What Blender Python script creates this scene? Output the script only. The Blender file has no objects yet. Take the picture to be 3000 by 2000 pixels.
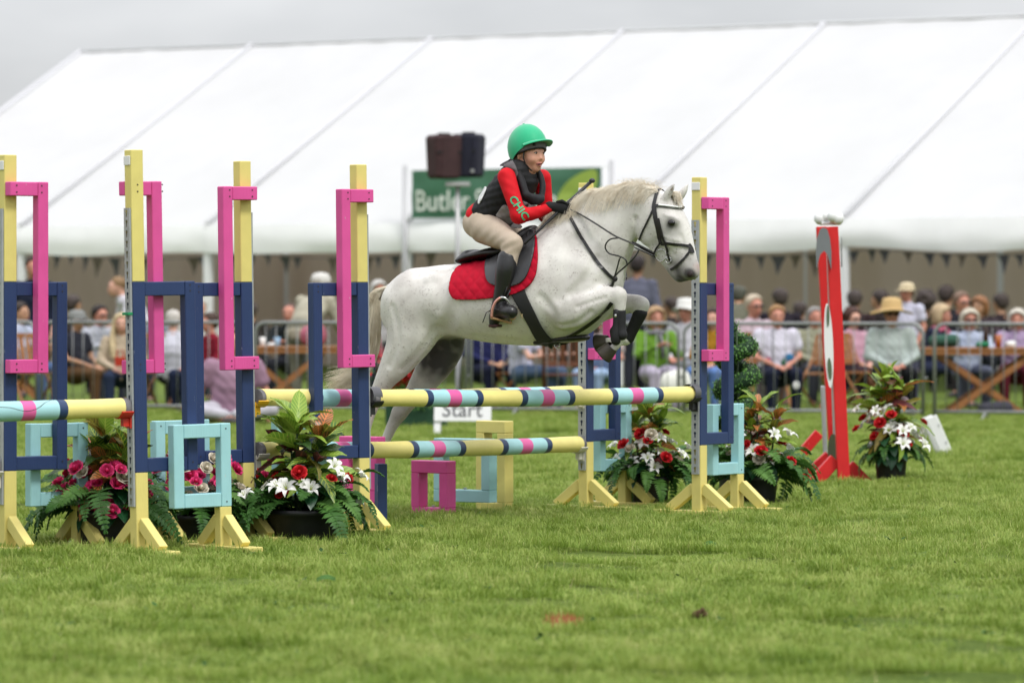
import bpy, bmesh, math, random
import numpy as np
from mathutils import Vector, Matrix, Euler, noise as mnoise
from mathutils.bvhtree import BVHTree

random.seed(7)
rng = np.random.RandomState(7)
sc = bpy.context.scene
col = sc.collection

# ------------------------------------------------------------------ camera
FPX = 12800.0          # focal length in photo pixels (3000 px wide frame)
CAMZ = 1.38            # eye height in metres
HOR = 848.0            # photo row of the horizon
cam_data = bpy.data.cameras.new('camera')
cam = bpy.data.objects.new('camera', cam_data)
col.objects.link(cam)
cam.location = (0, 0, CAMZ)
cam.rotation_euler = (math.radians(90), 0, 0)
cam_data.sensor_width = 36.0
cam_data.lens = 36.0 * FPX / 3000.0
cam_data.shift_y = -(1000 - HOR) / 3000.0
cam_data.clip_start = 0.5
cam_data.clip_end = 6000
cam_data.dof.use_dof = True
cam_data.dof.focus_distance = 24.3
cam_data.dof.aperture_fstop = (cam_data.lens / 1000.0) / 0.052
sc.camera = cam

# ------------------------------------------------------------------ world and sun
SUN_EL, SUN_AZ = math.radians(52), math.radians(-35)   # azimuth measured from behind the camera towards the right
sun_dir = Vector((math.sin(-SUN_AZ) * math.cos(SUN_EL), -math.cos(SUN_AZ) * math.cos(SUN_EL), math.sin(SUN_EL)))
world = bpy.data.worlds.new('World')
sc.world = world
world.use_nodes = True
nt = world.node_tree
nt.nodes.clear()
wo = nt.nodes.new('ShaderNodeOutputWorld')
sky = nt.nodes.new('ShaderNodeTexSky')
sky.sky_type = 'NISHITA'
sky.sun_disc = False
sky.sun_elevation = SUN_EL
sky.sun_rotation = math.atan2(sun_dir.x, sun_dir.y)
bg1 = nt.nodes.new('ShaderNodeBackground')
bg1.inputs['Strength'].default_value = 0.12
nt.links.new(sky.outputs[0], bg1.inputs['Color'])
tc = nt.nodes.new('ShaderNodeTexCoord')
mp = nt.nodes.new('ShaderNodeMapping')
mp.inputs['Scale'].default_value = (1.0, 1.0, 3.0)
nz = nt.nodes.new('ShaderNodeTexNoise')
nz.inputs['Scale'].default_value = 6.0
nz.inputs['Detail'].default_value = 5.0
nz.inputs['Roughness'].default_value = 0.5
ramp = nt.nodes.new('ShaderNodeValToRGB')
ramp.color_ramp.elements[0].position = 0.32
ramp.color_ramp.elements[0].color = (0.55, 0.56, 0.59, 1)
ramp.color_ramp.elements[1].position = 0.66
ramp.color_ramp.elements[1].color = (0.86, 0.86, 0.885, 1)
sep = nt.nodes.new('ShaderNodeSeparateXYZ')
mx = nt.nodes.new('ShaderNodeMath'); mx.operation = 'MAXIMUM'; mx.inputs[1].default_value = 0.0
mul = nt.nodes.new('ShaderNodeMath'); mul.operation = 'MULTIPLY_ADD'
mul.inputs[1].default_value = 1.65; mul.inputs[2].default_value = 0.67   # overcast: brighter towards the zenith
bg2 = nt.nodes.new('ShaderNodeBackground')
mixs = nt.nodes.new('ShaderNodeMixShader'); mixs.inputs[0].default_value = 0.9
nt.links.new(tc.outputs['Generated'], mp.inputs['Vector'])
nt.links.new(mp.outputs[0], nz.inputs['Vector'])
nt.links.new(nz.outputs['Fac'], ramp.inputs[0])
nt.links.new(ramp.outputs[0], bg2.inputs['Color'])
nt.links.new(tc.outputs['Generated'], sep.inputs[0])
nt.links.new(sep.outputs['Z'], mx.inputs[0])
nt.links.new(mx.outputs[0], mul.inputs[0])
nt.links.new(mul.outputs[0], bg2.inputs['Strength'])
nt.links.new(bg1.outputs[0], mixs.inputs[1])
nt.links.new(bg2.outputs[0], mixs.inputs[2])
nt.links.new(mixs.outputs[0], wo.inputs['Surface'])

sund = bpy.data.lights.new('sun', 'SUN')
sund.energy = 1.5
sund.angle = math.radians(14)
sund.color = (1.0, 0.975, 0.93)
suno = bpy.data.objects.new('sun', sund)
col.objects.link(suno)
suno.location = (20, -20, 40)
suno.rotation_euler = sun_dir.to_track_quat('Z', 'Y').to_euler()

sc.view_settings.view_transform = 'Standard'
sc.view_settings.look = 'None'
sc.view_settings.gamma = 1.0
sc.view_settings.use_curve_mapping = False
sc.view_settings.exposure = 0.40
sc.render.engine = 'CYCLES'
sc.cycles.use_denoising = True
sc.cycles.max_bounces = 6
sc.cycles.diffuse_bounces = 3
sc.cycles.transparent_max_bounces = 6
sc.cycles.caustics_reflective = False
sc.cycles.caustics_refractive = False

# ------------------------------------------------------------------ helpers
def at(px, py, Y):
    return Vector(((px - 1500) / FPX * Y, Y, CAMZ - (py - HOR) / FPX * Y))

def ground_y(py):
    """distance at which flat ground shows at photo row py"""
    return CAMZ * FPX / (py - HOR)

def srgb(h):
    h = h.lstrip('#')
    out = []
    for i in (0, 2, 4):
        c = int(h[i:i + 2], 16) / 255.0
        out.append(c / 12.92 if c <= 0.04045 else ((c + 0.055) / 1.055) ** 2.4)
    return tuple(out)

_mats = {}
def mat(name, color, rough=0.6, spec=0.4, metal=0.0, nscale=0.0, namp=0.15, bump=0.0, bscale=60.0,
        sheen=0.0, transl=0.0, color2=None, coat=0.0, stretch=None):
    """procedural material: base colour broken up by noise, optional fine bump"""
    if name in _mats:
        return _mats[name]
    m = bpy.data.materials.new(name)
    m.use_nodes = True
    t = m.node_tree
    b = t.nodes['Principled BSDF']
    b.inputs['Roughness'].default_value = rough
    b.inputs['Metallic'].default_value = metal
    b.inputs['Specular IOR Level'].default_value = spec
    if sheen: b.inputs['Sheen Weight'].default_value = sheen
    if coat: b.inputs['Coat Weight'].default_value = coat
    co = t.nodes.new('ShaderNodeTexCoord')
    src = co.outputs['Object']
    if stretch:
        mpn = t.nodes.new('ShaderNodeMapping'); mpn.inputs['Scale'].default_value = stretch
        t.links.new(src, mpn.inputs['Vector']); src = mpn.outputs[0]
    c1 = tuple(color) + (1,)
    if nscale or color2:
        n = t.nodes.new('ShaderNodeTexNoise')
        n.inputs['Scale'].default_value = nscale or 8
        n.inputs['Detail'].default_value = 6
        n.inputs['Roughness'].default_value = 0.6
        t.links.new(src, n.inputs['Vector'])
        r = t.nodes.new('ShaderNodeValToRGB')
        r.color_ramp.elements[0].position = 0.32
        r.color_ramp.elements[1].position = 0.68
        c2 = tuple(color2) if color2 else tuple(x * (1 - 2 * namp) for x in color)
        r.color_ramp.elements[0].color = c2 + (1,)
        r.color_ramp.elements[1].color = c1
        t.links.new(n.outputs['Fac'], r.inputs[0])
        t.links.new(r.outputs[0], b.inputs['Base Color'])
    else:
        b.inputs['Base Color'].default_value = c1
    if bump:
        n2 = t.nodes.new('ShaderNodeTexNoise')
        n2.inputs['Scale'].default_value = bscale
        n2.inputs['Detail'].default_value = 4
        t.links.new(src, n2.inputs['Vector'])
        bp = t.nodes.new('ShaderNodeBump'); bp.inputs['Strength'].default_value = bump
        bp.inputs['Distance'].default_value = 0.01
        t.links.new(n2.outputs['Fac'], bp.inputs['Height'])
        t.links.new(bp.outputs[0], b.inputs['Normal'])
    if transl:
        tr = t.nodes.new('ShaderNodeBsdfTranslucent')
        if nscale or color2: t.links.new(r.outputs[0], tr.inputs['Color'])
        else: tr.inputs['Color'].default_value = c1
        ms = t.nodes.new('ShaderNodeMixShader'); ms.inputs[0].default_value = transl
        t.links.new(b.outputs[0], ms.inputs[1]); t.links.new(tr.outputs[0], ms.inputs[2])
        t.links.new(ms.outputs[0], t.nodes['Material Output'].inputs['Surface'])
    _mats[name] = m
    return m

def paint(name, color, wear=(0.35, 0.3, 0.22)):
    """gloss outdoor paint on sawn timber: faint grain, scuffs, small chips"""
    if name in _mats: return _mats[name]
    m = bpy.data.materials.new(name); m.use_nodes = True
    t = m.node_tree; b = t.nodes['Principled BSDF']
    b.inputs['Roughness'].default_value = 0.45
    b.inputs['Specular IOR Level'].default_value = 0.35
    co = t.nodes.new('ShaderNodeTexCoord')
    n = t.nodes.new('ShaderNodeTexNoise'); n.inputs['Scale'].default_value = 9; n.inputs['Detail'].default_value = 6
    t.links.new(co.outputs['Object'], n.inputs['Vector'])
    r = t.nodes.new('ShaderNodeValToRGB')
    r.color_ramp.elements[0].position = 0.3; r.color_ramp.elements[1].position = 0.7
    r.color_ramp.elements[0].color = tuple(c * 0.90 for c in color) + (1,)
    r.color_ramp.elements[1].color = tuple(color) + (1,)
    t.links.new(n.outputs['Fac'], r.inputs[0])
    # chips and scuffs
    v = t.nodes.new('ShaderNodeTexNoise'); v.inputs['Scale'].default_value = 38; v.inputs['Detail'].default_value = 3
    mpn = t.nodes.new('ShaderNodeMapping'); mpn.inputs['Scale'].default_value = (1, 1, 0.45)
    t.links.new(co.outputs['Object'], mpn.inputs['Vector']); t.links.new(mpn.outputs[0], v.inputs['Vector'])
    r2 = t.nodes.new('ShaderNodeValToRGB')
    r2.color_ramp.elements[0].position = 0.73; r2.color_ramp.elements[0].color = (0, 0, 0, 1)
    r2.color_ramp.elements[1].position = 0.78; r2.color_ramp.elements[1].color = (0.75, 0.75, 0.75, 1)
    t.links.new(v.outputs['Fac'], r2.inputs[0])
    mixc = t.nodes.new('ShaderNodeMixRGB'); mixc.inputs[2].default_value = tuple(wear) + (1,)
    t.links.new(r2.outputs[0], mixc.inputs[0]); t.links.new(r.outputs[0], mixc.inputs[1])
    t.links.new(mixc.outputs[0], b.inputs['Base Color'])
    w = t.nodes.new('ShaderNodeTexNoise'); w.inputs['Scale'].default_value = 130; w.inputs['Detail'].default_value = 3
    mp2 = t.nodes.new('ShaderNodeMapping'); mp2.inputs['Scale'].default_value = (1, 1, 0.12)
    t.links.new(co.outputs['Object'], mp2.inputs['Vector']); t.links.new(mp2.outputs[0], w.inputs['Vector'])
    bp = t.nodes.new('ShaderNodeBump'); bp.inputs['Strength'].default_value = 0.25; bp.inputs['Distance'].default_value = 0.004
    t.links.new(w.outputs['Fac'], bp.inputs['Height']); t.links.new(bp.outputs[0], b.inputs['Normal'])
    _mats[name] = m
    return m

def tag(o, label=None, cat=None, group=None, kind=None):
    if label: o['label'] = label
    if cat: o['category'] = cat
    if group: o['group'] = group
    if kind: o['kind'] = kind
    return o

def empty(name, loc, rz=0.0, label=None, cat=None, group=None):
    o = bpy.data.objects.new(name, None)
    o.empty_display_size = 0.1
    col.objects.link(o)
    o.location = loc
    o.rotation_euler = (0, 0, rz)
    return tag(o, label, cat, group)

def wmat(o):
    m = Matrix.LocRotScale(o.location, o.rotation_euler, o.scale)
    return (wmat(o.parent) @ o.matrix_parent_inverse @ m) if o.parent else m

def link(name, mesh, parent=None, m=None, local=True):
    o = bpy.data.objects.new(name, mesh)
    col.objects.link(o)
    if m is not None:
        if len(mesh.materials) == 0: mesh.materials.append(m)
        else:
            o.material_slots[0].link = 'OBJECT'; o.material_slots[0].material = m
    if parent is not None:
        o.parent = parent
        if not local: o.matrix_parent_inverse = wmat(parent).inverted()
    return o

class MB:
    """collects simple solids into one mesh"""
    def __init__(s):
        s.v = []; s.f = []; s.mi = []; s.uv = []
    def add(s, vs, fs, mi=0):
        o = len(s.v)
        s.v += [tuple(x) for x in vs]
        s.f += [tuple(i + o for i in f) for f in fs]
        s.mi += [mi] * len(fs)
        return s
    def box(s, o, ax, ay, az, mi=0):
        """box centred at o with half-axis vectors"""
        o = Vector(o); ax = Vector(ax); ay = Vector(ay); az = Vector(az)
        vs = [o + ax * i + ay * j + az * k for k in (-1, 1) for j in (-1, 1) for i in (-1, 1)]
        if ax.cross(ay).dot(az) > 0:
            fs = [(0, 2, 3, 1), (4, 5, 7, 6), (0, 1, 5, 4), (2, 6, 7, 3), (0, 4, 6, 2), (1, 3, 7, 5)]
        else:
            fs = [(0, 1, 3, 2), (4, 6, 7, 5), (0, 4, 5, 1), (2, 3, 7, 6), (0, 2, 6, 4), (1, 5, 7, 3)]
        return s.add(vs, fs, mi)
    def tube(s, pts, rad, n=8, mi=0, caps=True, flat=1.0, up=None):
        pts = [Vector(p) for p in pts]
        if not hasattr(rad, '__len__'): rad = [rad] * len(pts)
        rings = []
        prev = None
        for i, p in enumerate(pts):
            if i == 0: d = pts[1] - pts[0]
            elif i == len(pts) - 1: d = pts[-1] - pts[-2]
            else: d = pts[i + 1] - pts[i - 1]
            d = d.normalized() if d.length > 1e-9 else Vector((0, 0, 1))
            if prev is None:
                a = Vector(up) if up is not None else (Vector((0, 0, 1)) if abs(d.z) < 0.9 else Vector((1, 0, 0)))
            else: a = prev
            a = (a - d * a.dot(d))
            a = a.normalized() if a.length > 1e-6 else d.orthogonal().normalized()
            prev = a
            b = d.cross(a)
            rings.append([p + (a * math.cos(2 * math.pi * k / n) * flat + b * math.sin(2 * math.pi * k / n)) * rad[i] for k in range(n)])
        vs = [q for r in rings for q in r]
        fs = []
        for i in range(len(pts) - 1):
            for k in range(n):
                k2 = (k + 1) % n
                fs.append((i * n + k, i * n + k2, (i + 1) * n + k2, (i + 1) * n + k))
        if caps:
            fs.append(tuple(range(n - 1, -1, -1)))
            fs.append(tuple(range((len(pts) - 1) * n, len(pts) * n)))
        return s.add(vs, fs, mi)
    def ell(s, c, r, R=None, nu=14, nv=9, mi=0):
        c = Vector(c); vs = [Vector((0, 0, -r[2]))]
        for j in range(1, nv):
            th = math.pi * j / nv
            for i in range(nu):
                ph = 2 * math.pi * i / nu
                vs.append(Vector((r[0] * math.sin(th) * math.cos(ph), r[1] * math.sin(th) * math.sin(ph), -r[2] * math.cos(th))))
        vs.append(Vector((0, 0, r[2])))
        if R is not None: vs = [R @ q for q in vs]
        vs = [c + q for q in vs]
        fs = [(0, 1 + (i + 1) % nu, 1 + i) for i in range(nu)]
        for j in range(nv - 2):
            for i in range(nu):
                a = 1 + j * nu + i; b = 1 + j * nu + (i + 1) % nu
                fs.append((a, b, b + nu, a + nu))
        L = len(vs) - 1; o = 1 + (nv - 2) * nu
        fs += [(o + i, o + (i + 1) % nu, L) for i in range(nu)]
        return s.add(vs, fs, mi)
    def mesh(s, name, mats=None, smooth=False, bevel=0.0):
        me = bpy.data.meshes.new(name)
        me.from_pydata(s.v, [], s.f)
        me.polygons.foreach_set('material_index', s.mi)
        if bevel:
            bm = bmesh.new(); bm.from_mesh(me)
            bmesh.ops.bevel(bm, geom=list(bm.edges), offset=bevel, segments=1, affect='EDGES', profile=0.5, material=-1)
            bm.to_mesh(me); bm.free()
        for m in (mats or []): me.materials.append(m)
        if smooth: me.polygons.foreach_set('use_smooth', [True] * len(me.polygons))
        me.update()
        return me
    def build(s, name, mats, parent=None, smooth=False, bevel=0.0, local=True):
        if not isinstance(mats, (list, tuple)): mats = [mats]
        return link(name, s.mesh(name, mats, smooth, bevel), parent, local=local)

def crom(pts, per=6):
    """Catmull-Rom through rows of numbers"""
    P = np.array([[float(c) for c in p] for p in pts]); n = len(P)
    out = []
    for i in range(n - 1):
        p0 = P[max(i - 1, 0)]; p1 = P[i]; p2 = P[i + 1]; p3 = P[min(i + 2, n - 1)]
        for k in range(per):
            t = k / per
            out.append(0.5 * ((2 * p1) + (-p0 + p2) * t + (2 * p0 - 5 * p1 + 4 * p2 - p3) * t * t + (-p0 + 3 * p1 - 3 * p2 + p3) * t ** 3))
    out.append(P[-1])
    return np.array(out)

# --- implicit surfaces: limbs made of tapered elliptical segments, blended, meshed by surface nets
def limb(pts, lat=(1, 0, 0), per=4, k=0.03):
    """pts rows: x,y,z, r_perp, r_lateral"""
    return dict(p=crom(pts, per) if len(pts) > 1 else np.array(pts, float), lat=np.array(lat, float), k=k)

def blob(limbs, h=0.015, blur=1, cut=None):
    lo = np.min([l['p'][:, :3].min(0) - l['p'][:, 3:5].max() for l in limbs], 0) - 4 * h - 0.02
    hi = np.max([l['p'][:, :3].max(0) + l['p'][:, 3:5].max() for l in limbs], 0) + 4 * h + 0.02
    n = np.ceil((hi - lo) / h).astype(int) + 1
    F = np.full(n, 1.0, np.float32)
    ax = [lo[i] + h * np.arange(n[i]) for i in range(3)]
    for l in limbs:
        P = l['p']; k = l['k']
        mg = k + 3 * h
        rr = P[:, 3:5].max()
        a0 = np.maximum(((P[:, :3].min(0) - rr - mg - lo) / h).astype(int), 0)
        a1 = np.minimum(((P[:, :3].max(0) + rr + mg - lo) / h).astype(int) + 2, n)
        D = np.full(a1 - a0, 1.0, np.float32)
        segs = [(P[i], P[i + 1]) for i in range(len(P) - 1)] or [(P[0], P[0] + np.array([0, 0, 1e-4, 0, 0]))]
        for A, B in segs:
            r = max(A[3:5].max(), B[3:5].max()) + mg
            s0 = np.maximum(((np.minimum(A[:3], B[:3]) - r - lo) / h).astype(int), a0)
            s1 = np.minimum(((np.maximum(A[:3], B[:3]) + r - lo) / h).astype(int) + 2, a1)
            if (s1 <= s0).any(): continue
            X = (ax[0][s0[0]:s1[0], None, None] - A[0]); Yy = (ax[1][None, s0[1]:s1[1], None] - A[1]); Z = (ax[2][None, None, s0[2]:s1[2]] - A[2])
            ab = B[:3] - A[:3]; L = np.linalg.norm(ab) + 1e-9; d = ab / L
            la = l['lat'] - d * l['lat'].dot(d)
            if np.linalg.norm(la) < 1e-3:
                la = np.cross(d, [0.3, 0.5, 0.8])
            la = la / np.linalg.norm(la); pe = np.cross(d, la)
            td = X * d[0] + Yy * d[1] + Z * d[2]
            t = np.clip(td / L, 0, 1)
            qa = td - t * L
            qp = X * pe[0] + Yy * pe[1] + Z * pe[2]
            ql = X * la[0] + Yy * la[1] + Z * la[2]
            rp = A[3] + (B[3] - A[3]) * t; rl = A[4] + (B[4] - A[4]) * t
            ra = np.minimum(rp, rl)
            k0 = np.sqrt((qp / rp) ** 2 + (ql / rl) ** 2 + (qa / ra) ** 2)
            k1 = np.sqrt((qp / rp ** 2) ** 2 + (ql / rl ** 2) ** 2 + (qa / ra ** 2) ** 2) + 1e-6
            dd = k0 * (k0 - 1) / k1
            sl = tuple(slice(s0[i] - a0[i], s1[i] - a0[i]) for i in range(3))
            D[sl] = np.minimum(D[sl], dd)
        sl = tuple(slice(a0[i], a1[i]) for i in range(3))
        G = F[sl]
        if k > 0:
            hh = np.maximum(k - np.abs(G - D), 0) / k
            F[sl] = np.minimum(G, D) - hh * hh * k * 0.25
        else:
            F[sl] = np.minimum(G, D)
    for _ in range(blur):
        for a in range(3):
            F = (np.roll(F, 1, a) + 2 * F + np.roll(F, -1, a)) / 4
    if cut is not None:
        F = cut(F, ax)
    return nets(F, lo, h)

def nets(F, lo, h):
    S = F < 0
    nx, ny, nz = F.shape
    cnt = np.zeros((nx - 1, ny - 1, nz - 1), np.int8)
    for i in (0, 1):
        for j in (0, 1):
            for k in (0, 1):
                cnt += S[i:nx - 1 + i, j:ny - 1 + j, k:nz - 1 + k]
    act = (cnt > 0) & (cnt < 8)
    idx = np.full(act.shape, -1, np.int64)
    cells = np.argwhere(act)
    idx[act] = np.arange(len(cells))
    acc = np.zeros((len(cells), 3)); num = np.zeros(len(cells))
    c0, c1, c2 = cells.T
    corners = [(i, j, k) for i in (0, 1) for j in (0, 1) for k in (0, 1)]
    for a in corners:
        for axn in range(3):
            if a[axn] == 1: continue
            b = list(a); b[axn] = 1
            fa = F[c0 + a[0], c1 + a[1], c2 + a[2]]; fb = F[c0 + b[0], c1 + b[1], c2 + b[2]]
            m = (fa < 0) != (fb < 0)
            t = np.where(m, fa / np.where(m, fa - fb, 1), 0)
            pt = np.tile(np.array(a, float), (len(cells), 1)); pt[:, axn] += t
            acc[m] += pt[m]; num[m] += 1
    V = (cells + acc / num[:, None]) * h + lo
    faces = []
    for axn in range(3):
        sl0 = [slice(None)] * 3; sl1 = [slice(None)] * 3
        sl0[axn] = slice(0, -1); sl1[axn] = slice(1, None)
        A = S[tuple(sl0)]; B = S[tuple(sl1)]
        e = np.argwhere(A != B)
        u, v = [(1, 2), (2, 0), (0, 1)][axn]
        e = e[(e[:, u] > 0) & (e[:, v] > 0) & (e[:, u] < F.shape[u] - 1) & (e[:, v] < F.shape[v] - 1)]
        q = []
        for du, dv in ((1, 1), (0, 1), (0, 0), (1, 0)):
            cc = e.copy(); cc[:, u] -= du; cc[:, v] -= dv
            q.append(idx[cc[:, 0], cc[:, 1], cc[:, 2]])
        q = np.array(q).T
        # orientation: outward from inside (A) to outside (B)
        ins = S[e[:, 0], e[:, 1], e[:, 2]]
        q[~ins] = q[~ins][:, ::-1]
        q = q[:, ::-1]
        faces.append(q)
    Q = np.concatenate(faces)
    Q = Q[(Q >= 0).all(1)]
    return V, Q[:, ::-1]

def relax(V, Q, it=2, f=0.5):
    """Laplacian smoothing"""
    E = np.concatenate([Q[:, [0, 1]], Q[:, [1, 2]], Q[:, [2, 3]], Q[:, [3, 0]]])
    for _ in range(it):
        s = np.zeros_like(V); c = np.zeros(len(V))
        np.add.at(s, E[:, 0], V[E[:, 1]]); np.add.at(s, E[:, 1], V[E[:, 0]])
        np.add.at(c, E[:, 0], 1); np.add.at(c, E[:, 1], 1)
        V = V * (1 - f) + f * s / np.maximum(c, 1)[:, None]
    return V

def vq_mesh(name, V, Q, mats=(), smooth=True):
    me = bpy.data.meshes.new(name)
    me.vertices.add(len(V)); me.vertices.foreach_set('co', V.astype(np.float32).ravel())
    me.loops.add(Q.size); me.loops.foreach_set('vertex_index', Q.astype(np.int32).ravel())
    me.polygons.add(len(Q))
    me.polygons.foreach_set('loop_start', (np.arange(len(Q)) * 4).astype(np.int32))
    if smooth: me.polygons.foreach_set('use_smooth', [True] * len(Q))
    me.update(calc_edges=True)
    for m in mats: me.materials.append(m)
    return me

def text_mesh(body, size, extrude=0.002, weight=0.0):
    c = bpy.data.curves.new('lettering', 'FONT')
    c.body = body; c.size = size; c.extrude = extrude; c.resolution_u = 3; c.offset = weight
    o = bpy.data.objects.new('lettering', c)
    col.objects.link(o)
    dg = bpy.context.evaluated_depsgraph_get()
    me = bpy.data.meshes.new_from_object(o.evaluated_get(dg))
    bpy.data.objects.remove(o)
    bpy.data.curves.remove(c)
    return me

# lettering meshes first, while the scene is still empty
TXT_START = text_mesh('Start', 0.30)
TXT_BANNER = text_mesh('Butler Sherborn', 0.40, 0.003)
TXT_SLEEVE = text_mesh('CHIC', 1.0, 0.0, 0.022)

# ------------------------------------------------------------------ ground and grass
def build_ground():
    m = bpy.data.materials.new('meadow_soil'); m.use_nodes = True
    t = m.node_tree; b = t.nodes['Principled BSDF']; b.inputs['Roughness'].default_value = 0.95
    b.inputs['Specular IOR Level'].default_value = 0.1
    co = t.nodes.new('ShaderNodeTexCoord')
    n1 = t.nodes.new('ShaderNodeTexNoise'); n1.inputs['Scale'].default_value = 0.9; n1.inputs['Detail'].default_value = 8
    n2 = t.nodes.new('ShaderNodeTexNoise'); n2.inputs['Scale'].default_value = 30; n2.inputs['Detail'].default_value = 5
    t.links.new(co.outputs['Object'], n1.inputs['Vector']); t.links.new(co.outputs['Object'], n2.inputs['Vector'])
    r = t.nodes.new('ShaderNodeValToRGB')
    r.color_ramp.elements[0].position = 0.35; r.color_ramp.elements[0].color = (0.06, 0.10, 0.015, 1)
    r.color_ramp.elements[1].position = 0.65; r.color_ramp.elements[1].color = (0.13, 0.175, 0.035, 1)
    ad = t.nodes.new('ShaderNodeMath'); ad.operation = 'MULTIPLY_ADD'; ad.inputs[1].default_value = 0.5
    mu = t.nodes.new('ShaderNodeMath'); mu.operation = 'MULTIPLY'; mu.inputs[1].default_value = 0.5
    t.links.new(n1.outputs['Fac'], mu.inputs[0]); t.links.new(n2.outputs['Fac'], ad.inputs[0]); t.links.new(mu.outputs[0], ad.inputs[2])
    t.links.new(ad.outputs[0], r.inputs[0]); t.links.new(r.outputs[0], b.inputs['Base Color'])
    me = bpy.data.meshes.new('ground')
    xs = [-3000, -200, -40, 40, 200, 3000]; ys = [-500, -20, 60, 120, 500, 5000]
    vs = [(x, y, 0) for y in ys for x in xs]
    fs = [(j * 6 + i, j * 6 + i + 1, (j + 1) * 6 + i + 1, (j + 1) * 6 + i) for j in range(5) for i in range(5)]
    me.from_pydata(vs, [], fs); me.materials.append(m)
    g = link('ground', me)
    tag(g, 'flat green showground field reaching to the horizon', 'ground', kind='structure')

def grass_material():
    m = bpy.data.materials.new('grass_blades'); m.use_nodes = True
    t = m.node_tree; b = t.nodes['Principled BSDF']
    b.inputs['Roughness'].default_value = 0.55; b.inputs['Specular IOR Level'].default_value = 0.25
    at_ = t.nodes.new('ShaderNodeAttribute'); at_.attribute_name = 'tone'
    geo = t.nodes.new('ShaderNodeNewGeometry')
    n = t.nodes.new('ShaderNodeTexNoise'); n.inputs['Scale'].default_value = 1.3; n.inputs['Detail'].default_value = 5
    n.inputs['Roughness'].default_value = 0.65
    n2 = t.nodes.new('ShaderNodeTexNoise'); n2.inputs['Scale'].default_value = 4.5; n2.inputs['Detail'].default_value = 3
    t.links.new(geo.outputs['Position'], n.inputs['Vector']); t.links.new(geo.outputs['Position'], n2.inputs['Vector'])
    a1 = t.nodes.new('ShaderNodeMath'); a1.operation = 'MULTIPLY'; a1.inputs[1].default_value = 0.62
    a2 = t.nodes.new('ShaderNodeMath'); a2.operation = 'MULTIPLY_ADD'; a2.inputs[1].default_value = 0.46
    a3 = t.nodes.new('ShaderNodeMath'); a3.operation = 'MULTIPLY_ADD'; a3.inputs[1].default_value = 0.26
    t.links.new(n.outputs['Fac'], a1.inputs[0])
    t.links.new(n2.outputs['Fac'], a2.inputs[0]); t.links.new(a1.outputs[0], a2.inputs[2])
    t.links.new(at_.outputs['Fac'], a3.inputs[0]); t.links.new(a2.outputs[0], a3.inputs[2])
    r = t.nodes.new('ShaderNodeValToRGB')
    e = r.color_ramp.elements
    e[0].position = 0.36; e[0].color = (0.095, 0.175, 0.018, 1)
    e[1].position = 0.92; e[1].color = (0.44, 0.46, 0.16, 1)
    x = r.color_ramp.elements.new(0.58); x.color = (0.195, 0.29, 0.038, 1)
    x = r.color_ramp.elements.new(0.76); x.color = (0.31, 0.39, 0.085, 1)
    t.links.new(a3.outputs[0], r.inputs[0])
    t.links.new(r.outputs[0], b.inputs['Base Color'])
    tr = t.nodes.new('ShaderNodeBsdfTranslucent'); t.links.new(r.outputs[0], tr.inputs['Color'])
    ms = t.nodes.new('ShaderNodeMixShader'); ms.inputs[0].default_value = 0.35
    t.links.new(b.outputs[0], ms.inputs[1]); t.links.new(tr.outputs[0], ms.inputs[2])
    t.links.new(ms.outputs[0], t.nodes['Material Output'].inputs['Surface'])
    return m

def grass_patch(nb, size, hmin, hmax, seed):
    R = np.random.RandomState(seed)
    ncl = nb // 22
    cl = R.uniform(-size / 2, size / 2, (ncl, 2)); ch = R.uniform(.7, 1.35, ncl); ca = R.uniform(0, 2 * math.pi, ncl)
    V = []; F = []; T = []
    for i in range(nb):
        k = R.randint(ncl)
        if R.rand() < 0.8:
            c = cl[k]; hs = ch[k]; a = ca[k] + R.normal(0, 1.0)
        else:
            c = R.uniform(-size / 2, size / 2, 2); hs = 1.0; a = R.uniform(0, 2 * math.pi)
        x, y = c + R.normal(0, 0.024, 2)
        h = R.uniform(hmin, hmax) * hs * (1.0 if R.rand() > 0.03 else 1.5)
        lean = R.uniform(0.2, 1.25) * h
        dx, dy = math.cos(a), math.sin(a)
        w = R.uniform(0.0009, 0.0021)
        px, py = -dy * w, dx * w
        o = len(V)
        V += [(x - px, y - py, 0), (x + px, y + py, 0)]
        for t, ww in ((.4, 1.0), (.75, .75)):
            q = lean * t * t; z = h * (t - .18 * t * t * lean / h)
            V += [(x + dx * q - px * ww, y + dy * q - py * ww, z), (x + dx * q + px * ww, y + dy * q + py * ww, z)]
        V.append((x + dx * lean, y + dy * lean, h * (1 - .28 * lean / h)))
        F += [(o, o + 1, o + 3, o + 2), (o + 2, o + 3, o + 5, o + 4), (o + 4, o + 5, o + 6)]
        tn = R.uniform(0, 1) if R.rand() > 0.05 else 1.6
        T += [tn * .5, tn * .5, tn * .8, tn * .8, tn * .95, tn * .95, tn * 1.1]
    me = bpy.data.meshes.new('grass')
    me.from_pydata(V, [], F)
    at_ = me.attributes.new('tone', 'FLOAT', 'POINT')
    at_.data.foreach_set('value', T)
    return me

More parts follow.
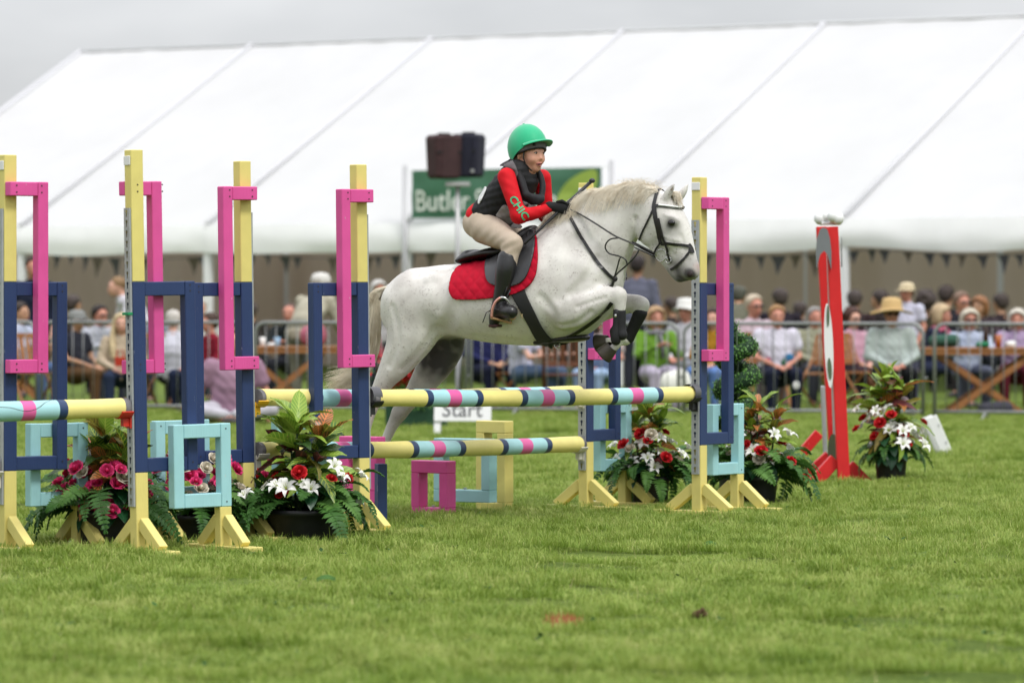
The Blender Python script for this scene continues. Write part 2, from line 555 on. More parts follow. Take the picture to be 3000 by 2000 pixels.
def build_grass():
    m = grass_material()
    me = grass_patch(2300, 0.8, 0.022, 0.052, 3)
    me.materials.append(m)
    ob = link('grass', me)
    tag(ob, 'short mown green grass covering the showground arena', 'grass', kind='stuff')
    ng = bpy.data.node_groups.new('grass_scatter', 'GeometryNodeTree')
    ng.interface.new_socket(name='Geometry', in_out='INPUT', socket_type='NodeSocketGeometry')
    ng.interface.new_socket(name='Geometry', in_out='OUTPUT', socket_type='NodeSocketGeometry')
    N = ng.nodes
    gi = N.new('NodeGroupInput'); go = N.new('NodeGroupOutput')
    grid = N.new('GeometryNodeMeshGrid')
    grid.inputs['Size X'].default_value = 19; grid.inputs['Size Y'].default_value = 40
    grid.inputs['Vertices X'].default_value = 2; grid.inputs['Vertices Y'].default_value = 2
    tf = N.new('GeometryNodeTransform'); tf.inputs['Translation'].default_value = (0, 31.5, 0)
    ds = N.new('GeometryNodeDistributePointsOnFaces'); ds.inputs['Density'].default_value = 5.2
    rr = N.new('FunctionNodeRandomValue'); rr.data_type = 'FLOAT_VECTOR'
    rr.inputs[0].default_value = (-0.10, -0.10, 0); rr.inputs[1].default_value = (0.10, 0.10, 6.283)
    # clumpier and taller where a slow noise is high
    pos = N.new('GeometryNodeInputPosition')
    nz = N.new('ShaderNodeTexNoise'); nz.inputs['Scale'].default_value = 2.1; nz.inputs['Detail'].default_value = 3
    mr = N.new('ShaderNodeMapRange'); mr.inputs['From Min'].default_value = 0.3; mr.inputs['From Max'].default_value = 0.7
    mr.inputs['To Min'].default_value = 0.45; mr.inputs['To Max'].default_value = 1.55
    cx = N.new('ShaderNodeCombineXYZ'); cx.inputs[0].default_value = 1; cx.inputs[1].default_value = 1
    ip = N.new('GeometryNodeInstanceOnPoints')
    L = ng.links.new
    L(grid.outputs['Mesh'], tf.inputs['Geometry']); L(tf.outputs[0], ds.inputs['Mesh'])
    L(ds.outputs['Points'], ip.inputs['Points']); L(gi.outputs[0], ip.inputs['Instance'])
    L(rr.outputs[0], ip.inputs['Rotation'])
    L(pos.outputs[0], nz.inputs['Vector']); L(nz.outputs['Fac'] if 'Fac' in nz.outputs else nz.outputs[0], mr.inputs['Value'])
    L(mr.outputs[0], cx.inputs[2]); L(cx.outputs[0], ip.inputs['Scale'])
    L(ip.outputs[0], go.inputs[0])
    md = ob.modifiers.new('scatter', 'NODES'); md.node_group = ng

build_ground()
build_grass()

# loose leaves, a clod and a red mark lying in the grass
def litter():
    leaf = mat('fallen_leaf', (0.06, 0.13, 0.035), 0.9, 0.05)
    for k, (px, py, s, lab) in enumerate([(955, 1722, 0.055, 'dark green leaf lying in the grass below the big planter'),
                                           (2080, 1618, 0.045, 'small green leaf lying in the grass right of centre')]):
        Y = ground_y(py)
        p = at(px, py, Y)
        mb = MB()
        n = 7
        vs = []
        for i in range(n + 1):
            t = i / n; w = math.sin(math.pi * t) * 0.35 * s
            z = 0.035 + 0.015 * math.sin(3 * t)
            vs += [(p.x + (t - 0.5) * s * 1.6, p.y - w, z - 0.006), (p.x + (t - 0.5) * s * 1.6, p.y, z + 0.004), (p.x + (t - 0.5) * s * 1.6, p.y + w, z + 0.012)]
        fs = []
        for i in range(n):
            a = i * 3
            fs += [(a, a + 1, a + 4, a + 3), (a + 1, a + 2, a + 5, a + 4)]
        mb.add(vs, fs)
        o = mb.build('fallen_leaf', leaf, smooth=True)
        tag(o, lab, 'leaf')
    p = at(2055, 1812, ground_y(1825)); mb = MB()
    for k in range(7):
        mb.ell((p.x + random.uniform(-.03, .03), p.y + random.uniform(-.03, .03), 0.03 + random.uniform(0, .025)),
               [random.uniform(.010, .022) for _ in range(3)], nu=8, nv=5)
    tag(mb.build('turf_clod', mat('mud', (0.085, 0.055, 0.03), 0.95, 0.05), smooth=True), 'brown clod of kicked up turf in the foreground grass', 'clod')
    p = at(1640, 1838, ground_y(1838)); mb = MB()
    for k in range(160):
        x = p.x + random.gauss(0, .035); y = p.y + random.gauss(0, .09); h = random.uniform(.04, .068)
        mb.add([(x - .003, y, 0.01), (x + .003, y, 0.01), (x + random.uniform(-.01, .01), y + random.uniform(-.01, .01), h)], [(0, 1, 2)])
    tag(mb.build('paint_mark', mat('marker_spray', (0.42, 0.10, 0.06), 0.7)), 'faded red spray paint mark on the foreground grass', 'paint mark', kind='stuff')
litter()

def weeds():
    R = np.random.RandomState(31)
    g = mat('weed_green', (0.055, 0.14, 0.03), 0.7, 0.15, nscale=3, namp=.3, transl=.2)
    mb = MB()
    for c in range(170):
        Y = R.uniform(15.2, 30); x = R.uniform(-.125, .125) * Y
        for k in range(R.randint(3, 8)):
            a = R.uniform(0, 6.28); L = R.uniform(.018, .042); w = L * .32; z0 = R.uniform(.012, .035)
            d = Vector((math.cos(a), math.sin(a), R.uniform(.1, .6))); p = Vector((x + R.normal(0, .03), Y + R.normal(0, .05), z0)); s_ = Vector((-math.sin(a), math.cos(a), 0)) * w
            q = p + d * L
            mb.add([p, (p + q) / 2 - s_, q, (p + q) / 2 + s_], [(0, 1, 2, 3)])
    tag(mb.build('meadow_weeds', g), 'scattered small broad leaved weeds among the arena grass', 'weeds', kind='stuff')
    mb = MB()
    for c in range(900):
        Y = R.uniform(15.2, 40); x = R.uniform(-.125, .125) * Y
        a = R.uniform(0, 6.28); h = R.uniform(.04, .085); l = R.uniform(.01, .06)
        p = Vector((x, Y, 0)); q = p + Vector((math.cos(a) * l, math.sin(a) * l, h)); e = Vector((.0014, .0, 0))
        mb.add([p - e, p + e, q], [(0, 1, 2)])
    tag(mb.build('dry_stalks', mat('dry_straw', (0.46, 0.40, 0.20), .8)), 'thin dry straw coloured stalks standing in the arena grass', 'stalks', kind='stuff')
weeds()

# ------------------------------------------------------------------ marquee
E = Vector((3.05, -2.0, 0)); PN = Vector((2.0, 3.05, 0)).normalized(); LEG0 = Vector((-7.65, 68.0, 0))
EAVE, RIDGE, HALF = 2.34, 5.44, 6.0
def tent_pt(i, w, z): return LEG0 + E * i + PN * w + Vector((0, 0, z))

def build_tent():
    roof_m = mat('marquee_canvas', (0.75, 0.75, 0.755), 0.55, 0.3, nscale=0.6, namp=0.035, transl=0.32)
    val_m = mat('marquee_valance', (0.88, 0.88, 0.88), 0.6, 0.3, nscale=1.5, namp=0.04, transl=0.05)
    seam_m = mat('marquee_seam', (0.58, 0.58, 0.60), 0.5)
    leg_m = mat('marquee_leg_white', (0.74, 0.74, 0.75), 0.4)
    wall_m = mat('marquee_lining', (0.78, 0.66, 0.58), 0.9, 0.1, nscale=0.35, color2=(0.58, 0.47, 0.35), stretch=(1, 1, 0.2))
    root = empty('marquee', LEG0, 0, 'long white framed marquee with grey roof seams and open front behind the crowd', 'marquee')
    i0, i1 = -1, 7
    def panel(i, w0, w1, z0, z1, n=26, m=16, seed=0):
        mb = MB(); vs = []
        for b in range(m + 1):
            for a in range(n + 1):
                u = a / n; v = b / m
                q = tent_pt(i + u, w0 + (w1 - w0) * v, z0 + (z1 - z0) * v)
                sag = 0.05 * math.sin(math.pi * u) * math.sin(math.pi * v)
                wr = 0.02 * mnoise.noise(Vector((u * 9 + i * 3.3, v * 2.5 - u * 6, seed))) * min(1, 8 * u * (1 - u) + .2)
                q.z -= sag - wr
                vs.append(q)
        fs = [(b * (n + 1) + a, b * (n + 1) + a + 1, (b + 1) * (n + 1) + a + 1, (b + 1) * (n + 1) + a) for b in range(m) for a in range(n)]
        mb.add(vs, fs)
        return mb
    for i in range(i0, i1):
        panel(i, 0, HALF, EAVE, RIDGE).build('roof_panel', roof_m, root, True, local=False)
        panel(i, HALF, 2 * HALF, RIDGE, EAVE, seed=4).build('roof_panel', roof_m, root, True, local=False)
        # valance: folds and a sagging hem
        mb = MB(); vs = []; n = 28; mm = 6
        for b in range(mm + 1):
            for a in range(n + 1):
                u = a / n; v = b / mm
                drop = 0.40 + 0.05 * math.sin(math.pi * u) + 0.02 * math.sin(7 * u + i)
                q = tent_pt(i + u, -0.02 - 0.05 * math.sin(v * 2.5) + 0.03 * v * mnoise.noise(Vector((u * 7 + i * 5, v * 2, 1.3))), EAVE + 0.015 - drop * v)
                vs.append(q)
        fs = [(b * (n + 1) + a, (b + 1) * (n + 1) + a, (b + 1) * (n + 1) + a + 1, b * (n + 1) + a + 1) for b in range(mm) for a in range(n)]
        mb.add(vs, fs)
        mb.build('valance', val_m, root, True, local=False)
    for i in range(i0, i1 + 1):
        mb = MB()
        mb.tube([tent_pt(i, -0.02, EAVE + 0.03), tent_pt(i, HALF, RIDGE + 0.02)], 0.036, 8)
        mb.build('seam', seam_m, root, True, local=False)
        mb = MB(); mb.box(tent_pt(i, 0.02, EAVE / 2), E.normalized() * 0.06, PN * 0.055, (0, 0, EAVE / 2))
        mb.build('leg', leg_m, root, bevel=0.008, local=False)
        mb = MB(); mb.box(tent_pt(i, 2 * HALF - 0.02, EAVE / 2), E.normalized() * 0.06, PN * 0.055, (0, 0, EAVE / 2))
        mb.build('leg', leg_m, root, bevel=0.008, local=False)
        mb = MB(); mb.tube([tent_pt(i, 0, EAVE - 0.05), tent_pt(i, HALF, RIDGE - 0.06), tent_pt(i, 2 * HALF, EAVE - 0.05)], 0.05, 6)
        mb.build('rafter', seam_m, root, local=False)
    mb = MB(); mb.tube([tent_pt(i0, HALF, RIDGE + 0.02), tent_pt(i1, HALF, RIDGE + 0.02)], 0.022, 6)
    mb.build('ridge_cap', roof_m, root, True, local=False)
    # gable ends and back wall with soft vertical folds
    for i, nm in ((i0, 'end_wall'), (i1, 'end_wall')):
        mb = MB()
        mb.add([tent_pt(i, 0, 0), tent_pt(i, 2 * HALF, 0), tent_pt(i, 2 * HALF, EAVE), tent_pt(i, HALF, RIDGE), tent_pt(i, 0, EAVE)], [(0, 1, 2, 3, 4)])
        mb.build(nm, roof_m, root, local=False)
    mb = MB(); vs = []; n = 200
    for a in range(n + 1):
        u = i0 + (i1 - i0) * a / n
        w = 2 * HALF - 0.1 + 0.05 * math.sin(u * 17) + 0.04 * mnoise.noise(Vector((u * 5, 0, 0)))
        vs += [tent_pt(u, w, 0), tent_pt(u, w, EAVE + 0.02)]
    mb.add(vs, [(2 * a, 2 * a + 2, 2 * a + 3, 2 * a + 1) for a in range(n)])
    mb.build('lining_wall', wall_m, root, True, local=False)
    mb = MB(); vs = []
    for a in range(81):
        w = 0.3 + (2 * HALF - 0.5) * a / 80
        u = i0 + 0.02 + 0.012 * math.sin(a * 0.9)
        vs += [tent_pt(u, w, 0), tent_pt(u, w, EAVE + 0.02 + (RIDGE - EAVE) * (1 - abs(w - HALF) / HALF) * 0.9)]
    mb.add(vs, [(2 * a, 2 * a + 2, 2 * a + 3, 2 * a + 1) for a in range(80)])
    mb.build('lining_wall', wall_m, root, True, local=False)
build_tent()

def build_bunting():
    cloth = mat('bunting_navy', (0.13, 0.125, 0.165), 0.8)
    cloth2 = mat('bunting_brown', (0.20, 0.16, 0.145), 0.8)
    me = bpy.data.meshes.new('flag')
    me.from_pydata([(-0.085, 0, 0), (0.085, 0, 0), (0, 0.012, -0.22), (-0.04, 0.02, -0.09), (0.04, 0.02, -0.09)], [], [(0, 3, 4, 1), (3, 2, 4)])
    me.materials.append(cloth)
    for r, (wo, zz, a0, a1) in enumerate([(0.9, EAVE - 0.40, -0.9, 6.9)]):
        root = empty('bunting', tent_pt(a0, wo, zz), 0, 'string of small dark triangular flags hung inside the marquee front', 'bunting')
        pts = []; n = 8 * 12
        for k in range(n + 1):
            i = a0 + (a1 - a0) * k / n
            z = zz - 0.09 * abs(math.sin(math.pi * i))
            pts.append(tent_pt(i, wo, z))
        mb = MB(); mb.tube(pts, 0.006, 4); mb.build('cord', cloth, root, local=False)
        R = np.random.RandomState(5)
        for k in range(2, n - 1):
            if R.rand() < 0.12: continue
            o = bpy.data.objects.new('flag', me); col.objects.link(o)
            o.parent = root
            o.location = pts[k] - root.location
            o.rotation_euler = (R.uniform(-.15, .15), R.uniform(-.1, .1), math.atan2(E.y, E.x) + R.uniform(-.35, .35))
            q_ = R.uniform(.8, 1.5); o.scale = (q_, 1, q_ * R.uniform(.8, 1.1)); o.location.x += R.uniform(-.05, .05)
            if R.rand() < 0.3:
                o.material_slots[0].link = 'OBJECT'; o.material_slots[0].material = cloth2
build_bunting()

def build_banner():
    green = mat('banner_green', (0.055, 0.165, 0.095), 0.5, nscale=1.2, namp=0.12)
    white = mat('banner_white', (0.72, 0.76, 0.70), 0.6)
    leafc = mat('banner_leaf', (0.31, 0.42, 0.075), 0.6)
    leafd = mat('banner_leaf_dark', (0.20, 0.32, 0.07), 0.6)
    polem = mat('banner_pole_steel', (0.42, 0.42, 0.43), 0.4, metal=0.3)
    A = at(1207, 500, 63.85); B = at(1762, 490, 62.1)
    hgt = (640 - 498) / FPX * 63
    d = B - A; w = d.length; d.normalize(); nrm = Vector((d.y, -d.x, 0)).normalized()
    root = empty('banner', Vector((A.x, A.y, 0)), 0, 'green banner with white lettering and a pale leaf, strung above the marquee eave', 'banner')
    def surf(u, v, off=0.0):
        wv = 0.05 * math.sin(u * 5 + v * 2.6) * math.sin(math.pi * min(max(u / w, 0), 1)) + 0.02 * mnoise.noise(Vector((u * 2.5, v * 4, 0)))
        return A + d * u + Vector((0, 0, -v)) + nrm * (wv + off)
    mb = MB(); n, m_ = 60, 14
    vs = [surf(w * a / n, hgt * b / m_) for b in range(m_ + 1) for a in range(n + 1)]
    mb.add(vs, [(b * (n + 1) + a, (b + 1) * (n + 1) + a, (b + 1) * (n + 1) + a + 1, b * (n + 1) + a + 1) for b in range(m_) for a in range(n)])
    mb.build('cloth', green, root, True, local=False)
    me = TXT_BANNER
    bm = bmesh.new(); bm.from_mesh(me)
    xs = [v.co.x for v in bm.verts]; x0, x1 = min(xs), max(xs)
    ys = [v.co.y for v in bm.verts]; y1 = max(ys)
    u0 = (1222 - 1207) / 555 * w; uw = (1636 - 1222) / 555 * w
    sy = (62 / 142 * hgt) / y1
    for v in bm.verts:
        uu = u0 + (v.co.x - x0) / (x1 - x0) * uw
        vv = (618 - 498) / 142 * hgt - v.co.y * sy
        v.co = surf(uu, vv, 0.012 + v.co.z)
    bm.to_mesh(me); bm.free(); me.materials.append(white)
    link('lettering', me, root, local=False)
    def leaf(cu, cv, ru, rv, rot, m, off, name):
        k = 40; vs = [surf(cu, cv, off)]
        for i in range(k):
            a = 2 * math.pi * i / k
            x = ru * math.cos(a); y = rv * math.sin(a) * (1 - 0.35 * math.cos(a))
            vs.append(surf(cu + x * math.cos(rot) - y * math.sin(rot), cv + x * math.sin(rot) + y * math.cos(rot), off))
        mb = MB(); mb.add(vs, [(0, 1 + i, 1 + (i + 1) % k) for i in range(k)]); mb.build(name, m, root, local=False)
    cu = (1700 - 1207) / 555 * w; cv = (568 - 495) / 142 * hgt
    leaf(cu, cv, 0.42, 0.24, -0.85, leafc, 0.010, 'leaf_emblem')
    leaf(cu - 0.03, cv + 0.10, 0.30, 0.10, -0.9, leafd, 0.016, 'leaf_emblem')
    for px, top, Y in ((1186, 485, 63.9), (1791, 470, 62.0)):
        p = at(px, top, Y)
        mb = MB(); mb.tube([(p.x, p.y, 0), p], 0.033, 8)
        mb.build('pole', polem, root, True, local=False)
    for (q, px, Y) in ((A, 1186, 63.9), (B, 1791, 62.0)):
        for dz in (0, -hgt):
            e = at(px, 500, Y); mb = MB(); mb.tube([q + Vector((0, 0, dz)), Vector((e.x, e.y, q.z + dz))], 0.006, 4)
            mb.build('cord', white, root, local=False)
build_banner()

def build_speakers():
    stand = mat('speaker_stand_grey', (0.42, 0.42, 0.42), 0.4, metal=0.4)
    brown = mat('speaker_cover_brown', (0.055, 0.024, 0.026), 0.85, nscale=6, namp=0.2, bump=0.3, bscale=20)
    navy = mat('speaker_cover_navy', (0.015, 0.015, 0.032), 0.85, nscale=6, namp=0.2, bump=0.3, bscale=20)
    black = mat('speaker_cover_black', (0.012, 0.012, 0.014), 0.8)
    Y = 50.0
    p = at(1352, 800, Y); top = at(1341, 545, Y)
    root = empty('speaker_stand', (p.x, Y, 0), 0, 'tall grey tripod stand rising from behind the crowd barrier to two speakers', 'stand')
    mb = MB(); mb.tube([(p.x, Y, 0.12), (top.x, Y, 1.6), top], [0.032, 0.03, 0.022], 10); mb.build('pole', stand, root, True, local=False)
    for a in (0.4, 2.5, 4.6):
        mb = MB(); mb.tube([(p.x, Y, 0.95), (p.x + 0.55 * math.cos(a), Y + 0.5 * math.sin(a), 0.02)], 0.024, 8); mb.build('leg', stand, root, True, local=False)
    mb = MB(); mb.box(top + Vector((0, 0, 0.02)), (0.14, 0, 0), (0, 0.08, 0), (0, 0, 0.025)); mb.build('crossbar', stand, root, bevel=0.006, local=False)
    for (px0, px1, py0, py1, m, rz, lab) in ((1250, 1352, 396, 524, brown, 0.45, 'loudspeaker in a dark brown fabric cover on the stand'),
                                             (1326, 1420, 393, 520, navy, -0.35, 'loudspeaker in a dark navy cover on the stand')):
        c = at((px0 + px1) / 2, (py0 + py1) / 2, Y + (0.0 if m is brown else 0.10))
        w = (px1 - px0) / FPX * Y / 2 * 0.98; h = (py1 - py0) / FPX * Y / 2
        r = empty('loudspeaker', c, rz, lab, 'loudspeaker')
        mb = MB(); mb.box((0, 0, 0), (w * 0.86, 0, 0), (0, 0.15, 0), (0, 0, h))
        # covers bulge a little and taper to the floor
        mb.v = [(x * (1.08 if z > 0 else 0.93), y, z) for x, y, z in mb.v]
        mb.build('cover', m, r, bevel=0.035)
        mb = MB(); mb.box((0, -0.158, 0.0), (w * 0.5, 0, 0), (0, 0.004, 0), (0, 0, h * 0.92)); mb.build('flap', m, r, bevel=0.003)
        mb = MB(); mb.tube([(-0.08, 0, h - 0.01), (-0.07, 0, h + 0.012), (0.07, 0, h + 0.012), (0.08, 0, h - 0.01)], 0.014, 8); mb.build('handle', black, r, True)
        mb = MB(); mb.box((0, -0.155, 0.05), (w * 0.8, 0, 0), (0, 0.005, 0), (0, 0, 0.012)); mb.build('strap', black, r)
        if m is brown: continue
        mb = MB(); mb.box((w * 0.6, -0.165, -h * 0.72), (0.018, 0, 0), (0, 0.003, 0), (0, 0, 0.018)); mb.build('badge', stand, r)
build_speakers()

# ------------------------------------------------------------------ show jump timbers
YEL = paint('paint_yellow', (0.72, 0.62, 0.20))
PNK = paint('paint_pink', (0.68, 0.085, 0.31), (0.5, 0.45, 0.45))
NVY = paint('paint_navy', (0.022, 0.043, 0.125), (0.3, 0.33, 0.38))
LBL = paint('paint_light_blue', (0.33, 0.60, 0.63), (0.45, 0.5, 0.5))
STEEL = mat('galvanised_steel', (0.40, 0.42, 0.43), 0.45, metal=0.35, nscale=20, namp=0.08)
HOLE = mat('slot_shadow', (0.012, 0.012, 0.014), 0.8)
WHITEP = mat('white_plastic', (0.74, 0.74, 0.74), 0.4)
SCREW = mat('screw_dark', (0.05, 0.045, 0.04), 0.5, metal=0.5)

def keyhole_strip(length, pitch=0.053, w=0.052, th=0.003, stand=0.011):
    """perforated steel channel; x across, z up, y outwards (negative = out)"""
    bm = bmesh.new()
    n = int(length / pitch)
    def ring(pts, z0):
        vs = [bm.verts.new((x, -stand, z + z0)) for x, z in pts]
        es = [bm.edges.new((vs[i], vs[(i + 1) % len(vs)])) for i in range(len(vs))]
        return vs, es
    for k in range(n):
        z0 = k * pitch
        hole = []
        for i in range(9):
            a = math.radians(-60 + 300 * i / 8)
            hole.append((0.0088 * math.cos(a), 0.036 + 0.0088 * math.sin(a)))
        hole = [(0.0088 * math.cos(math.radians(a)), 0.036 + 0.0088 * math.sin(math.radians(a))) for a in (-62, -20, 20, 60, 90, 120, 160, 200, 242)]
        hole += [(-0.0042, 0.010), (0.0, 0.0075), (0.0042, 0.010)]
        outer = [(-w / 2, 0), (w / 2, 0), (w / 2, pitch), (-w / 2, pitch)]
        _, e1 = ring(outer, z0); _, e2 = ring(hole, z0)
        bmesh.ops.triangle_fill(bm, edges=e1 + e2, use_beauty=True)
    for sx in (-1, 1):   # channel flanges back to the post
        vs = [bm.verts.new(p) for p in ((sx * w / 2, -stand, 0), (sx * w / 2, 0.0, 0), (sx * w / 2, 0.0, n * pitch), (sx * w / 2, -stand, n * pitch))]
        bm.faces.new(vs)
    bmesh.ops.recalc_face_normals(bm, faces=bm.faces)
    me = bpy.data.meshes.new('keyhole_strip'); bm.to_mesh(me); bm.free()
    me.materials.append(STEEL)
    return me
STRIP = keyhole_strip(1.58)

def timber(name, root, U, Nn, u0, u1, n0, n1, z0, z1, m, bev=0.004):
    """axis aligned timber in a wing's own frame"""
    c = U * ((u0 + u1) / 2) + Nn * ((n0 + n1) / 2) + Vector((0, 0, (z0 + z1) / 2))
    mb = MB(); mb.box(c, U * ((u1 - u0) / 2), Nn * ((n1 - n0) / 2), (0, 0, (z1 - z0) / 2))
    return mb.build(name, m, root, bevel=bev)

def screws(root, pts, nrm):
    mb = MB()
    for p in pts:
        p = Vector(p)
        mb.tube([p, p + nrm * 0.0015], 0.0045, 6)
    o = mb.build('screws', SCREW, root); o['kind'] = 'stuff'
    return o

def frame(root, U, Nn, u0, u1, n0, n1, z0, z1, m, t=0.062, left=True, right=True, top=True, bottom=True, nm='frame'):
    """square timber frame made of butted pieces"""
    out = []
    if left: timber(nm + '_upright', root, U, Nn, u0, u0 + t, n0, n1, z0, z1, m)
    if right: timber(nm + '_upright', root, U, Nn, u1 - t, u1, n0, n1, z0, z1, m)
    a = u0 + t if left else u0; b = u1 - t if right else u1
    if top: timber(nm + '_rail', root, U, Nn, a + 0.001, b - 0.001, n0 + .001, n1 - .001, z1 - 0.072, z1 - .0005, m)
    if bottom: timber(nm + '_rail', root, U, Nn, a + 0.001, b - 0.001, n0 + .001, n1 - .001, z0 + .0005, z0 + 0.072, m)
    sc_ = []
    for (uu, zz) in ((u0 + t * .4, z1 - .02), (u0 + t * .7, z1 - .05), (u1 - t * .4, z1 - .025), (u1 - t * .7, z1 - .05), (u0 + t * .5, z0 + .025), (u1 - t * .5, z0 + .04)):
        sc_.append(U * uu + Nn * n1 + Vector((0, 0, zz)))
    screws(root, sc_, Nn)

def brace_foot(root, Nn, U, cu, reach, top, th=0.05, m=None, off=0.0):
    """two diagonal struts and a ground board under a post"""
    for s in (-1, 1):
        a = Nn * (off + s * 0.032) + U * cu + Vector((0, 0, top - 0.03))
        b = Nn * (off + s * reach) + U * cu + Vector((0, 0, 0.03))
        d = (b - a).normalized(); up = d.cross(U).normalized()
        mb = MB(); mb.box((a + b) / 2 + up * 0.0, d * ((b - a).length / 2), U * (th / 2), up * 0.032)
        mb.v = [(x, y, max(z, 0.012)) for x, y, z in mb.v]
        mb.build('brace', m or YEL, root, bevel=0.003)
    mb = MB(); mb.box(U * cu + Nn * off + Vector((0, 0, 0.018)), Nn * (reach + 0.10), U * 0.048, (0, 0, 0.014))
    mb.build('foot_board', m or YEL, root, bevel=0.003)

GW = 'yellow posted jump wings with pink, navy and light blue frames'
def wing(px, Y, ux, side, label, pink_front=True, tilt=0.0, h=2.07, strip_top=1.79, top_tag=True, lbo=0.0):
    base = at(px, HOR, Y); base.z = 0
    U = Vector((ux, math.sqrt(1 - ux * ux), 0)); Nn = Vector((U.y, -U.x, 0))
    O = U * side                         # outwards, away from the poles
    base.z = 0.0; root = empty('jump_wing', base + Vector((0, 0, 0.01)), 0, label, 'jump wing', GW)
    def tm(name, o0, o1, n0, n1, z0, z1, m, bev=0.004):
        a, b = sorted((o0 * side, o1 * side))
        return timber(name, root, U, Nn, a, b, n0, n1, z0, z1, m, bev)
    pw, pd = 0.037, 0.033
    s = 1 if pink_front else -1
    # main post painted in three lengths
    mb = MB()
    for z0, z1, mi in ((0.0, 0.427, 0), (0.427, 1.41, 1), (1.41, h, 0)):
        mb.box(Vector((0, 0, (z0 + z1) / 2)), U * (pw if mi == 0 else pw + .0008), Nn * (pd if mi == 0 else pd + .0008), (0, 0, (z1 - z0) / 2), mi)
    mb.build('post', [YEL, NVY], root, bevel=0.0035)
    # navy frame in line with the post
    tm('navy_upright', 0.285, 0.347, -0.028, 0.028, 0.427, 1.41, NVY)
    tm('navy_rail', 0.038, 0.284, -0.027, 0.027, 1.336, 1.409, NVY)
    tm('navy_rail', 0.038, 0.284, -0.027, 0.027, 0.428, 0.500, NVY)
    # pink bracket on one face of the post
    n0, n1 = (0.0345, 0.0945) if s > 0 else (-0.0945, -0.0345)
    tm('pink_upright', 0.13, 0.192, n0, n1, 0.934, 1.93, PNK)
    tm('pink_rail', -0.036, 0.129, n0 + .001, n1 - .001, 1.856, 1.929, PNK)
    tm('pink_rail', -0.036, 0.129, n0 + .001, n1 - .001, 0.935, 1.006, PNK)
    # light blue square on the other face
    n0, n1 = (-0.0945, -0.0345) if s > 0 else (0.0345, 0.0945)
    tm('blue_upright', 0.21 + lbo, 0.272 + lbo, n0, n1, 0.234, 0.668, LBL)
    tm('blue_upright', 0.50 + lbo, 0.562 + lbo, n0, n1, 0.234, 0.668, LBL)
    tm('blue_rail', 0.273 + lbo, 0.499 + lbo, n0 + .001, n1 - .001, 0.595, 0.667, LBL)
    tm('blue_rail', 0.273 + lbo, 0.499 + lbo, n0 + .001, n1 - .001, 0.235, 0.307, LBL)
    # short outer post
    nn = (n0 + n1) / 2
    mb = MB(); mb.box(O * (0.525 + lbo) + Nn * nn + Vector((0, 0, 0.1165)), U * 0.036, Nn * 0.029, (0, 0, 0.1165))
    mb.build('outer_post', YEL, root, bevel=0.0035)
    brace_foot(root, Nn, U, 0.0, 0.215, 0.20)
    brace_foot(root, Nn, U, (0.525 + lbo) * side, 0.20, 0.20, off=nn)
    # screw heads on the faces turned to the arena
    f = 0.0948 if s > 0 else 0.0342
    pts = []
    for zz in (1.91, 1.875, 0.985, 0.955):
        for oo in (0.0, 0.15): pts.append(O * oo + Nn * f + Vector((0, 0, zz)))
    for zz in (1.39, 1.36, 0.47): pts.append(O * 0.315 + Nn * 0.0285 + Vector((0, 0, zz)))
    for zz in (0.64, 0.26): pts.append(O * (0.53 + lbo) + Nn * (n1 + .0005) + Vector((0, 0, zz)))
    screws(root, pts, Nn)
    # keyhole strip on the pole side
    st = bpy.data.objects.new('keyhole_strip', STRIP); col.objects.link(st); st.parent = root
    face = -O
    st.location = face * (pw + 0.001) + Vector((0, 0, strip_top - 0.053 * 29))
    st.rotation_euler = (0, 0, math.atan2(face.y, face.x) + math.pi / 2)
    if top_tag:
        mb = MB(); mb.box(face * (pw + 0.004) + Vector((0, 0, h - 0.055)), Nn * 0.030, face * 0.0025, (0, 0, 0.024))
        mb.build('number_tag', WHITEP, root, bevel=0.002)
    root.rotation_euler = (0, tilt, 0)
    root['u'] = (U.x, U.y); root['s'] = side
    return root, base, U, Nn, O

def cup(w, z, m, style=0):
    root, base, U, Nn, O = w
    f = -O
    mb = MB()
    mb.box(f * 0.056 + Vector((0, 0, z - 0.075)), f * 0.004, Nn * 0.024, (0, 0, 0.04))
    # curved tray
    n = 8; vs = []
    for i in range(n + 1):
        a = math.radians(-62 + 124 * i / n)
        for k in (0.056, 0.125):
            for r in (0.056, 0.066):
                vs.append(f * k + Nn * (math.sin(a) * r) + Vector((0, 0, z - math.cos(a) * r)))
    fs = []
    for i in range(n):
        a = i * 4; b = a + 4
        fs += [(a, a + 2, b + 2, b), (a + 1, b + 1, b + 3, a + 3), (a, b, b + 1, a + 1), (a + 2, a + 3, b + 3, b + 2)]
    fs += [(0, 1, 3, 2), (4 * n, 4 * n + 2, 4 * n + 3, 4 * n + 1)]
    mb.add(vs, fs)
    mb.box(f * 0.075 + Vector((0, 0, z - 0.085)), f * 0.02, Nn * 0.014, (0, 0, 0.02))
    o = mb.build('pole_cup', m, root)
    return o

P1 = wing(22, 22.75, 0.80, 1, 'jump wing cut by the left picture edge, pink frame in front of its post', True, h=2.07, lbo=-0.05)
P2 = wing(410, 22.55, 0.80, 1, 'jump wing holding the red pole cup, light blue square in front, near the left edge', False, tilt=-0.016, h=2.09, lbo=-0.052)
P3 = wing(722, 23.85, 0.78, -1, 'jump wing holding the yellow pole cup, behind the tallest croton planter', True, tilt=-0.012, h=2.07, top_tag=False)
P4 = wing(1060, 24.5, 0.76, -1, 'jump wing with the black cup just left of the horse, in front of its tail', True, tilt=-0.010, h=2.07, top_tag=False)
P5 = wing(1717, 27.1, 0.58, 1, 'jump wing with the white cup under the horse front hooves', True, h=2.03)
P6 = wing(2049, 26.5, 0.58, 1, 'jump wing in front of the horse nose, rightmost of the main fence', True, h=2.05)

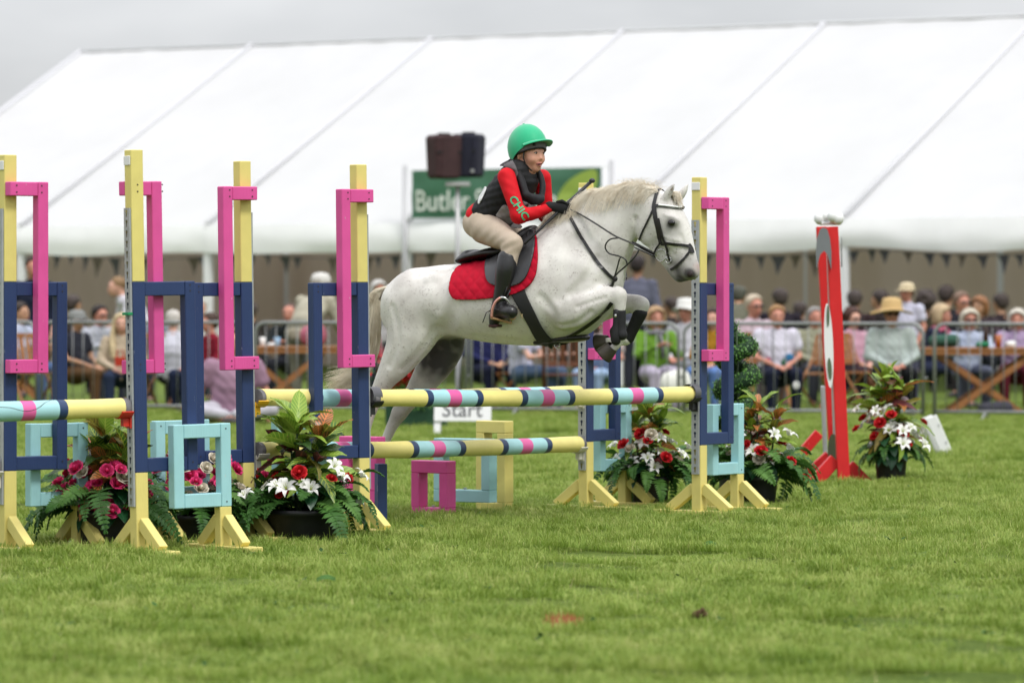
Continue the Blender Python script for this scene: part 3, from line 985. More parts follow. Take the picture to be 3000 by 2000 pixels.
# green tape round one strip
mb = MB(); mb.box(-P2[4] * 0.052 + Vector((0, 0, 1.246)), P2[3] * 0.030, P2[4] * 0.014, (0, 0, 0.007))
mb.build('tape', mat('tape_green', (0.01, 0.23, 0.09), 0.5), P2[0], bevel=0.001)

RED = paint('paint_red', (0.62, 0.018, 0.02), (0.4, 0.3, 0.3))
C_RED = mat('cup_red', (0.60, 0.035, 0.02), 0.4, namp=.1, nscale=30)
C_YEL = mat('cup_yellow', (0.72, 0.40, 0.02), 0.4)
C_BLK = mat('cup_black', (0.02, 0.02, 0.022), 0.45)
C_WHT = mat('cup_cream', (0.60, 0.58, 0.50), 0.45)
ENDG = mat('pole_end_grey', (0.19, 0.18, 0.19), 0.7, nscale=20, namp=0.25)

def pole_mat(name, base, crack):
    if name in _mats: return _mats[name]
    m = paint(name, base, (0.35, 0.3, 0.2))
    t = m.node_tree; b = t.nodes['Principled BSDF']
    if crack:
        co = t.nodes.new('ShaderNodeTexCoord')
        mp_ = t.nodes.new('ShaderNodeMapping'); mp_.inputs['Scale'].default_value = (0.45, 1, 1)
        n = t.nodes.new('ShaderNodeTexNoise'); n.inputs['Scale'].default_value = 3.0; n.inputs['Detail'].default_value = 2
        t.links.new(co.outputs['Object'], mp_.inputs['Vector']); t.links.new(mp_.outputs[0], n.inputs['Vector'])
        s = t.nodes.new('ShaderNodeMath'); s.operation = 'SUBTRACT'; s.inputs[1].default_value = 0.5
        a = t.nodes.new('ShaderNodeMath'); a.operation = 'ABSOLUTE'
        l = t.nodes.new('ShaderNodeMath'); l.operation = 'LESS_THAN'; l.inputs[1].default_value = 0.0035
        mx_ = t.nodes.new('ShaderNodeMixRGB'); mx_.inputs[2].default_value = (0.05, 0.05, 0.05, 1)
        src = b.inputs['Base Color'].links[0].from_socket
        t.links.new(n.outputs['Fac'], s.inputs[0]); t.links.new(s.outputs[0], a.inputs[0]); t.links.new(a.outputs[0], l.inputs[0])
        t.links.new(l.outputs[0], mx_.inputs[0]); t.links.new(src, mx_.inputs[1]); t.links.new(mx_.outputs[0], b.inputs['Base Color'])
    return m

def pole(A, B, r, label, flip=False, bands=None, crack=False, full=None):
    """striped round pole: yellow ends, three light blue sections ringed navy with a pink centre"""
    A = Vector(A); B = Vector(B)
    d = B - A; L = d.length; d.normalize()
    k = 'c' if crack else ''
    ms = [pole_mat('pole_yellow' + k, (0.80, 0.70, 0.24), crack), pole_mat('pole_navy' + k, (0.024, 0.05, 0.12), False),
          pole_mat('pole_light_blue' + k, (0.36, 0.63, 0.66), crack), pole_mat('pole_pink' + k, (0.70, 0.12, 0.34), crack), ENDG]
    if bands is None:
        bands = []
        x = 0.0
        unit = [(0.155, 0)] + [(0.018, 1), (0.049, 2), (0.036, 3), (0.049, 2), (0.018, 1), (0.121, 0)] * 3
        tot = sum(u for u, _ in unit); unit[-1] = (unit[-1][0], 0)
        for w_, mi in unit:
            bands.append((x / tot, (x + w_) / tot, mi)); x += w_
    mb = MB()
    n = 32
    a = d.orthogonal().normalized(); b = d.cross(a)
    rows = [(0.0, r - 0.006)] + [(0.006 / L, r)]
    for (s0, s1, mi) in bands:
        for q in (s0, s1):
            pass
    stops = [(0.0, 0.982, 4), (0.0, 0, 4)]
    segs = [(0.0, 0.035 / L, 4)]
    for (s0, s1, mi) in bands:
        s0 = max(s0, 0.035 / L); s1 = min(s1, 1 - 0.035 / L)
        segs.append((s0, s1, mi))
    segs.append((1 - 0.035 / L, 1.0, 4))
    for i, (s0, s1, mi) in enumerate(segs):
        r0 = r1 = r - (0.0015 if mi == 4 else 0)
        sub = max(1, int((s1 - s0) * L / 0.15))
        for q in range(sub):
            t0 = s0 + (s1 - s0) * q / sub; t1 = s0 + (s1 - s0) * (q + 1) / sub
            vs = []
            for t in (t0, t1):
                wob = 0.0012 * math.sin(t * 23 + L) + 0.001 * math.sin(t * 61)
                c = A + d * (t * L) + Vector((0, 0, -0.012 * math.sin(math.pi * t)))
                vs += [c + (a * math.cos(2 * math.pi * j / n) + b * math.sin(2 * math.pi * j / n)) * (r0 + wob) for j in range(n)]
            mb.add(vs, [(j, (j + 1) % n, n + (j + 1) % n, n + j) for j in range(n)], mi)
    for t, sg in ((0.0, -1), (1.0, 1)):
        c = A + d * (t * L)
        vs = [c + d * sg * 0.006]; nn = n
        vs += [c + (a * math.cos(2 * math.pi * j / n) + b * math.sin(2 * math.pi * j / n)) * (r - 0.0015) for j in range(n)]
        fs = [(0, 1 + (j + 1) % n, 1 + j) if sg < 0 else (0, 1 + j, 1 + (j + 1) % n) for j in range(n)]
        mb.add(vs, fs, 4)
    me = mb.mesh('jump_pole', ms, True)
    bm = bmesh.new(); bm.from_mesh(me)
    bmesh.ops.remove_doubles(bm, verts=bm.verts, dist=0.0004); bmesh.ops.recalc_face_normals(bm, faces=bm.faces)
    bm.to_mesh(me); bm.free()
    o = link('jump_pole', me)
    # put the mesh in the pole's own frame so that noise runs along it
    M = Matrix((tuple(d) + (0,), tuple(a) + (0,), tuple(b) + (0,), (0, 0, 0, 1))).transposed()
    M.translation = A
    me.transform(M.inverted())
    o.matrix_world = M
    tag(o, label, 'pole', 'striped jumping poles')
    return o

def cup_pt(w, z):
    return w[1] - w[4] * 0.062 + Vector((0, 0, z))
R_ = 0.0475
a4 = cup_pt(P4, 0.772); a6 = cup_pt(P6, 0.748)
d = (a6 - a4).normalized()
pole(a4, a6, 0.0485, 'top striped pole beneath the horse belly, nearest pole of the main fence')
cup(P4, 0.772, C_BLK); cup(P6, 0.748, C_BLK)
a3 = cup_pt(P3, 0.79); a5 = cup_pt(P5, 0.738)
pole(a3, a5, 0.0485, 'striped pole on the yellow cup, mostly hidden behind the top pole')
cup(P3, 0.79, C_YEL); cup(P5, 0.752, C_WHT)
a3 = cup_pt(P3, 0.50); a5 = cup_pt(P5, 0.425)
pole(a3, a5, 0.0485, 'lower striped pole of the main fence, above the small pink frame')
cup(P3, 0.50, C_WHT); cup(P5, 0.425, C_WHT)
a2 = cup_pt(P2, 0.772) + Vector((-0.015, 0, 0))
e = a2 - P2[2] * 3.3
LB = [(0, .115, 0), (.115, .130, 1), (.130, .172, 2), (.172, .195, 3), (.195, .240, 2), (.240, .256, 1), (.256, .38, 0), (.38, .395, 1), (.395, .437, 2), (.437, .462, 3), (.462, .505, 2), (.505, .52, 1), (.52, .64, 0), (.64, .655, 1), (.655, .7, 2), (.7, .725, 3), (.725, .77, 2), (.77, .785, 1), (.785, 1, 0)]
pole(a2, e, 0.0505, 'cracked striped pole resting on the red cup at the left edge', bands=LB, crack=True)
cup(P2, 0.772, C_RED)
a1 = cup_pt(P1, 0.455); e = a1 - P1[2] * 3.3
pole(a1, e, 0.0485, 'lower pole ending at the left picture edge, only its tip in view', bands=LB)
cup(P1, 0.455, C_WHT)

# black plastic sleeves gripping the near pole
for w, z, sg in ((P4, 0.772, 1), (P6, 0.748, -1)):
    root, base, U, Nn, O = w
    mb = MB(); c = -O * 0.075 + Vector((0, 0, z))
    mb.tube([c - O * -0.02, c - O * 0.045], 0.0515, 20, caps=False)
    mb.build('pole_sleeve', mat('sleeve_grey', (0.10, 0.10, 0.11), 0.5), root, True)

# ------------------------------------------------------------------ filler frames under the fence
def filler(label, items, base_px, base_Y, group='loose square frames standing under the fence'):
    base = at(base_px, HOR, base_Y); base.z = 0
    root = empty('jump_filler', base, 0, label, 'jump filler', group)
    for (u, dn, w, z0, z1, m, nm, ux, t) in items:
        U = Vector((ux, -math.sqrt(1 - ux * ux), 0)); Nn = Vector((U.y, -U.x, 0))
        off = Vector((u, dn, 0))
        sub = root
        for (a0, a1, b0, b1) in ((0, t, z0 + .075, z1 - .075), (w - t, w, z0 + .075, z1 - .075), (0, w, z0, z0 + .0745), (0, w, z1 - .0745, z1)):
            c = off + U * ((a0 + a1) / 2) + Vector((0, 0, (b0 + b1) / 2))
            mb = MB(); mb.box(c, U * ((a1 - a0) / 2), Nn * 0.045, (0, 0, (b1 - b0) / 2))
            mb.build(nm, m, root, bevel=0.004)
        mb = MB(); c = off + U * (w / 2) + Vector((0, 0, z0 + .0745))
        mb.tube([c, c + Vector((0, 0, 0.012))], 0.01, 8); mb.build('bolt', STEEL, root)
    return root
s_ = FPX / 26.4
filler('loose pink, light blue and yellow square frames standing on the grass under the lower pole',
       [(-0.150, 0.0, 0.275, 0.0, 0.355, PNK, 'pink_frame', 0.80, 0.062),
        (-0.025, 0.38, 0.40, 0.09, 0.475, LBL, 'blue_frame', 0.86, 0.062),
        (0.235, 0.60, 0.225, 0.0, 0.575, YEL, 'yellow_frame', 0.80, 0.062)], 1290, 26.3)
filler('pink and navy square frames mostly hidden behind the wing post left of the horse',
       [(0.06, 0.1, 0.28, 0.13, 0.52, PNK, 'pink_frame', 0.80, 0.062)], 975, 25.6)
_f = bpy.data.objects['jump_filler.001']
for _u, _z0, _z1 in ((0.292, 0.03, 0.375),):
    mb = MB(); mb.box((_u, -0.35, (_z0 + _z1) / 2), (0.026, 0.01, 0), (-0.012, 0.035, 0), (0, 0, (_z1 - _z0) / 2)); mb.build('navy_upright', NVY, _f, bevel=0.003)
# ------------------------------------------------------------------ red wing of the next fence
def red_wing():
    Y = 30.6
    b = at(2465, HOR, Y); b.z = 0
    root = empty('jump_wing', b, 0, 'red jump wing seen edge on with white balls on top and a grey arch', 'jump wing')
    def P(px, py, dy=0.0): return at(px, py, Y + dy) - b
    def plank(px0, py0, px1, py1, w, dep, dy, m, nm):
        a = P(px0, py0, dy); c = P(px1, py1, dy)
        d = (c - a).normalized(); n = Vector((d.z, 0, -d.x)).normalized()
        mb = MB(); mb.box((a + c) / 2, d * ((c - a).length / 2), n * w, (0, dep, 0)); return mb.build(nm, m, root, bevel=0.004)
    plank(2437, 664, 2473, 1432, 0.042, 0.045, 0, RED, 'upright')
    plank(2405, 664, 2441, 1290, 0.034, 0.045, 0.5, RED, 'upright')
    plank(2404, 655, 2462, 655, 0.010, 0.10, 0.1, WHITEP, 'cap_rail')
    plank(2424, 700, 2446, 1290, 0.010, 0.03, 0.25, STEEL, 'perforated_strip')
    plank(2448, 1345, 2376, 1424, 0.046, 0.05, 0.05, RED, 'brace')
    plank(2430, 1335, 2350, 1406, 0.040, 0.05, 0.35, RED, 'brace')
    plank(2400, 1268, 2352, 1324, 0.036, 0.05, 1.2, RED, 'brace')
    plank(2486, 1362, 2546, 1424, 0.044, 0.05, 0.3, RED, 'brace')
    plank(2410, 1130, 2420, 1380, 0.014, 0.04, 0.9, STEEL, 'far_strip')
    mb = MB()
    for px in (2402, 2418, 2440, 2455):
        mb.ell(P(px, 640 if px in (2402, 2455) else 634, 0.05 if px < 2430 else -.03), (0.042, 0.042, 0.045), nu=14, nv=9)
    mb.build('ball_finials', WHITEP, root, True)
    # grey arch shaped panel and a lower grey-green disc
    grey = paint('paint_grey', (0.17, 0.18, 0.19)); gg = paint('paint_grey_green', (0.10, 0.14, 0.08))
    def shape(pts, dy, th, m, nm):
        n = len(pts)
        f = [P(x, y, dy - th) for x, y in pts]; g = [P(x, y, dy + th) for x, y in pts]
        mb = MB(); mb.add(f + g, [tuple(range(n)), tuple(range(2 * n - 1, n - 1, -1))] + [(i, n + i, n + (i + 1) % n, (i + 1) % n) for i in range(n)])
        me = mb.mesh(nm, [m]); bm = bmesh.new(); bm.from_mesh(me); bmesh.ops.recalc_face_normals(bm, faces=bm.faces); bm.to_mesh(me); bm.free()
        return link(nm, me, root)
    shape([(2392, 790), (2390, 740), (2393, 700), (2402, 672), (2412, 666), (2424, 672), (2432, 700), (2436, 740), (2436, 790), (2430, 770), (2424, 745), (2414, 735), (2404, 745), (2397, 768)], -0.06, 0.012, grey, 'arch_panel')
    shape([(2460 + 4, 690), (2466, 700), (2468, 780), (2464, 785)], 0.03, 0.03, grey, 'arch_panel')
    ov = [(2428 + 13 * math.cos(a) + 5 * math.sin(a), 1012 + 124 * math.sin(a)) for a in [2 * math.pi * i / 28 for i in range(28)]]
    shape(ov, -0.07, 0.012, WHITEP, 'oval_panel')
    ov = [(2431 + 6 * math.cos(a) + 2 * math.sin(a), 1080 + 32 * math.sin(a)) for a in [2 * math.pi * i / 20 for i in range(20)]]
    shape(ov, -0.086, 0.003, gg, 'oval_slot')
    ov = [(2426 + 4 * math.cos(a), 925 + 32 * math.sin(a)) for a in [2 * math.pi * i / 20 for i in range(20)]]
    shape(ov, -0.086, 0.003, gg, 'oval_slot')
    ov = [(2440 + 15 * math.cos(a), 1318 + 48 * math.sin(a)) for a in [2 * math.pi * i / 28 for i in range(28)]]
    shape(ov, 0.15, 0.012, gg, 'disc_panel')
red_wing()

def start_sign():
    Y = 40.5
    c = at(1356, HOR, Y); c.z = 0
    root = empty('start_sign', c, math.radians(-6), 'white board sign reading Start on short legs behind the fence', 'sign')
    w = 168 / FPX * Y / 2; h0 = CAMZ - (1233 - HOR) / FPX * Y; h1 = CAMZ - (1150 - HOR) / FPX * Y
    mb = MB(); mb.box((0, 0, (h0 + h1) / 2), (w, 0, 0), (0, 0.012, 0.0), (0, 0.03, (h1 - h0) / 2)); mb.build('board', WHITEP, root, bevel=0.003)
    for s in (-1, 1):
        mb = MB(); mb.box((s * (w - 0.03), -0.03, h0 / 2), (0.03, 0, 0), (0, 0.012, 0), (0, 0.02, h0 / 2)); mb.build('leg', WHITEP, root, bevel=0.003)
        mb = MB(); mb.box((s * (w - 0.03), 0.14, h0 / 2), (0.02, 0, 0), (0, 0.012, 0), (0, -0.10, h0 / 2 + 0.05)); mb.build('leg', WHITEP, root, bevel=0.003)
    me = TXT_START; xs = [v.co.x for v in me.vertices]; ys = [v.co.y for v in me.vertices]
    sx = (2 * w * 0.70) / (max(xs) - min(xs)); cx = (max(xs) + min(xs)) / 2
    for v in me.vertices:
        v.co = Vector(((v.co.x - cx) * sx, -0.0165 + (0.045 + v.co.y * sx - (h1 - h0) / 2) * (0.06 / (h1 - h0)) - v.co.z, h0 + 0.045 + v.co.y * sx))
    me.materials.append(mat('sign_lettering', (0.10, 0.10, 0.11), 0.6)); link('lettering', me, root)
start_sign()

def marker_board():
    Y = ground_y(1336); b = at(2765, HOR, Y); b.z = 0
    root = empty('marker_board', b, 0, 'small white folding number board leaning to the right beside the far planter', 'number board')
    for k, (dy, dx) in enumerate(((-0.03, 0.0), (0.06, -14))):
        a = at(2728 + dx, 1220, Y + dy) - b; c = at(2777 + dx, 1334, Y + dy) - b
        d = (c - a).normalized(); n = Vector((d.z * -1, 0, d.x)).normalized()
        mb = MB(); mb.box((a + c) / 2, d * ((c - a).length / 2), n * 0.048, (0, 0.008, 0)); mb.build('board', WHITEP, root, bevel=0.006)
    mb = MB()
    for py in (1245, 1295): 
        q = at(2740 + (py - 1220) * 0.43, py, Y - 0.042) - b; mb.tube([q, q + Vector((0, -0.004, 0))], 0.008, 8)
    mb.build('rivets', STEEL, root)
marker_board()

# ------------------------------------------------------------------ crowd barriers
def barrier_line(px):
    t = px / 3000.0
    Y = 1.0 / ((1 - t) / 48.6 + t / 45.6)
    p = at(px, HOR, Y); p.z = 0
    return p
def barriers():
    galv = mat('barrier_galvanised', (0.27, 0.28, 0.275), 0.42, metal=0.45, nscale=5, namp=0.1)
    names = ['crowd barrier panel at the left picture edge', 'crowd barrier panel behind the left pair of wings', 'crowd barrier panel behind the pink backpack table',
             'crowd barrier panel behind the horse hind legs', 'crowd barrier panel behind the woman with green jacket', 'crowd barrier panel in front of the straw hat man',
             'crowd barrier panel at the right edge in front of the long table']
    spans = [(-560, 106), (122, 736), (748, 1366), (1380, 1988), (2004, 2704), (2738, 3420)]
    labs = ['galvanised crowd barrier panel at the left edge, ending behind the first wing', 'galvanised crowd barrier panel in front of the long haired blonde woman',
            'galvanised crowd barrier panel in front of the table with the pink backpack', 'galvanised crowd barrier panel behind the horse and the Start sign',
            'galvanised crowd barrier panel in front of the white T-shirt woman and the straw hat man', 'galvanised crowd barrier panel in front of the table at the right edge']
    bar_me = None
    for (x0, x1), lab in zip(spans, labs):
        A = barrier_line(x0); B = barrier_line(x1); d = (B - A); L = d.length; d.normalize(); n = Vector((-d.y, d.x, 0))
        root = empty('crowd_barrier', A, 0, lab, 'crowd barrier', 'galvanised crowd barriers along the arena edge')
        zt, zb, r = 1.02, 0.10, 0.12
        pts = []
        pts.append(Vector((0, 0, 0.02)))
        pts.append(Vector((0, 0, zt - r)))
        for k in range(1, 6):
            a = math.pi / 2 * k / 6; pts.append(d * (r - r * math.cos(a)) + Vector((0, 0, zt - r + r * math.sin(a))))
        pts.append(d * r + Vector((0, 0, zt))); pts.append(d * (L - r) + Vector((0, 0, zt)))
        for k in range(1, 6):
            a = math.pi / 2 * k / 6; pts.append(d * (L - r + r * math.sin(a)) + Vector((0, 0, zt - r + r * math.cos(a))))
        pts.append(d * L + Vector((0, 0, zt - r))); pts.append(d * L + Vector((0, 0, 0.02)))
        mb = MB(); mb.tube(pts, 0.019, 10); mb.build('frame', galv, root, True)
        mb = MB(); mb.tube([Vector((0, 0, zb)), d * L + Vector((0, 0, zb))], 0.017, 8); mb.build('bottom_rail', galv, root, True)
        nb = int(round(L / 0.122))
        if bar_me is None:
            mb = MB(); mb.tube([(0, 0, zb), (0, 0, zt)], 0.0048, 6); bar_me = mb.mesh('bar', [galv], True)
        for k in range(1, nb):
            o = bpy.data.objects.new('bar', bar_me); col.objects.link(o); o.parent = root; o.location = d * (L * k / nb)
        for s in (0.22, 0.78):
            mb = MB(); mb.tube([d * (L * s) + n * -0.26 + Vector((0, 0, 0.012)), d * (L * s) + Vector((0, 0, 0.09)), d * (L * s) + n * 0.26 + Vector((0, 0, 0.012))], 0.016, 6)
            mb.build('foot', galv, root, True)
        mb = MB(); mb.tube([d * (L + 0.012) + Vector((0, 0, .45)), d * (L + 0.05) + Vector((0, 0, .45))], 0.012, 6); mb.build('hook', galv, root)
barriers()

# ------------------------------------------------------------------ planters with artificial flowers
def leaf_mat(name, base, vein, tip=None, rough=0.35, nveins=9.0, veinw=0.22):
    m = bpy.data.materials.new(name); m.use_nodes = True
    t = m.node_tree; b = t.nodes['Principled BSDF']
    b.inputs['Roughness'].default_value = rough; b.inputs['Specular IOR Level'].default_value = 0.45
    uv = t.nodes.new('ShaderNodeTexCoord'); sp = t.nodes.new('ShaderNodeSeparateXYZ')
    t.links.new(uv.outputs['UV'], sp.inputs[0])
    # side veins slanting from the midrib: u along, v across (-1..1 stored 0..1)
    c = t.nodes.new('ShaderNodeMath'); c.operation = 'MULTIPLY_ADD'; c.inputs[1].default_value = 2; c.inputs[2].default_value = -1
    t.links.new(sp.outputs['Y'], c.inputs[0])
    ab = t.nodes.new('ShaderNodeMath'); ab.operation = 'ABSOLUTE'; t.links.new(c.outputs[0], ab.inputs[0])
    sl = t.nodes.new('ShaderNodeMath'); sl.operation = 'MULTIPLY_ADD'; sl.inputs[1].default_value = -0.22
    t.links.new(ab.outputs[0], sl.inputs[0]); t.links.new(sp.outputs['X'], sl.inputs[2])
    fr = t.nodes.new('ShaderNodeMath'); fr.operation = 'MULTIPLY'; fr.inputs[1].default_value = nveins
    t.links.new(sl.outputs[0], fr.inputs[0])
    f2 = t.nodes.new('ShaderNodeMath'); f2.operation = 'FRACT'; t.links.new(fr.outputs[0], f2.inputs[0])
    lt = t.nodes.new('ShaderNodeMath'); lt.operation = 'LESS_THAN'; lt.inputs[1].default_value = veinw; t.links.new(f2.outputs[0], lt.inputs[0])
    l2 = t.nodes.new('ShaderNodeMath'); l2.operation = 'LESS_THAN'; l2.inputs[1].default_value = 0.09; t.links.new(ab.outputs[0], l2.inputs[0])
    mxm = t.nodes.new('ShaderNodeMath'); mxm.operation = 'MAXIMUM'; t.links.new(lt.outputs[0], mxm.inputs[0]); t.links.new(l2.outputs[0], mxm.inputs[1])
    oi = t.nodes.new('ShaderNodeObjectInfo')
    n = t.nodes.new('ShaderNodeTexNoise'); n.inputs['Scale'].default_value = 12; n.noise_dimensions = '4D'
    t.links.new(uv.outputs['Object'], n.inputs['Vector']); t.links.new(oi.outputs['Random'], n.inputs['W'])
    r = t.nodes.new('ShaderNodeValToRGB'); r.color_ramp.elements[0].position = 0.35; r.color_ramp.elements[1].position = 0.65
    r.color_ramp.elements[0].color = tuple(base) + (1,); r.color_ramp.elements[1].color = tuple(tip or [x * 1.5 for x in base]) + (1,)
    t.links.new(n.outputs['Fac'], r.inputs[0])
    mc = t.nodes.new('ShaderNodeMixRGB'); mc.inputs[2].default_value = tuple(vein) + (1,)
    t.links.new(mxm.outputs[0], mc.inputs[0]); t.links.new(r.outputs[0], mc.inputs[1])
    t.links.new(mc.outputs[0], b.inputs['Base Color'])
    tr = t.nodes.new('ShaderNodeBsdfTranslucent'); t.links.new(mc.outputs[0], tr.inputs['Color'])
    ms = t.nodes.new('ShaderNodeMixShader'); ms.inputs[0].default_value = 0.25
    t.links.new(b.outputs[0], ms.inputs[1]); t.links.new(tr.outputs[0], ms.inputs[2])
    t.links.new(ms.outputs[0], t.nodes['Material Output'].inputs['Surface'])
    return m

CROT = [leaf_mat('croton_green_yellow', (0.045, 0.12, 0.018), (0.40, 0.48, 0.06), (0.10, 0.20, 0.03)),
        leaf_mat('croton_lime', (0.16, 0.30, 0.03), (0.38, 0.50, 0.08), (0.25, 0.38, 0.05)),
        leaf_mat('croton_orange', (0.24, 0.12, 0.03), (0.65, 0.20, 0.06), (0.10, 0.10, 0.02), veinw=0.4),
        leaf_mat('croton_dark_red', (0.05, 0.02, 0.022), (0.30, 0.06, 0.06), (0.09, 0.03, 0.03), veinw=0.15),
        leaf_mat('croton_dark_green', (0.018, 0.05, 0.015), (0.06, 0.13, 0.03), (0.04, 0.08, 0.02)),
        leaf_mat('croton_olive', (0.10, 0.12, 0.02), (0.40, 0.34, 0.05), (0.18, 0.14, 0.03))]
BROAD = leaf_mat('broad_dark_leaf', (0.010, 0.06, 0.022), (0.03, 0.11, 0.045), (0.02, 0.085, 0.03), rough=0.3, veinw=0.08)
FERN = mat('fern_green', (0.055, 0.15, 0.025), 0.5, 0.25, nscale=9, color2=(0.018, 0.065, 0.012), transl=0.2)
FERNL = mat('fern_light', (0.10, 0.22, 0.04), 0.5, 0.25, nscale=9, color2=(0.035, 0.10, 0.02), transl=0.2)
ROSE_R = mat('rose_red', (0.56, 0.008, 0.014), 0.6, 0.3, nscale=30, namp=0.2)
ROSE_P = mat('rose_pink', (0.74, 0.04, 0.18), 0.6, 0.3, nscale=30, namp=0.2)
ROSE_W = mat('rose_cream', (0.68, 0.62, 0.50), 0.6, 0.3, nscale=30, namp=0.08)
LILY = mat('lily_white', (0.78, 0.78, 0.74), 0.5, 0.3, transl=0.15)
STAM = mat('lily_centre', (0.35, 0.42, 0.10), 0.6)
STEMM = mat('plant_stem', (0.03, 0.06, 0.02), 0.6)
POTM = mat('pot_black_plastic', (0.022, 0.022, 0.025), 0.42, 0.4, nscale=4, namp=0.15)
SOIL = mat('pot_soil', (0.12, 0.08, 0.045), 0.9, nscale=40, color2=(0.03, 0.02, 0.012), bump=0.8, bscale=60)

def leaf_mesh(name, L, W, droop, cup_, wave=0.0, m=None, n=9, seed=0, base=0.35):
    """leaf along +x rising a little then drooping; uv.x along, uv.y across"""
    R = np.random.RandomState(seed)
    vs = []; uvs = []; ph = R.uniform(0, 6)
    cols = (-1, -0.5, 0, 0.5, 1)
    for i in range(n + 1):
        t = i / n
        w = W * (math.sin(math.pi * min(t * 0.93 + 0.04, 1.0) ** 0.85) ** 0.8) if 0 < t < 1 else 0.002
        x = L * (t - 0.12 * droop * t * t); z = L * (0.25 * t - droop * t * t)
        for c in cols:
            y = c * w
            vs.append((x - 0.02 * L * c * c, y, z + cup_ * abs(c) * w + wave * L * 0.04 * math.sin(t * 14 + ph) * c * c))
            uvs.append((t, (c + 1) / 2))
    k = len(cols)
    fs = [(i * k + j, (i + 1) * k + j, (i + 1) * k + j + 1, i * k + j + 1) for i in range(n) for j in range(k - 1)]
    # stalk
    o = len(vs)
    me = bpy.data.meshes.new(name)
    me.from_pydata(vs, [], fs)
    ul = me.uv_layers.new(name='UVMap')
    for li, lp in enumerate(me.loops): ul.data[li].uv = uvs[lp.vertex_index]
    me.polygons.foreach_set('use_smooth', [True] * len(me.polygons))
    if m: me.materials.append(m)
    return me

def frond_mesh(name, L, droop, m, nl=22, wid=0.045, seed=0):
    R = np.random.RandomState(seed)
    mb = MB(); pts = []
    for i in range(13):
        t = i / 12
        pts.append(Vector((L * (t - 0.25 * t * t * t), 0, L * (0.55 * t - droop * t * t))))
    mb.tube(pts, [0.0028 * (1 - 0.7 * i / 12) for i in range(13)], 5)
    for i in range(nl):
        t = 0.06 + 0.93 * i / (nl - 1)
        a = t * 12; k = min(int(a), 11); f = a - k
        c = pts[k].lerp(pts[k + 1], f); d = (pts[k + 1] - pts[k]).normalized()
        w = wid * (math.sin(math.pi * (t ** 0.7)) ** 0.7 + 0.12)
        up = Vector((0, 1, 0)).cross(d)
        for s in (-1, 1):
            sd = Vector((0, s, 0)) * math.cos(0.35) + d * math.sin(0.35) + up * R.uniform(-0.25, 0.15)
            sd.normalize(); hw = L / nl * 0.56
            q = c + sd * w
            mid = c + sd * (w * 0.55) - up * 0.004
            mb.add([c - d * hw * .6, mid - d * hw, q, mid + d * hw * 0.9, c + d * hw * .6], [(0, 1, 3, 4), (1, 2, 3)])
    return mb.mesh(name, [m], False)

def rose_mesh(name, m):
    mb = MB(); R = np.random.RandomState(2)
    mb.ell((0, 0, 0.012), (0.011, 0.011, 0.016), nu=8, nv=6)
    for ring, (nn, r, h, op) in enumerate(((3, 0.012, 0.034, 0.25), (4, 0.020, 0.034, 0.5), (5, 0.027, 0.030, 0.9), (5, 0.031, 0.022, 1.3))):
        for k in range(nn):
            a0 = 2 * math.pi * (k + 0.4 * ring) / nn; da = 2.3 * math.pi / nn * 0.62
            vs = []
            for j in range(4):
                v = j / 3
                rr = r * (0.35 + 0.65 * math.sin(v * 1.5)) + op * 0.006 * v * v
                z = h * v - op * 0.006 * v ** 3
                for i in range(5):
                    u = (i / 4 - 0.5) * 2
                    a = a0 + u * da * (0.6 + 0.4 * math.sin(math.pi * min(1, v + .25)))
                    vs.append((rr * math.cos(a), rr * math.sin(a), z - 0.007 * u * u * v))
            mb.add(vs, [(j * 5 + i, j * 5 + i + 1, (j + 1) * 5 + i + 1, (j + 1) * 5 + i) for j in range(3) for i in range(4)])
    return mb.mesh(name, [m], True)

def lily_mesh(name):
    mb = MB()
    for k in range(6):
        a = 2 * math.pi * k / 6 + (0.1 if k % 2 else 0); ca, sa = math.cos(a), math.sin(a)
        w = 0.016 if k % 2 else 0.012
        vs = []
        for j in range(6):
            t = j / 5; r = 0.006 + 0.060 * t; z = 0.030 * math.sin(t * 2.6) - 0.004
            ww = w * math.sin(math.pi * min(0.12 + t * 0.88, 1)) + 0.0015
            for s in (-1, 0, 1):
                vs.append((r * ca - s * ww * sa, r * sa + s * ww * ca, z + (0.004 if s else 0)))
        mb.add(vs, [(j * 3 + i, (j + 1) * 3 + i, (j + 1) * 3 + i + 1, j * 3 + i + 1) for j in range(5) for i in range(2)], 0)
    for k in range(5):
        a = k * 1.25; mb.tube([(0, 0, 0), (0.012 * math.cos(a), 0.012 * math.sin(a), 0.035)], 0.0014, 4, mi=1)
    mb.ell((0, 0, 0.008), (0.008, 0.008, 0.006), nu=6, nv=4, mi=1)
    return mb.mesh(name, [LILY, STAM], True)

CLEAF = [leaf_mesh('croton_leaf', L, W, dr, cu, wv, CROT[0], seed=i) for i, (L, W, dr, cu, wv) in enumerate(
    ((0.20, 0.036, 0.25, 0.35, 0.6), (0.17, 0.032, 0.45, 0.3, 0.8), (0.22, 0.034, 0.65, 0.4, 0.5), (0.15, 0.034, 0.05, 0.25, 0.5)))]
BLEAF = leaf_mesh('broad_leaf', 0.16, 0.045, 0.7, 0.25, 0.2, BROAD, seed=9)
FROND = [frond_mesh('fern_frond', 0.30, 0.95, FERN, seed=1), frond_mesh('fern_frond', 0.26, 0.6, FERN, 20, 0.04, seed=2), frond_mesh('fern_frond', 0.24, 0.75, FERNL, 18, 0.036, seed=3)]
ROSES = {'r': rose_mesh('rose', ROSE_R), 'p': rose_mesh('rose', ROSE_P), 'w': rose_mesh('rose', ROSE_W)}
LILYM = lily_mesh('lily')

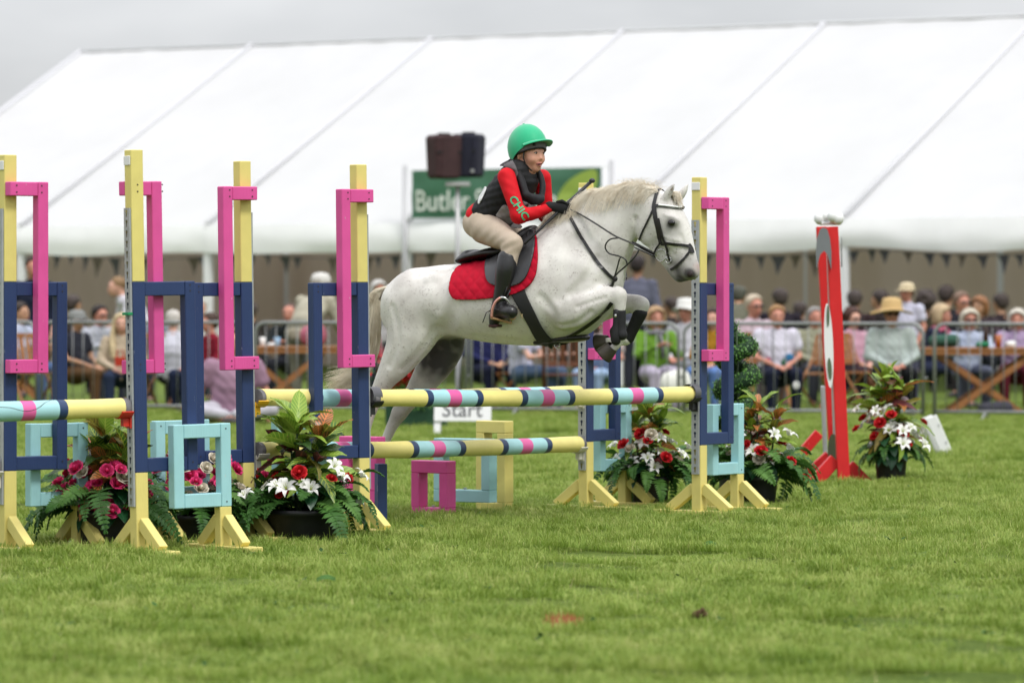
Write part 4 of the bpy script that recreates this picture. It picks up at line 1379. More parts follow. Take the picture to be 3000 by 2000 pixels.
def put(root, name, me, loc, az, pitch, roll=0.0, s=1.0, m=None):
    o = bpy.data.objects.new(name, me); col.objects.link(o); o.parent = root
    o.location = loc; o.rotation_mode = 'XYZ'
    o.rotation_euler = (Matrix.Rotation(az, 3, 'Z') @ Matrix.Rotation(-pitch, 3, 'Y') @ Matrix.Rotation(roll, 3, 'X')).to_euler()
    o.scale = (s, s, s)
    if m is not None:
        o.material_slots[0].link = 'OBJECT'; o.material_slots[0].material = m
    return o

def pot(root, r, h, round_=True):
    mb = MB(); n = 40
    prof = [(0.80, 0.0), (0.83, 0.02), (0.86, 0.25), (0.885, 0.27), (0.91, 0.55), (0.935, 0.57), (0.96, 0.84), (1.03, 0.85), (1.04, 0.99), (1.0, 1.0), (0.95, 0.98), (0.93, 0.80)]
    vs = [(r * a * math.cos(2 * math.pi * k / n), r * a * math.sin(2 * math.pi * k / n), h * b) for a, b in prof for k in range(n)]
    fs = [(i * n + k, i * n + (k + 1) % n, (i + 1) * n + (k + 1) % n, (i + 1) * n + k) for i in range(len(prof) - 1) for k in range(n)]
    mb.add(vs, fs); mb.build('pot', POTM, root, True)
    mb = MB(); vs = [(0, 0, h * 0.9)] + [(r * 0.93 * math.cos(2 * math.pi * k / n), r * 0.93 * math.sin(2 * math.pi * k / n), h * 0.84) for k in range(n)]
    mb.add(vs, [(0, 1 + k, 1 + (k + 1) % n) for k in range(n)]); mb.build('soil', SOIL, root, True)

GP = 'black pots of croton, fern and silk flowers dressing the fences'
def planter(px, py, r, h, top, label, seed, ncrot=26, flowers='rrwl', nfl=16, nfern=22, crot_dx=0.0, spread=1.0, cols=(0, 0, 1, 2, 3, 4, 5), Y=None, fern_s=1.0, fl_z=0.0, fl_r=1.9, group=GP):
    R = np.random.RandomState(seed)
    Y = Y or ground_y(py)
    b = at(px, HOR, Y); b.z = 0
    root = empty('flower_planter', b, 0, label, 'planter', group)
    pot(root, r, h)
    # croton: leaf whorls on short stems
    if ncrot:
        mb = MB()
        stems = [(crot_dx + R.uniform(-.05, .05), R.uniform(-.05, .05), top - 0.10), (crot_dx - 0.07, 0.03, top - 0.2), (crot_dx + 0.09, -0.02, top - 0.17)]
        for sx, sy, sz in stems:
            mb.tube([(sx * 0.4, sy * 0.4, h * 0.8), (sx * 0.8, sy, (h + sz) / 2), (sx, sy, sz)], [0.008, 0.006, 0.004], 6)
        mb.build('stem', STEMM, root, True)
        for i in range(ncrot):
            st = stems[i % 3]; t = (i / ncrot)
            az = i * 2.39996 + R.uniform(-.3, .3)
            z = h + 0.10 + (st[2] - h - 0.08) * (1 - (1 - t) ** 1.2)
            pit = -0.15 + 1.05 * t ** 1.5 + R.uniform(-.22, .22)
            mi = cols[R.randint(len(cols))]
            if t > 0.75 and mi in (3, 4): mi = 1
            put(root, 'croton_leaf', CLEAF[R.randint(4)], (st[0] * min(1, z / st[2]), st[1], z), az, pit, R.uniform(-.7, .7), R.uniform(.62, 1.0) * spread, CROT[mi])
    # ferns hang over the rim
    for i in range(nfern):
        az = i * 2.39996 + R.uniform(-.35, .35)
        rr = r * R.uniform(0.3, 0.75)
        if abs(((az + math.pi / 2 + math.pi) % (2 * math.pi)) - math.pi) < 0.75 and i % 4: continue
        put(root, 'fern_frond', FROND[R.randint(3)], (rr * math.cos(az), rr * math.sin(az), h + R.uniform(-.02, .07)), az, R.uniform(-.35, .5), R.uniform(-.6, .6), fern_s * R.uniform(.75, 1.1))
    for i in range(int(14 * spread)):
        az = R.uniform(0, 6.28); rr = r * R.uniform(.3, .8)
        put(root, 'broad_leaf', BLEAF, (rr * math.cos(az), rr * math.sin(az), h + R.uniform(0.0, .12)), az, R.uniform(-.5, .4), R.uniform(-.4, .4), R.uniform(.7, 1.05))
    # flowers in a ring facing outwards and up
    for i in range(nfl):
        az = -math.pi / 2 + (i - nfl / 2 + .5) * (4.6 / nfl) + R.uniform(-.12, .12)
        f = flowers[i % len(flowers)]
        rr = r * R.uniform(0.6, fl_r); z = h + 0.125 + fl_z + R.uniform(-.10, .15)
        p = Vector((rr * math.cos(az), rr * math.sin(az), z))
        tilt = R.uniform(0.5, 1.1)
        me = LILYM if f == 'l' else ROSES[f]
        o = bpy.data.objects.new('lily' if f == 'l' else 'rose', me); col.objects.link(o); o.parent = root
        o.location = p; s = R.uniform(.75, 1.12) * (0.95 if f == 'l' else 1.12); o.scale = (s, s, s)
        o.rotation_euler = (Matrix.Rotation(az, 3, 'Z') @ Matrix.Rotation(tilt, 3, 'Y') @ Matrix.Rotation(R.uniform(0, 6), 3, 'Z')).to_euler()
    return root

planter(888, 1590, 0.205, 0.185, 0.74, 'large planter in the centre with a tall croton, white lilies and red roses', 11, 96, 'lrllrl', 22, 60, spread=1.42, fern_s=1.5, cols=(0, 0, 1, 2, 3, 4, 5, 1))
planter(308, 1612, 0.155, 0.215, 0.70, 'planter behind the two left wings with dark croton and pink roses', 12, 80, 'pppwp', 54, 50, crot_dx=0.03, fern_s=1.6, spread=1.4, fl_z=-.03, fl_r=1.6, cols=(0, 2, 2, 4, 4, 5, 0))
planter(560, 1590, 0.145, 0.16, 0.35, 'low planter of pink and cream roses behind the light blue square', 13, 0, 'wpwpp', 44, 48, fl_z=0.07, Y=23.7, fern_s=1.5)
planter(700, 1584, 0.12, 0.12, 0.3, 'small low planter of ferns and a pink rose left of the large centre planter', 14, 0, 'prp', 9, 44, Y=24.3, fern_s=1.6, fl_z=.04)
planter(1905, 1486, 0.125, 0.20, 0.72, 'planter between the two right wings with croton, lilies and red roses', 15, 74, 'lrwlrl', 28, 56, crot_dx=-0.03, Y=27.6, fern_s=1.45, spread=1.15)
planter(2222, 1488, 0.125, 0.20, 0.74, 'planter just right of the rightmost fence wing with orange croton and broad ferns', 16, 74, 'lwrl', 20, 60, crot_dx=0.02, spread=1.1, cols=(1, 0, 2, 2, 5, 3), fern_s=1.7, Y=27.7)
planter(2610, 1422, 0.115, 0.20, 0.84, 'planter beside the red wing with tall croton and many white lilies', 17, 84, 'llrlllr', 34, 36, crot_dx=-0.02, spread=1.35, fern_s=1.0, cols=(1, 1, 0, 5, 2, 3), fl_z=0.06, fl_r=2.5, Y=30.8)

def begonias():
    """planter of red bedding flowers by the start sign"""
    b = at(1190, HOR, 43.0); b.z = 0
    root = empty('flower_trough', b, 0, 'dark green trough with bushy greenery and bright red flowers behind the horse hind legs', 'trough')
    R = np.random.RandomState(4)
    mb = MB(); mb.box((0.1, 0, 0.13), (0.30, 0, 0), (0, 0.2, 0), (0, 0, 0.13)); mb.build('trough', mat('trough_green', (0.01, 0.05, 0.02), 0.6), root, bevel=0.01)
    def clump(n, cx, cz, rx, rz, s, m, nm):
        mb = MB()
        for i in range(n):
            p = Vector((cx + R.normal(0, rx), R.normal(0, .14), cz + R.normal(0, rz)))
            a = R.uniform(0, 6.28); t = R.uniform(-.9, .9)
            d = Vector((math.cos(a), math.sin(a), t)) * s; e = Vector((-math.sin(a), math.cos(a), R.uniform(-.5, .5))) * s * .6
            mb.add([p - d, p + e, p + d, p - e], [(0, 1, 2, 3)])
        o = mb.build(nm, m, root); o['kind'] = 'stuff'
    clump(900, 0.10, 0.30, .17, .07, 0.028, FERNL, 'foliage')
    clump(500, 0.02, 0.52, .13, .09, 0.026, FERN, 'foliage')
    clump(700, -0.02, 0.56, .10, .08, 0.03, mat('bedding_red', (0.62, 0.008, 0.02), 0.6), 'blossom')
begonias()

def topiary():
    Y = 29.0; b = at(2158, HOR, Y); b.z = 0
    root = empty('topiary', b, 0, 'clipped spiral box topiary in a pot behind the rightmost fence wing', 'topiary')
    pot(root, 0.13, 0.2)
    R = np.random.RandomState(8)
    mb = MB(); mb.tube([(0, 0, .15), (0.01, 0, .6), (0, 0, 1.1)], [0.016, .012, .006], 6); mb.build('trunk', STEMM, root, True)
    mb = MB()
    H = 1.14; z0 = 0.26
    for i in range(6500):
        t = R.rand() ** 0.85
        ang = t * 2 * math.pi * 4.6 + 0.6
        rad = 0.115 * (1 - 0.45 * t) + 0.02
        tr = 0.088 * (1 - 0.35 * t)
        c = Vector((rad * math.cos(ang), rad * math.sin(ang), z0 + (H - z0) * t))
        v = Vector(R.normal(0, 1, 3)); v.normalize()
        p = c + v * tr * (0.75 + 0.3 * R.rand())
        s = R.uniform(.006, .011)
        d = (v.orthogonal().normalized() + Vector(R.normal(0, .5, 3))).normalized(); e = (v + Vector(R.normal(0, .6, 3))).cross(d).normalized()
        mb.add([p - d * s, p + e * s * .7, p + d * s, p - e * s * .7], [(0, 1, 2, 3)])
    m = mat('box_leaf', (0.13, 0.30, 0.05), 0.4, 0.4, nscale=14, color2=(0.035, 0.11, 0.02), transl=0.15)
    o = mb.build('foliage', m, root); o['kind'] = 'stuff'
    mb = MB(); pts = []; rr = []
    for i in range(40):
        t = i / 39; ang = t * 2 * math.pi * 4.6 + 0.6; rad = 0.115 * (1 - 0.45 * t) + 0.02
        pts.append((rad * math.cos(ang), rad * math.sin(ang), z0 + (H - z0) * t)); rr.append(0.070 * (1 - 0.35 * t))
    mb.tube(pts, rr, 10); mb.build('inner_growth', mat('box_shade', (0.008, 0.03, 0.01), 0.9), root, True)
topiary()

# ------------------------------------------------------------------ furniture behind the barrier
WOOD = mat('varnished_wood', (0.36, 0.155, 0.05), 0.45, 0.4, nscale=3, color2=(0.22, 0.085, 0.03), stretch=(1, 1, 8))
WOODD = mat('dark_wood', (0.17, 0.06, 0.03), 0.5, 0.4, nscale=3, color2=(0.10, 0.035, 0.018), stretch=(1, 1, 8))
def pos(px, Y):
    p = at(px, HOR, Y); p.z = 0
    return p

def chair(px, Y, rz, label, m=None, high=False):
    m = m or WOOD
    root = empty('folding_chair', pos(px, Y), rz, label, 'chair', 'wooden folding chairs among the spectators')
    for k in range(5):
        mb = MB(); mb.box((0, -0.16 + k * 0.08, 0.44), (0.20, 0, 0), (0, 0.034, 0), (0, 0, 0.009)); mb.build('seat_slat', m, root)
    top = 0.95 if high else 0.86
    for s in (-1, 1):
        mb = MB(); mb.tube([(s * 0.21, -0.24, 0.0), (s * 0.21, 0.20, 0.62), (s * 0.21, 0.27, top)], 0.019, 6, flat=.7); mb.build('back_leg', m, root)
        mb = MB(); mb.tube([(s * 0.19, 0.26, 0.0), (s * 0.19, -0.20, 0.46)], 0.017, 6, flat=.7); mb.build('front_leg', m, root)
    for k in range(5):
        mb = MB(); mb.box((-0.16 + k * 0.08, 0.245, (0.55 + top) / 2), (0.026, 0, 0), (0, 0.008, 0.0), (0, 0.045, (top - 0.55) / 2)); mb.build('back_slat', m, root)
    for z, y in ((0.56, .205), (top, .28)):
        mb = MB(); mb.box((0, y, z), (0.205, 0, 0), (0, 0.012, 0), (0, 0, 0.028)); mb.build('back_rail', m, root)
    return root

def table(px, Y, rz, L, label, m=None, ht=0.74):
    m = m or WOOD
    root = empty('folding_table', pos(px, Y), rz, label, 'table', 'wooden tables among the spectators')
    for k in range(6):
        mb = MB(); mb.box((0, -0.30 + k * 0.12, ht - 0.012), (L / 2, 0, 0), (0, 0.055, 0), (0, 0, 0.012)); mb.build('top_slat', m, root)
    for s in (-1, 1):
        mb = MB(); mb.box((0, s * 0.33, ht - 0.05), (L / 2 - .02, 0, 0), (0, 0.012, 0), (0, 0, 0.025)); mb.build('apron', m, root)
    for y in (-0.26, 0.26):
        for s in (-1, 1):
            a = Vector((-s * L * 0.36, y + s * .02, ht - 0.07)); b = Vector((s * L * 0.30, y + s * .02, 0.0))
            d = (b - a).normalized(); n = Vector((d.z, 0, -d.x))
            mb = MB(); mb.box((a + b) / 2, d * ((b - a).length / 2), n * 0.032, (0, 0.012, 0)); mb.build('cross_leg', m, root)
    return root

chair(478, 49.6, math.pi - 0.5, 'wooden folding chair under the white haired person in a white shirt near the left')
chair(95, 49.2, 0.6, 'wooden folding chair at the left edge beside the end of the first barrier panel')
chair(1648, 48.4, math.pi, 'dark wooden slatted chair back showing beneath the horse girth', WOODD, True)
chair(1478, 49.4, -1.2, 'wooden folding chair beneath the woman with a dark vest, under the horse belly')
chair(2392, 48.8, -0.75, 'wooden folding chair just right of the woman in a printed white T-shirt')
chair(2520, 49.6, 0.9, 'wooden folding chair behind the left shoulder of the straw hat man')
chair(2250, 50.3, 0.2, 'wooden folding chair behind the woman in a printed white T-shirt')
table(830, 49.5, 0.05, 1.25, 'wooden table with pink backpack and cups left of the horse tail')
table(2880, 48.3, 0.0, 1.45, 'long wooden table with crossed legs at the right picture edge')
table(2560, 51.0, 0.1, 1.1, 'wooden table behind the straw hat man')
table(60, 51.5, 0.0, 1.1, 'wooden table behind the spectators at the left edge')

def lathe(name, px, Y, z, prof, m, label, cat, group=None, n=14):
    root = pos(px, Y); root.z = z
    mb = MB()
    vs = [(r * math.cos(2 * math.pi * k / n), r * math.sin(2 * math.pi * k / n), h) for r, h in prof for k in range(n)]
    fs = [(i * n + k, i * n + (k + 1) % n, (i + 1) * n + (k + 1) % n, (i + 1) * n + k) for i in range(len(prof) - 1) for k in range(n)]
    mb.add(vs, fs)
    o = mb.build(name, m, None, True); o.location = root
    tag(o, label, cat, group)
    return o
CUPW = mat('paper_white', (0.75, 0.75, 0.73), 0.6)
TT = 0.742
cupp = [(0.001, 0.0), (0.028, 0.0), (0.037, 0.10), (0.034, 0.10), (0.03, 0.012)]
lathe('paper_cup', 770, 49.45, TT, cupp, CUPW, 'white paper cup at the left end of the backpack table', 'cup')
lathe('paper_cup', 812, 49.35, TT, cupp, mat('cup_blue', (0.25, 0.42, 0.6), .5), 'pale blue cup in the middle of the backpack table', 'cup')
lathe('paper_cup', 2962, 48.1, TT, [(0.001, 0), (0.05, 0), (0.06, 0.05), (0.04, 0.07), (0.001, 0.075)], CUPW, 'small white bowl at the right edge of the long table', 'bowl')
lathe('drinks_glass', 2925, 48.2, TT, [(0.001, 0), (0.03, 0), (0.04, 0.14), (0.037, 0.14), (0.001, 0.1)], mat('amber_drink', (0.35, 0.10, 0.02), .2), 'glass of amber drink on the long table at the right', 'glass')
lathe('bottle', 2888, 48.25, TT, [(0.001, 0), (0.032, 0), (0.034, 0.16), (0.014, 0.21), (0.013, 0.28), (0.001, 0.282)], mat('bottle_brown', (0.03, 0.012, 0.006), .2), 'dark brown bottle standing on the long table at the right', 'bottle')
def soft(name, px, Y, z, r, m, label, cat, rz=0.0, extra=None):
    limbs = [limb([(0, 0, r[2], r[2], r[0])], lat=(1, 0, 0))]
    V, Q = blob([limb([(-r[0] * .5, 0, r[2] * .9, r[2] * .9, r[1]), (r[0] * .5, 0, r[2], r[2], r[1])], lat=(0, 1, 0))], 0.018)
    V[:, 2] = np.maximum(V[:, 2], 0.0)
    o = link(name, vq_mesh(name, V, Q, [m]))
    p = pos(px, Y); o.location = (p.x, p.y, z); o.rotation_euler = (0, 0, rz)
    tag(o, label, cat)
    return o
soft('backpack', 918, 49.4, TT, (0.11, 0.10, 0.13), mat('backpack_pink', (0.42, 0.12, 0.17), .8, nscale=15, namp=.25), 'dusty pink backpack standing on the wooden table left of the horse', 'backpack')
soft('hat', 2765, 48.3, TT, (0.22, 0.12, 0.075), mat('felt_green', (0.02, 0.07, 0.045), .9), 'dark green hat lying on the left end of the long table', 'hat')
soft('cloth_bundle', 2878, 48.0, TT, (0.10, 0.08, 0.035), mat('felt_bright_green', (0.01, 0.14, 0.06), .9), 'bright green cloth heap on the long table', 'cloth')
soft('hat', 2498, 50.6, TT, (0.11, 0.11, 0.07), mat('felt_green', (0.02, 0.07, 0.045), .9), 'dark green bag on the table left of the straw hat man', 'bag')
soft('handbag', 2915, 47.2, 0.0, (0.22, 0.14, 0.09), mat('bag_dark', (0.02, 0.02, 0.03), .8), 'black bag lying on the grass under the long table', 'handbag')
soft('jacket_on_chair', 1752, 49.0, 0.35, (0.14, 0.10, 0.2), mat('jacket_denim', (0.08, 0.12, 0.22), .8), 'blue denim jacket hanging on a chair beneath the horse chest', 'jacket')
soft('napkin_heap', 800, 49.5, TT, (0.12, 0.09, 0.018), CUPW, 'white paper plates and napkins on the backpack table', 'plates')
o = soft('white_bag', 1980, 47.6, 0.18, (0.15, 0.10, 0.17), mat('tote_cream', (0.68, 0.68, 0.62), .8), 'large cream tote bag in front of the woman in a green jacket', 'tote bag')

# ------------------------------------------------------------------ people
SK = {k: mat('skin_' + k, c, 0.5, 0.35, nscale=7, namp=.06) for k, c in dict(pale=(0.60, 0.33, 0.24), ruddy=(0.52, 0.23, 0.16), tan=(0.46, 0.25, 0.15), brown=(0.28, 0.14, 0.08)).items()}
_cl = {}
def cloth(hexc, dark=0.82):
    if hexc not in _cl:
        c = tuple(x * 0.80 for x in srgb(hexc))
        _cl[hexc] = mat('cloth_' + hexc, c, 0.85, 0.15, nscale=10, namp=(1 - dark) / 2 + .03, bump=0.35, bscale=9)
    return _cl[hexc]
DARKM = mat('sunglass_dark', (0.012, 0.012, 0.014), 0.25)
LIPM = mat('lip', (0.36, 0.10, 0.09), 0.5)
EYEM = mat('eye_dark', (0.035, 0.022, 0.018), 0.3)
SHOE = mat('shoe_dark', (0.035, 0.03, 0.03), 0.6)
WHITEM = mat('sole_white', (0.7, 0.7, 0.68), 0.6)

def pose_joints(kind):
    """joints of a 1.7 m adult facing -Y, standing or sitting at the origin"""
    J = {}
    if kind == 'stand':
        J.update(pel=(0, 0, .92), che=(0, 0.01, 1.22), nec=(0, 0.01, 1.44), hed=(0, -.015, 1.60), hip=(.095, 0, .88), kne=(.10, -.02, .48), ank=(.10, .02, .08), toe=(.12, -.13, .035),
                 sho=(.175, 0.01, 1.38), elb=(.235, .03, 1.11), han=(.21, -.10, .87))
    elif kind == 'bend':
        J.update(pel=(0, 0.10, .90), che=(0, -.10, 1.14), nec=(0, -.22, 1.30), hed=(0, -.30, 1.42), hip=(.095, 0.08, .86), kne=(.10, .02, .48), ank=(.10, .04, .08), toe=(.12, -.11, .035),
                 sho=(.175, -.18, 1.25), elb=(.235, -.25, .98), han=(.16, -.42, .86))
    elif kind == 'ground':
        J.update(pel=(0, 0, .13), che=(0, -.02, .42), nec=(0, -.03, .64), hed=(0, -.06, .80), hip=(.12, 0, .13), kne=(.34, -.30, .16), ank=(.06, -.38, .09), toe=(-.05, -.42, .05),
                 sho=(.19, -.02, .57), elb=(.29, .02, .32), han=(.31, -.06, .08))
    else:
        J.update(pel=(0, 0, .53), che=(0, 0.02, .82), nec=(0, 0.0, 1.04), hed=(0, -.035, 1.195), hip=(.10, -.02, .52), kne=(.14, -.43, .52), ank=(.13, -.40, .08), toe=(.15, -.55, .035),
                 sho=(.18, 0.01, .98), elb=(.25, -.03, .72), han=(.06, -.30, .61))
        if kind == 'table': J.update(che=(0, -.03, .82), nec=(0, -.09, 1.02), hed=(0, -.14, 1.165), sho=(.18, -.08, .96), elb=(.24, -.26, .76), han=(.09, -.46, .80))
        if kind == 'arm_out': J.update(elb=(.23, -.18, .70), han=(.16, -.48, .74))
        if kind == 'hold': J.update(elb=(.24, -.10, .74), han=(.05, -.33, .86))
    return J

def mir(p, s): return (p[0] * s, p[1], p[2])
def L2(a, b, ra, rb, n=1): return [tuple(a) + ra, tuple(b) + rb]

_pose = {}
def pose_meshes(kind, fat):
    key = (kind, fat)
    if key in _pose: return _pose[key]
    J = pose_joints(kind); h = 0.017
    g = {'slim': .92, 'mid': 1.05, 'big': 1.25}[fat]
    V3 = lambda p: np.array(p, float)
    pel, che, nec, hed = map(V3, (J['pel'], J['che'], J['nec'], J['hed']))
    fwd = V3((0, -1, 0))
    hd = hed - nec; hd = hd / np.linalg.norm(hd)
    skull = hed + np.array([0, .012, .03])
    # continuous body with head, hands and feet
    B = [limb([tuple(skull) + (.098, .080)], k=.01),
         limb([tuple(hed + V3((0, -.028, -.035))) + (.070, .062), tuple(hed + V3((0, -.042, -.078))) + (.042, .040)], k=.04),
         limb([tuple(hed + V3((0, -.09, -.004))) + (.012, .010), tuple(hed + V3((0, -.107, -.030))) + (.013, .013)], k=.012),
         limb([tuple(nec - hd * .05) + (.055, .058), tuple(hed - hd * .06) + (.05, .05)], k=.03)]
    for s in (-1, 1): B.append(limb([tuple(hed + V3((s * .08, .01, -.01))) + (.028, .012)], k=.01))
    B.append(limb([tuple(pel) + (.09, .13), tuple((pel + che) / 2) + (.085, .115), tuple(che) + (.095, .14), tuple(nec - V3((0, 0, .05))) + (.06, .13)], k=.03))
    for s in (-1, 1):
        sh, el, ha = (V3(mir(J[k], s)) for k in ('sho', 'elb', 'han'))
        B.append(limb([tuple(sh) + (.045, .045), tuple(el) + (.034, .034)], k=.03))
        B.append(limb([tuple(el) + (.035, .035), tuple((el + ha) / 2) + (.034, .034), tuple(ha) + (.022, .026)], k=.02))
        d = ha - el; d = d / np.linalg.norm(d)
        B.append(limb([tuple(ha) + (.017, .032), tuple(ha + d * .07) + (.016, .038)], lat=(1, 0, 0), k=.02))
        hi, kn, an, to = (V3(mir(J[k], s)) for k in ('hip', 'kne', 'ank', 'toe'))
        B.append(limb([tuple(hi) + (.075, .075), tuple(kn) + (.052, .052)], k=.03))
        B.append(limb([tuple(kn) + (.052, .052), tuple(kn * .65 + an * .35) + (.052, .05), tuple(an) + (.034, .034)], k=.02))
        B.append(limb([tuple(an) + (.034, .034), tuple(to) + (.022, .036)], k=.02))
    V, Q = blob(B, h, 1); me_b = vq_mesh('body', V, Q)
    # fingers and thumbs rooted in the palm
    bm = bmesh.new(); bm.from_mesh(me_b)
    mb = MB()
    for s in (-1, 1):
        el, ha = V3(mir(J['elb'], s)), V3(mir(J['han'], s)); d = ha - el; d = d / np.linalg.norm(d)
        side = np.cross(d, (0, 0, 1)); side = side / max(np.linalg.norm(side), 1e-3); dn = np.cross(side, d)
        for q, ln in zip((-1.5, -.5, .5, 1.5), (.062, .072, .068, .052)):
            a = ha + d * .065 + side * q * .018; b = a + d * ln * .6; c = b + (d * .5 - V3((0, 0, .6))) * ln * .5
            mb.tube([a, b, c], [.0085, .008, .006], 6)
        a = ha + d * .02 - side * s * .03; b = a + (d * .6 - side * s * .7) * .045; c = b + d * .03
        mb.tube([a, b, c], [.010, .009, .007], 6)
    tmp = mb.mesh('x'); bm.from_mesh(tmp); bm.to_mesh(me_b); bm.free()
    me_b.polygons.foreach_set('use_smooth', [True] * len(me_b.polygons))
    # top, short or long sleeved
    def top(long):
        T = [limb([tuple(pel + V3((0, 0, -.02))) + (.125 * g, .165 * g), tuple((pel + che) / 2) + (.118 * g, .155 * g), tuple(che) + (.122 * g, .175), tuple(nec - V3((0, 0, .06))) + (.075, .135), tuple(nec - V3((0, .005, .01))) + (.062, .07)], k=.03)]
        for s in (-1, 1):
            sh, el, ha = (V3(mir(J[k], s)) for k in ('sho', 'elb', 'han'))
            if long:
                T.append(limb([tuple(sh) + (.062 * g, .062 * g), tuple(el) + (.052, .052)], k=.04))
                T.append(limb([tuple(el) + (.052, .052), tuple(el * .12 + ha * .88) + (.036, .038)], k=.03))
            else:
                T.append(limb([tuple(sh) + (.066 * g, .066 * g), tuple(sh * .45 + el * .55) + (.060 * g, .060 * g)], k=.04))
        V, Q = blob(T, h, 1)
        # cloth folds
        for i in range(len(V)):
            pass
        nrm = 0.006 * np.sin(V[:, 2] * 55 + V[:, 0] * 40) * np.sin(V[:, 0] * 37 + V[:, 1] * 31)
        c = np.array([che[0], che[1], 0]); dv = V - c; dv[:, 2] = 0; dv /= (np.linalg.norm(dv, axis=1)[:, None] + 1e-6)
        return vq_mesh('top', V + dv * nrm[:, None], Q)
    def legs(full):
        T = [limb([tuple(pel + V3((0, 0, .04))) + (.115 * g, .155 * g), tuple(pel + V3((0, 0, -.05))) + (.115 * g, .165 * g)], k=.03)]
        for s in (-1, 1):
            hi, kn, an = (V3(mir(J[k], s)) for k in ('hip', 'kne', 'ank'))
            T.append(limb([tuple(hi) + (.092 * g, .092 * g), tuple(kn) + (.068, .070)], k=.03))
            if full: T.append(limb([tuple(kn) + (.068, .070), tuple(an + V3((0, 0, .03))) + (.055, .055)], k=.02))
        V, Q = blob(T, h, 1)
        return vq_mesh('trousers', V, Q)
    def shoes():
        T = []
        for s in (-1, 1):
            an, to = V3(mir(J['ank'], s)), V3(mir(J['toe'], s))
            T.append(limb([tuple(an + V3((0, .02, -.03))) + (.042, .042), tuple(an * .3 + to * .7) + (.034, .045), tuple(to) + (.026, .042)], k=.01))
        V, Q = blob(T, .014, 1); V[:, 2] = np.maximum(V[:, 2], 0.001)
        return vq_mesh('shoes', V, Q)
    _pose[key] = dict(body=me_b, long=top(True), short=top(False), legs=legs(True), shorts=legs(False), shoes=shoes(), head=hed, nec=nec)
    return _pose[key]

_hair = {}
def hair_mesh(style):
    if style in _hair: return _hair[style]
    H = []
    if style == 'short':
        H = [limb([(0, .022, .055, .100, .090)], k=.02), limb([(0, .06, -.01, .06, .07)], k=.04)]
    elif style == 'bob':
        H = [limb([(0, .022, .058, .107, .098)], k=.02)] + [limb([(s * .075, .02, .05, .05, .035), (s * .088, .02, -.03, .045, .028), (s * .07, .02, -.10, .03, .024)], k=.03) for s in (-1, 1)] + [limb([(0, .07, .02, .05, .075), (0, .075, -.08, .035, .06)], k=.03), limb([(-.05, -.065, .075, .03, .03), (.05, -.07, .072, .028, .03)], k=.03)]
    elif style == 'long':
        H = [limb([(0, .022, .055, .103, .092)], k=.02)] + [limb([(s * .078, .02, .03, .04, .03), (s * .10, .0, -.12, .04, .032), (s * .10, -.06, -.30, .04, .04), (s * .085, -.09, -.42, .02, .03)], k=.03) for s in (-1, 1)] + [limb([(0, .06, .0, .05, .07), (0, .08, -.2, .035, .09)], k=.03)]
    elif style == 'pony':
        H = [limb([(0, .022, .05, .098, .086)], k=.01), limb([(0, .10, .05, .035, .035), (0, .16, .02, .035, .035), (0, .17, -.07, .02, .02)], k=.02)]
    elif style == 'curly':
        R = np.random.RandomState(1)
        H = [limb([(0, .03, .05, .105, .105)], k=.02)]
        for i in range(34):
            v = R.normal(0, 1, 3); v[1] = abs(v[1]) - .2; v /= np.linalg.norm(v)
            p = np.array([0, .035, .03]) + v * np.array([.105, .10, .12])
            H.append(limb([tuple(p) + (.03, .03)], k=.01))
    elif style == 'thin':
        H = [limb([(0, .035, .035, .095, .089)], k=.01)]
    elif style == 'afro':
        H = [limb([(0, .03, .05, .13, .125)], k=.02)]
    def cut(F, ax):
        # keep the face clear
        X = ax[0][:, None, None]; Yy = ax[1][None, :, None]; Z = ax[2][None, None, :]
        face = 0.086 - np.sqrt((X / 1.0) ** 2 + ((Yy + .075) * .9) ** 2 + ((Z + .012) * .78) ** 2)
        return np.maximum(F, face.astype(np.float32))
    V, Q = blob(H, .013, 1, cut)
    V = V + 0.004 * np.sin(V[:, [0]] * 160 + V[:, [2]] * 30) * np.array([[0, 1, 0]])
    _hair[style] = vq_mesh('hair', V, Q)
    return _hair[style]

def hat_mesh(kind):
    k = 'hat_' + kind
    if k in _hair: return _hair[k]
    n = 28
    prof = {'straw': [(.205, .035), (.20, .022), (.15, .040), (.105, .062), (.100, .075), (.094, .14), (.078, .172), (.04, .182), (.001, .184)],
            'white': [(.155, .030), (.15, .018), (.12, .045), (.100, .065), (.100, .13), (.08, .165), (.001, .172)],
            'cap': [(.104, .038), (.103, .06), (.098, .10), (.075, .135), (.03, .148), (.001, .15)]}[kind]
    mb = MB()
    vs = []
    for r, z in prof:
        for i in range(n):
            a = 2 * math.pi * i / n
            vs.append((r * math.cos(a), .015 + r * math.sin(a) * 1.08, z - (0.02 * math.cos(2 * a) * (r > .13))))
    mb.add(vs, [(j * n + i, j * n + (i + 1) % n, (j + 1) * n + (i + 1) % n, (j + 1) * n + i) for j in range(len(prof) - 1) for i in range(n)])
    if kind == 'cap':
        vs = []
        for i in range(9):
            a = math.radians(200 + 140 * i / 8)
            for r, z in ((.100, .045), (.175, .03)):
                vs.append((r * math.cos(a) * (.9 if r > .11 else 1), .015 + r * math.sin(a) * 1.02, z))
        mb.add(vs, [(2 * i, 2 * i + 1, 2 * i + 3, 2 * i + 2) for i in range(8)])
        mb.tube([(0, -.09, .05), (0, -.15, .038)], [.03, .012], 8, flat=.3)
    _hair[k] = mb.mesh('hat', None, True)
    return _hair[k]

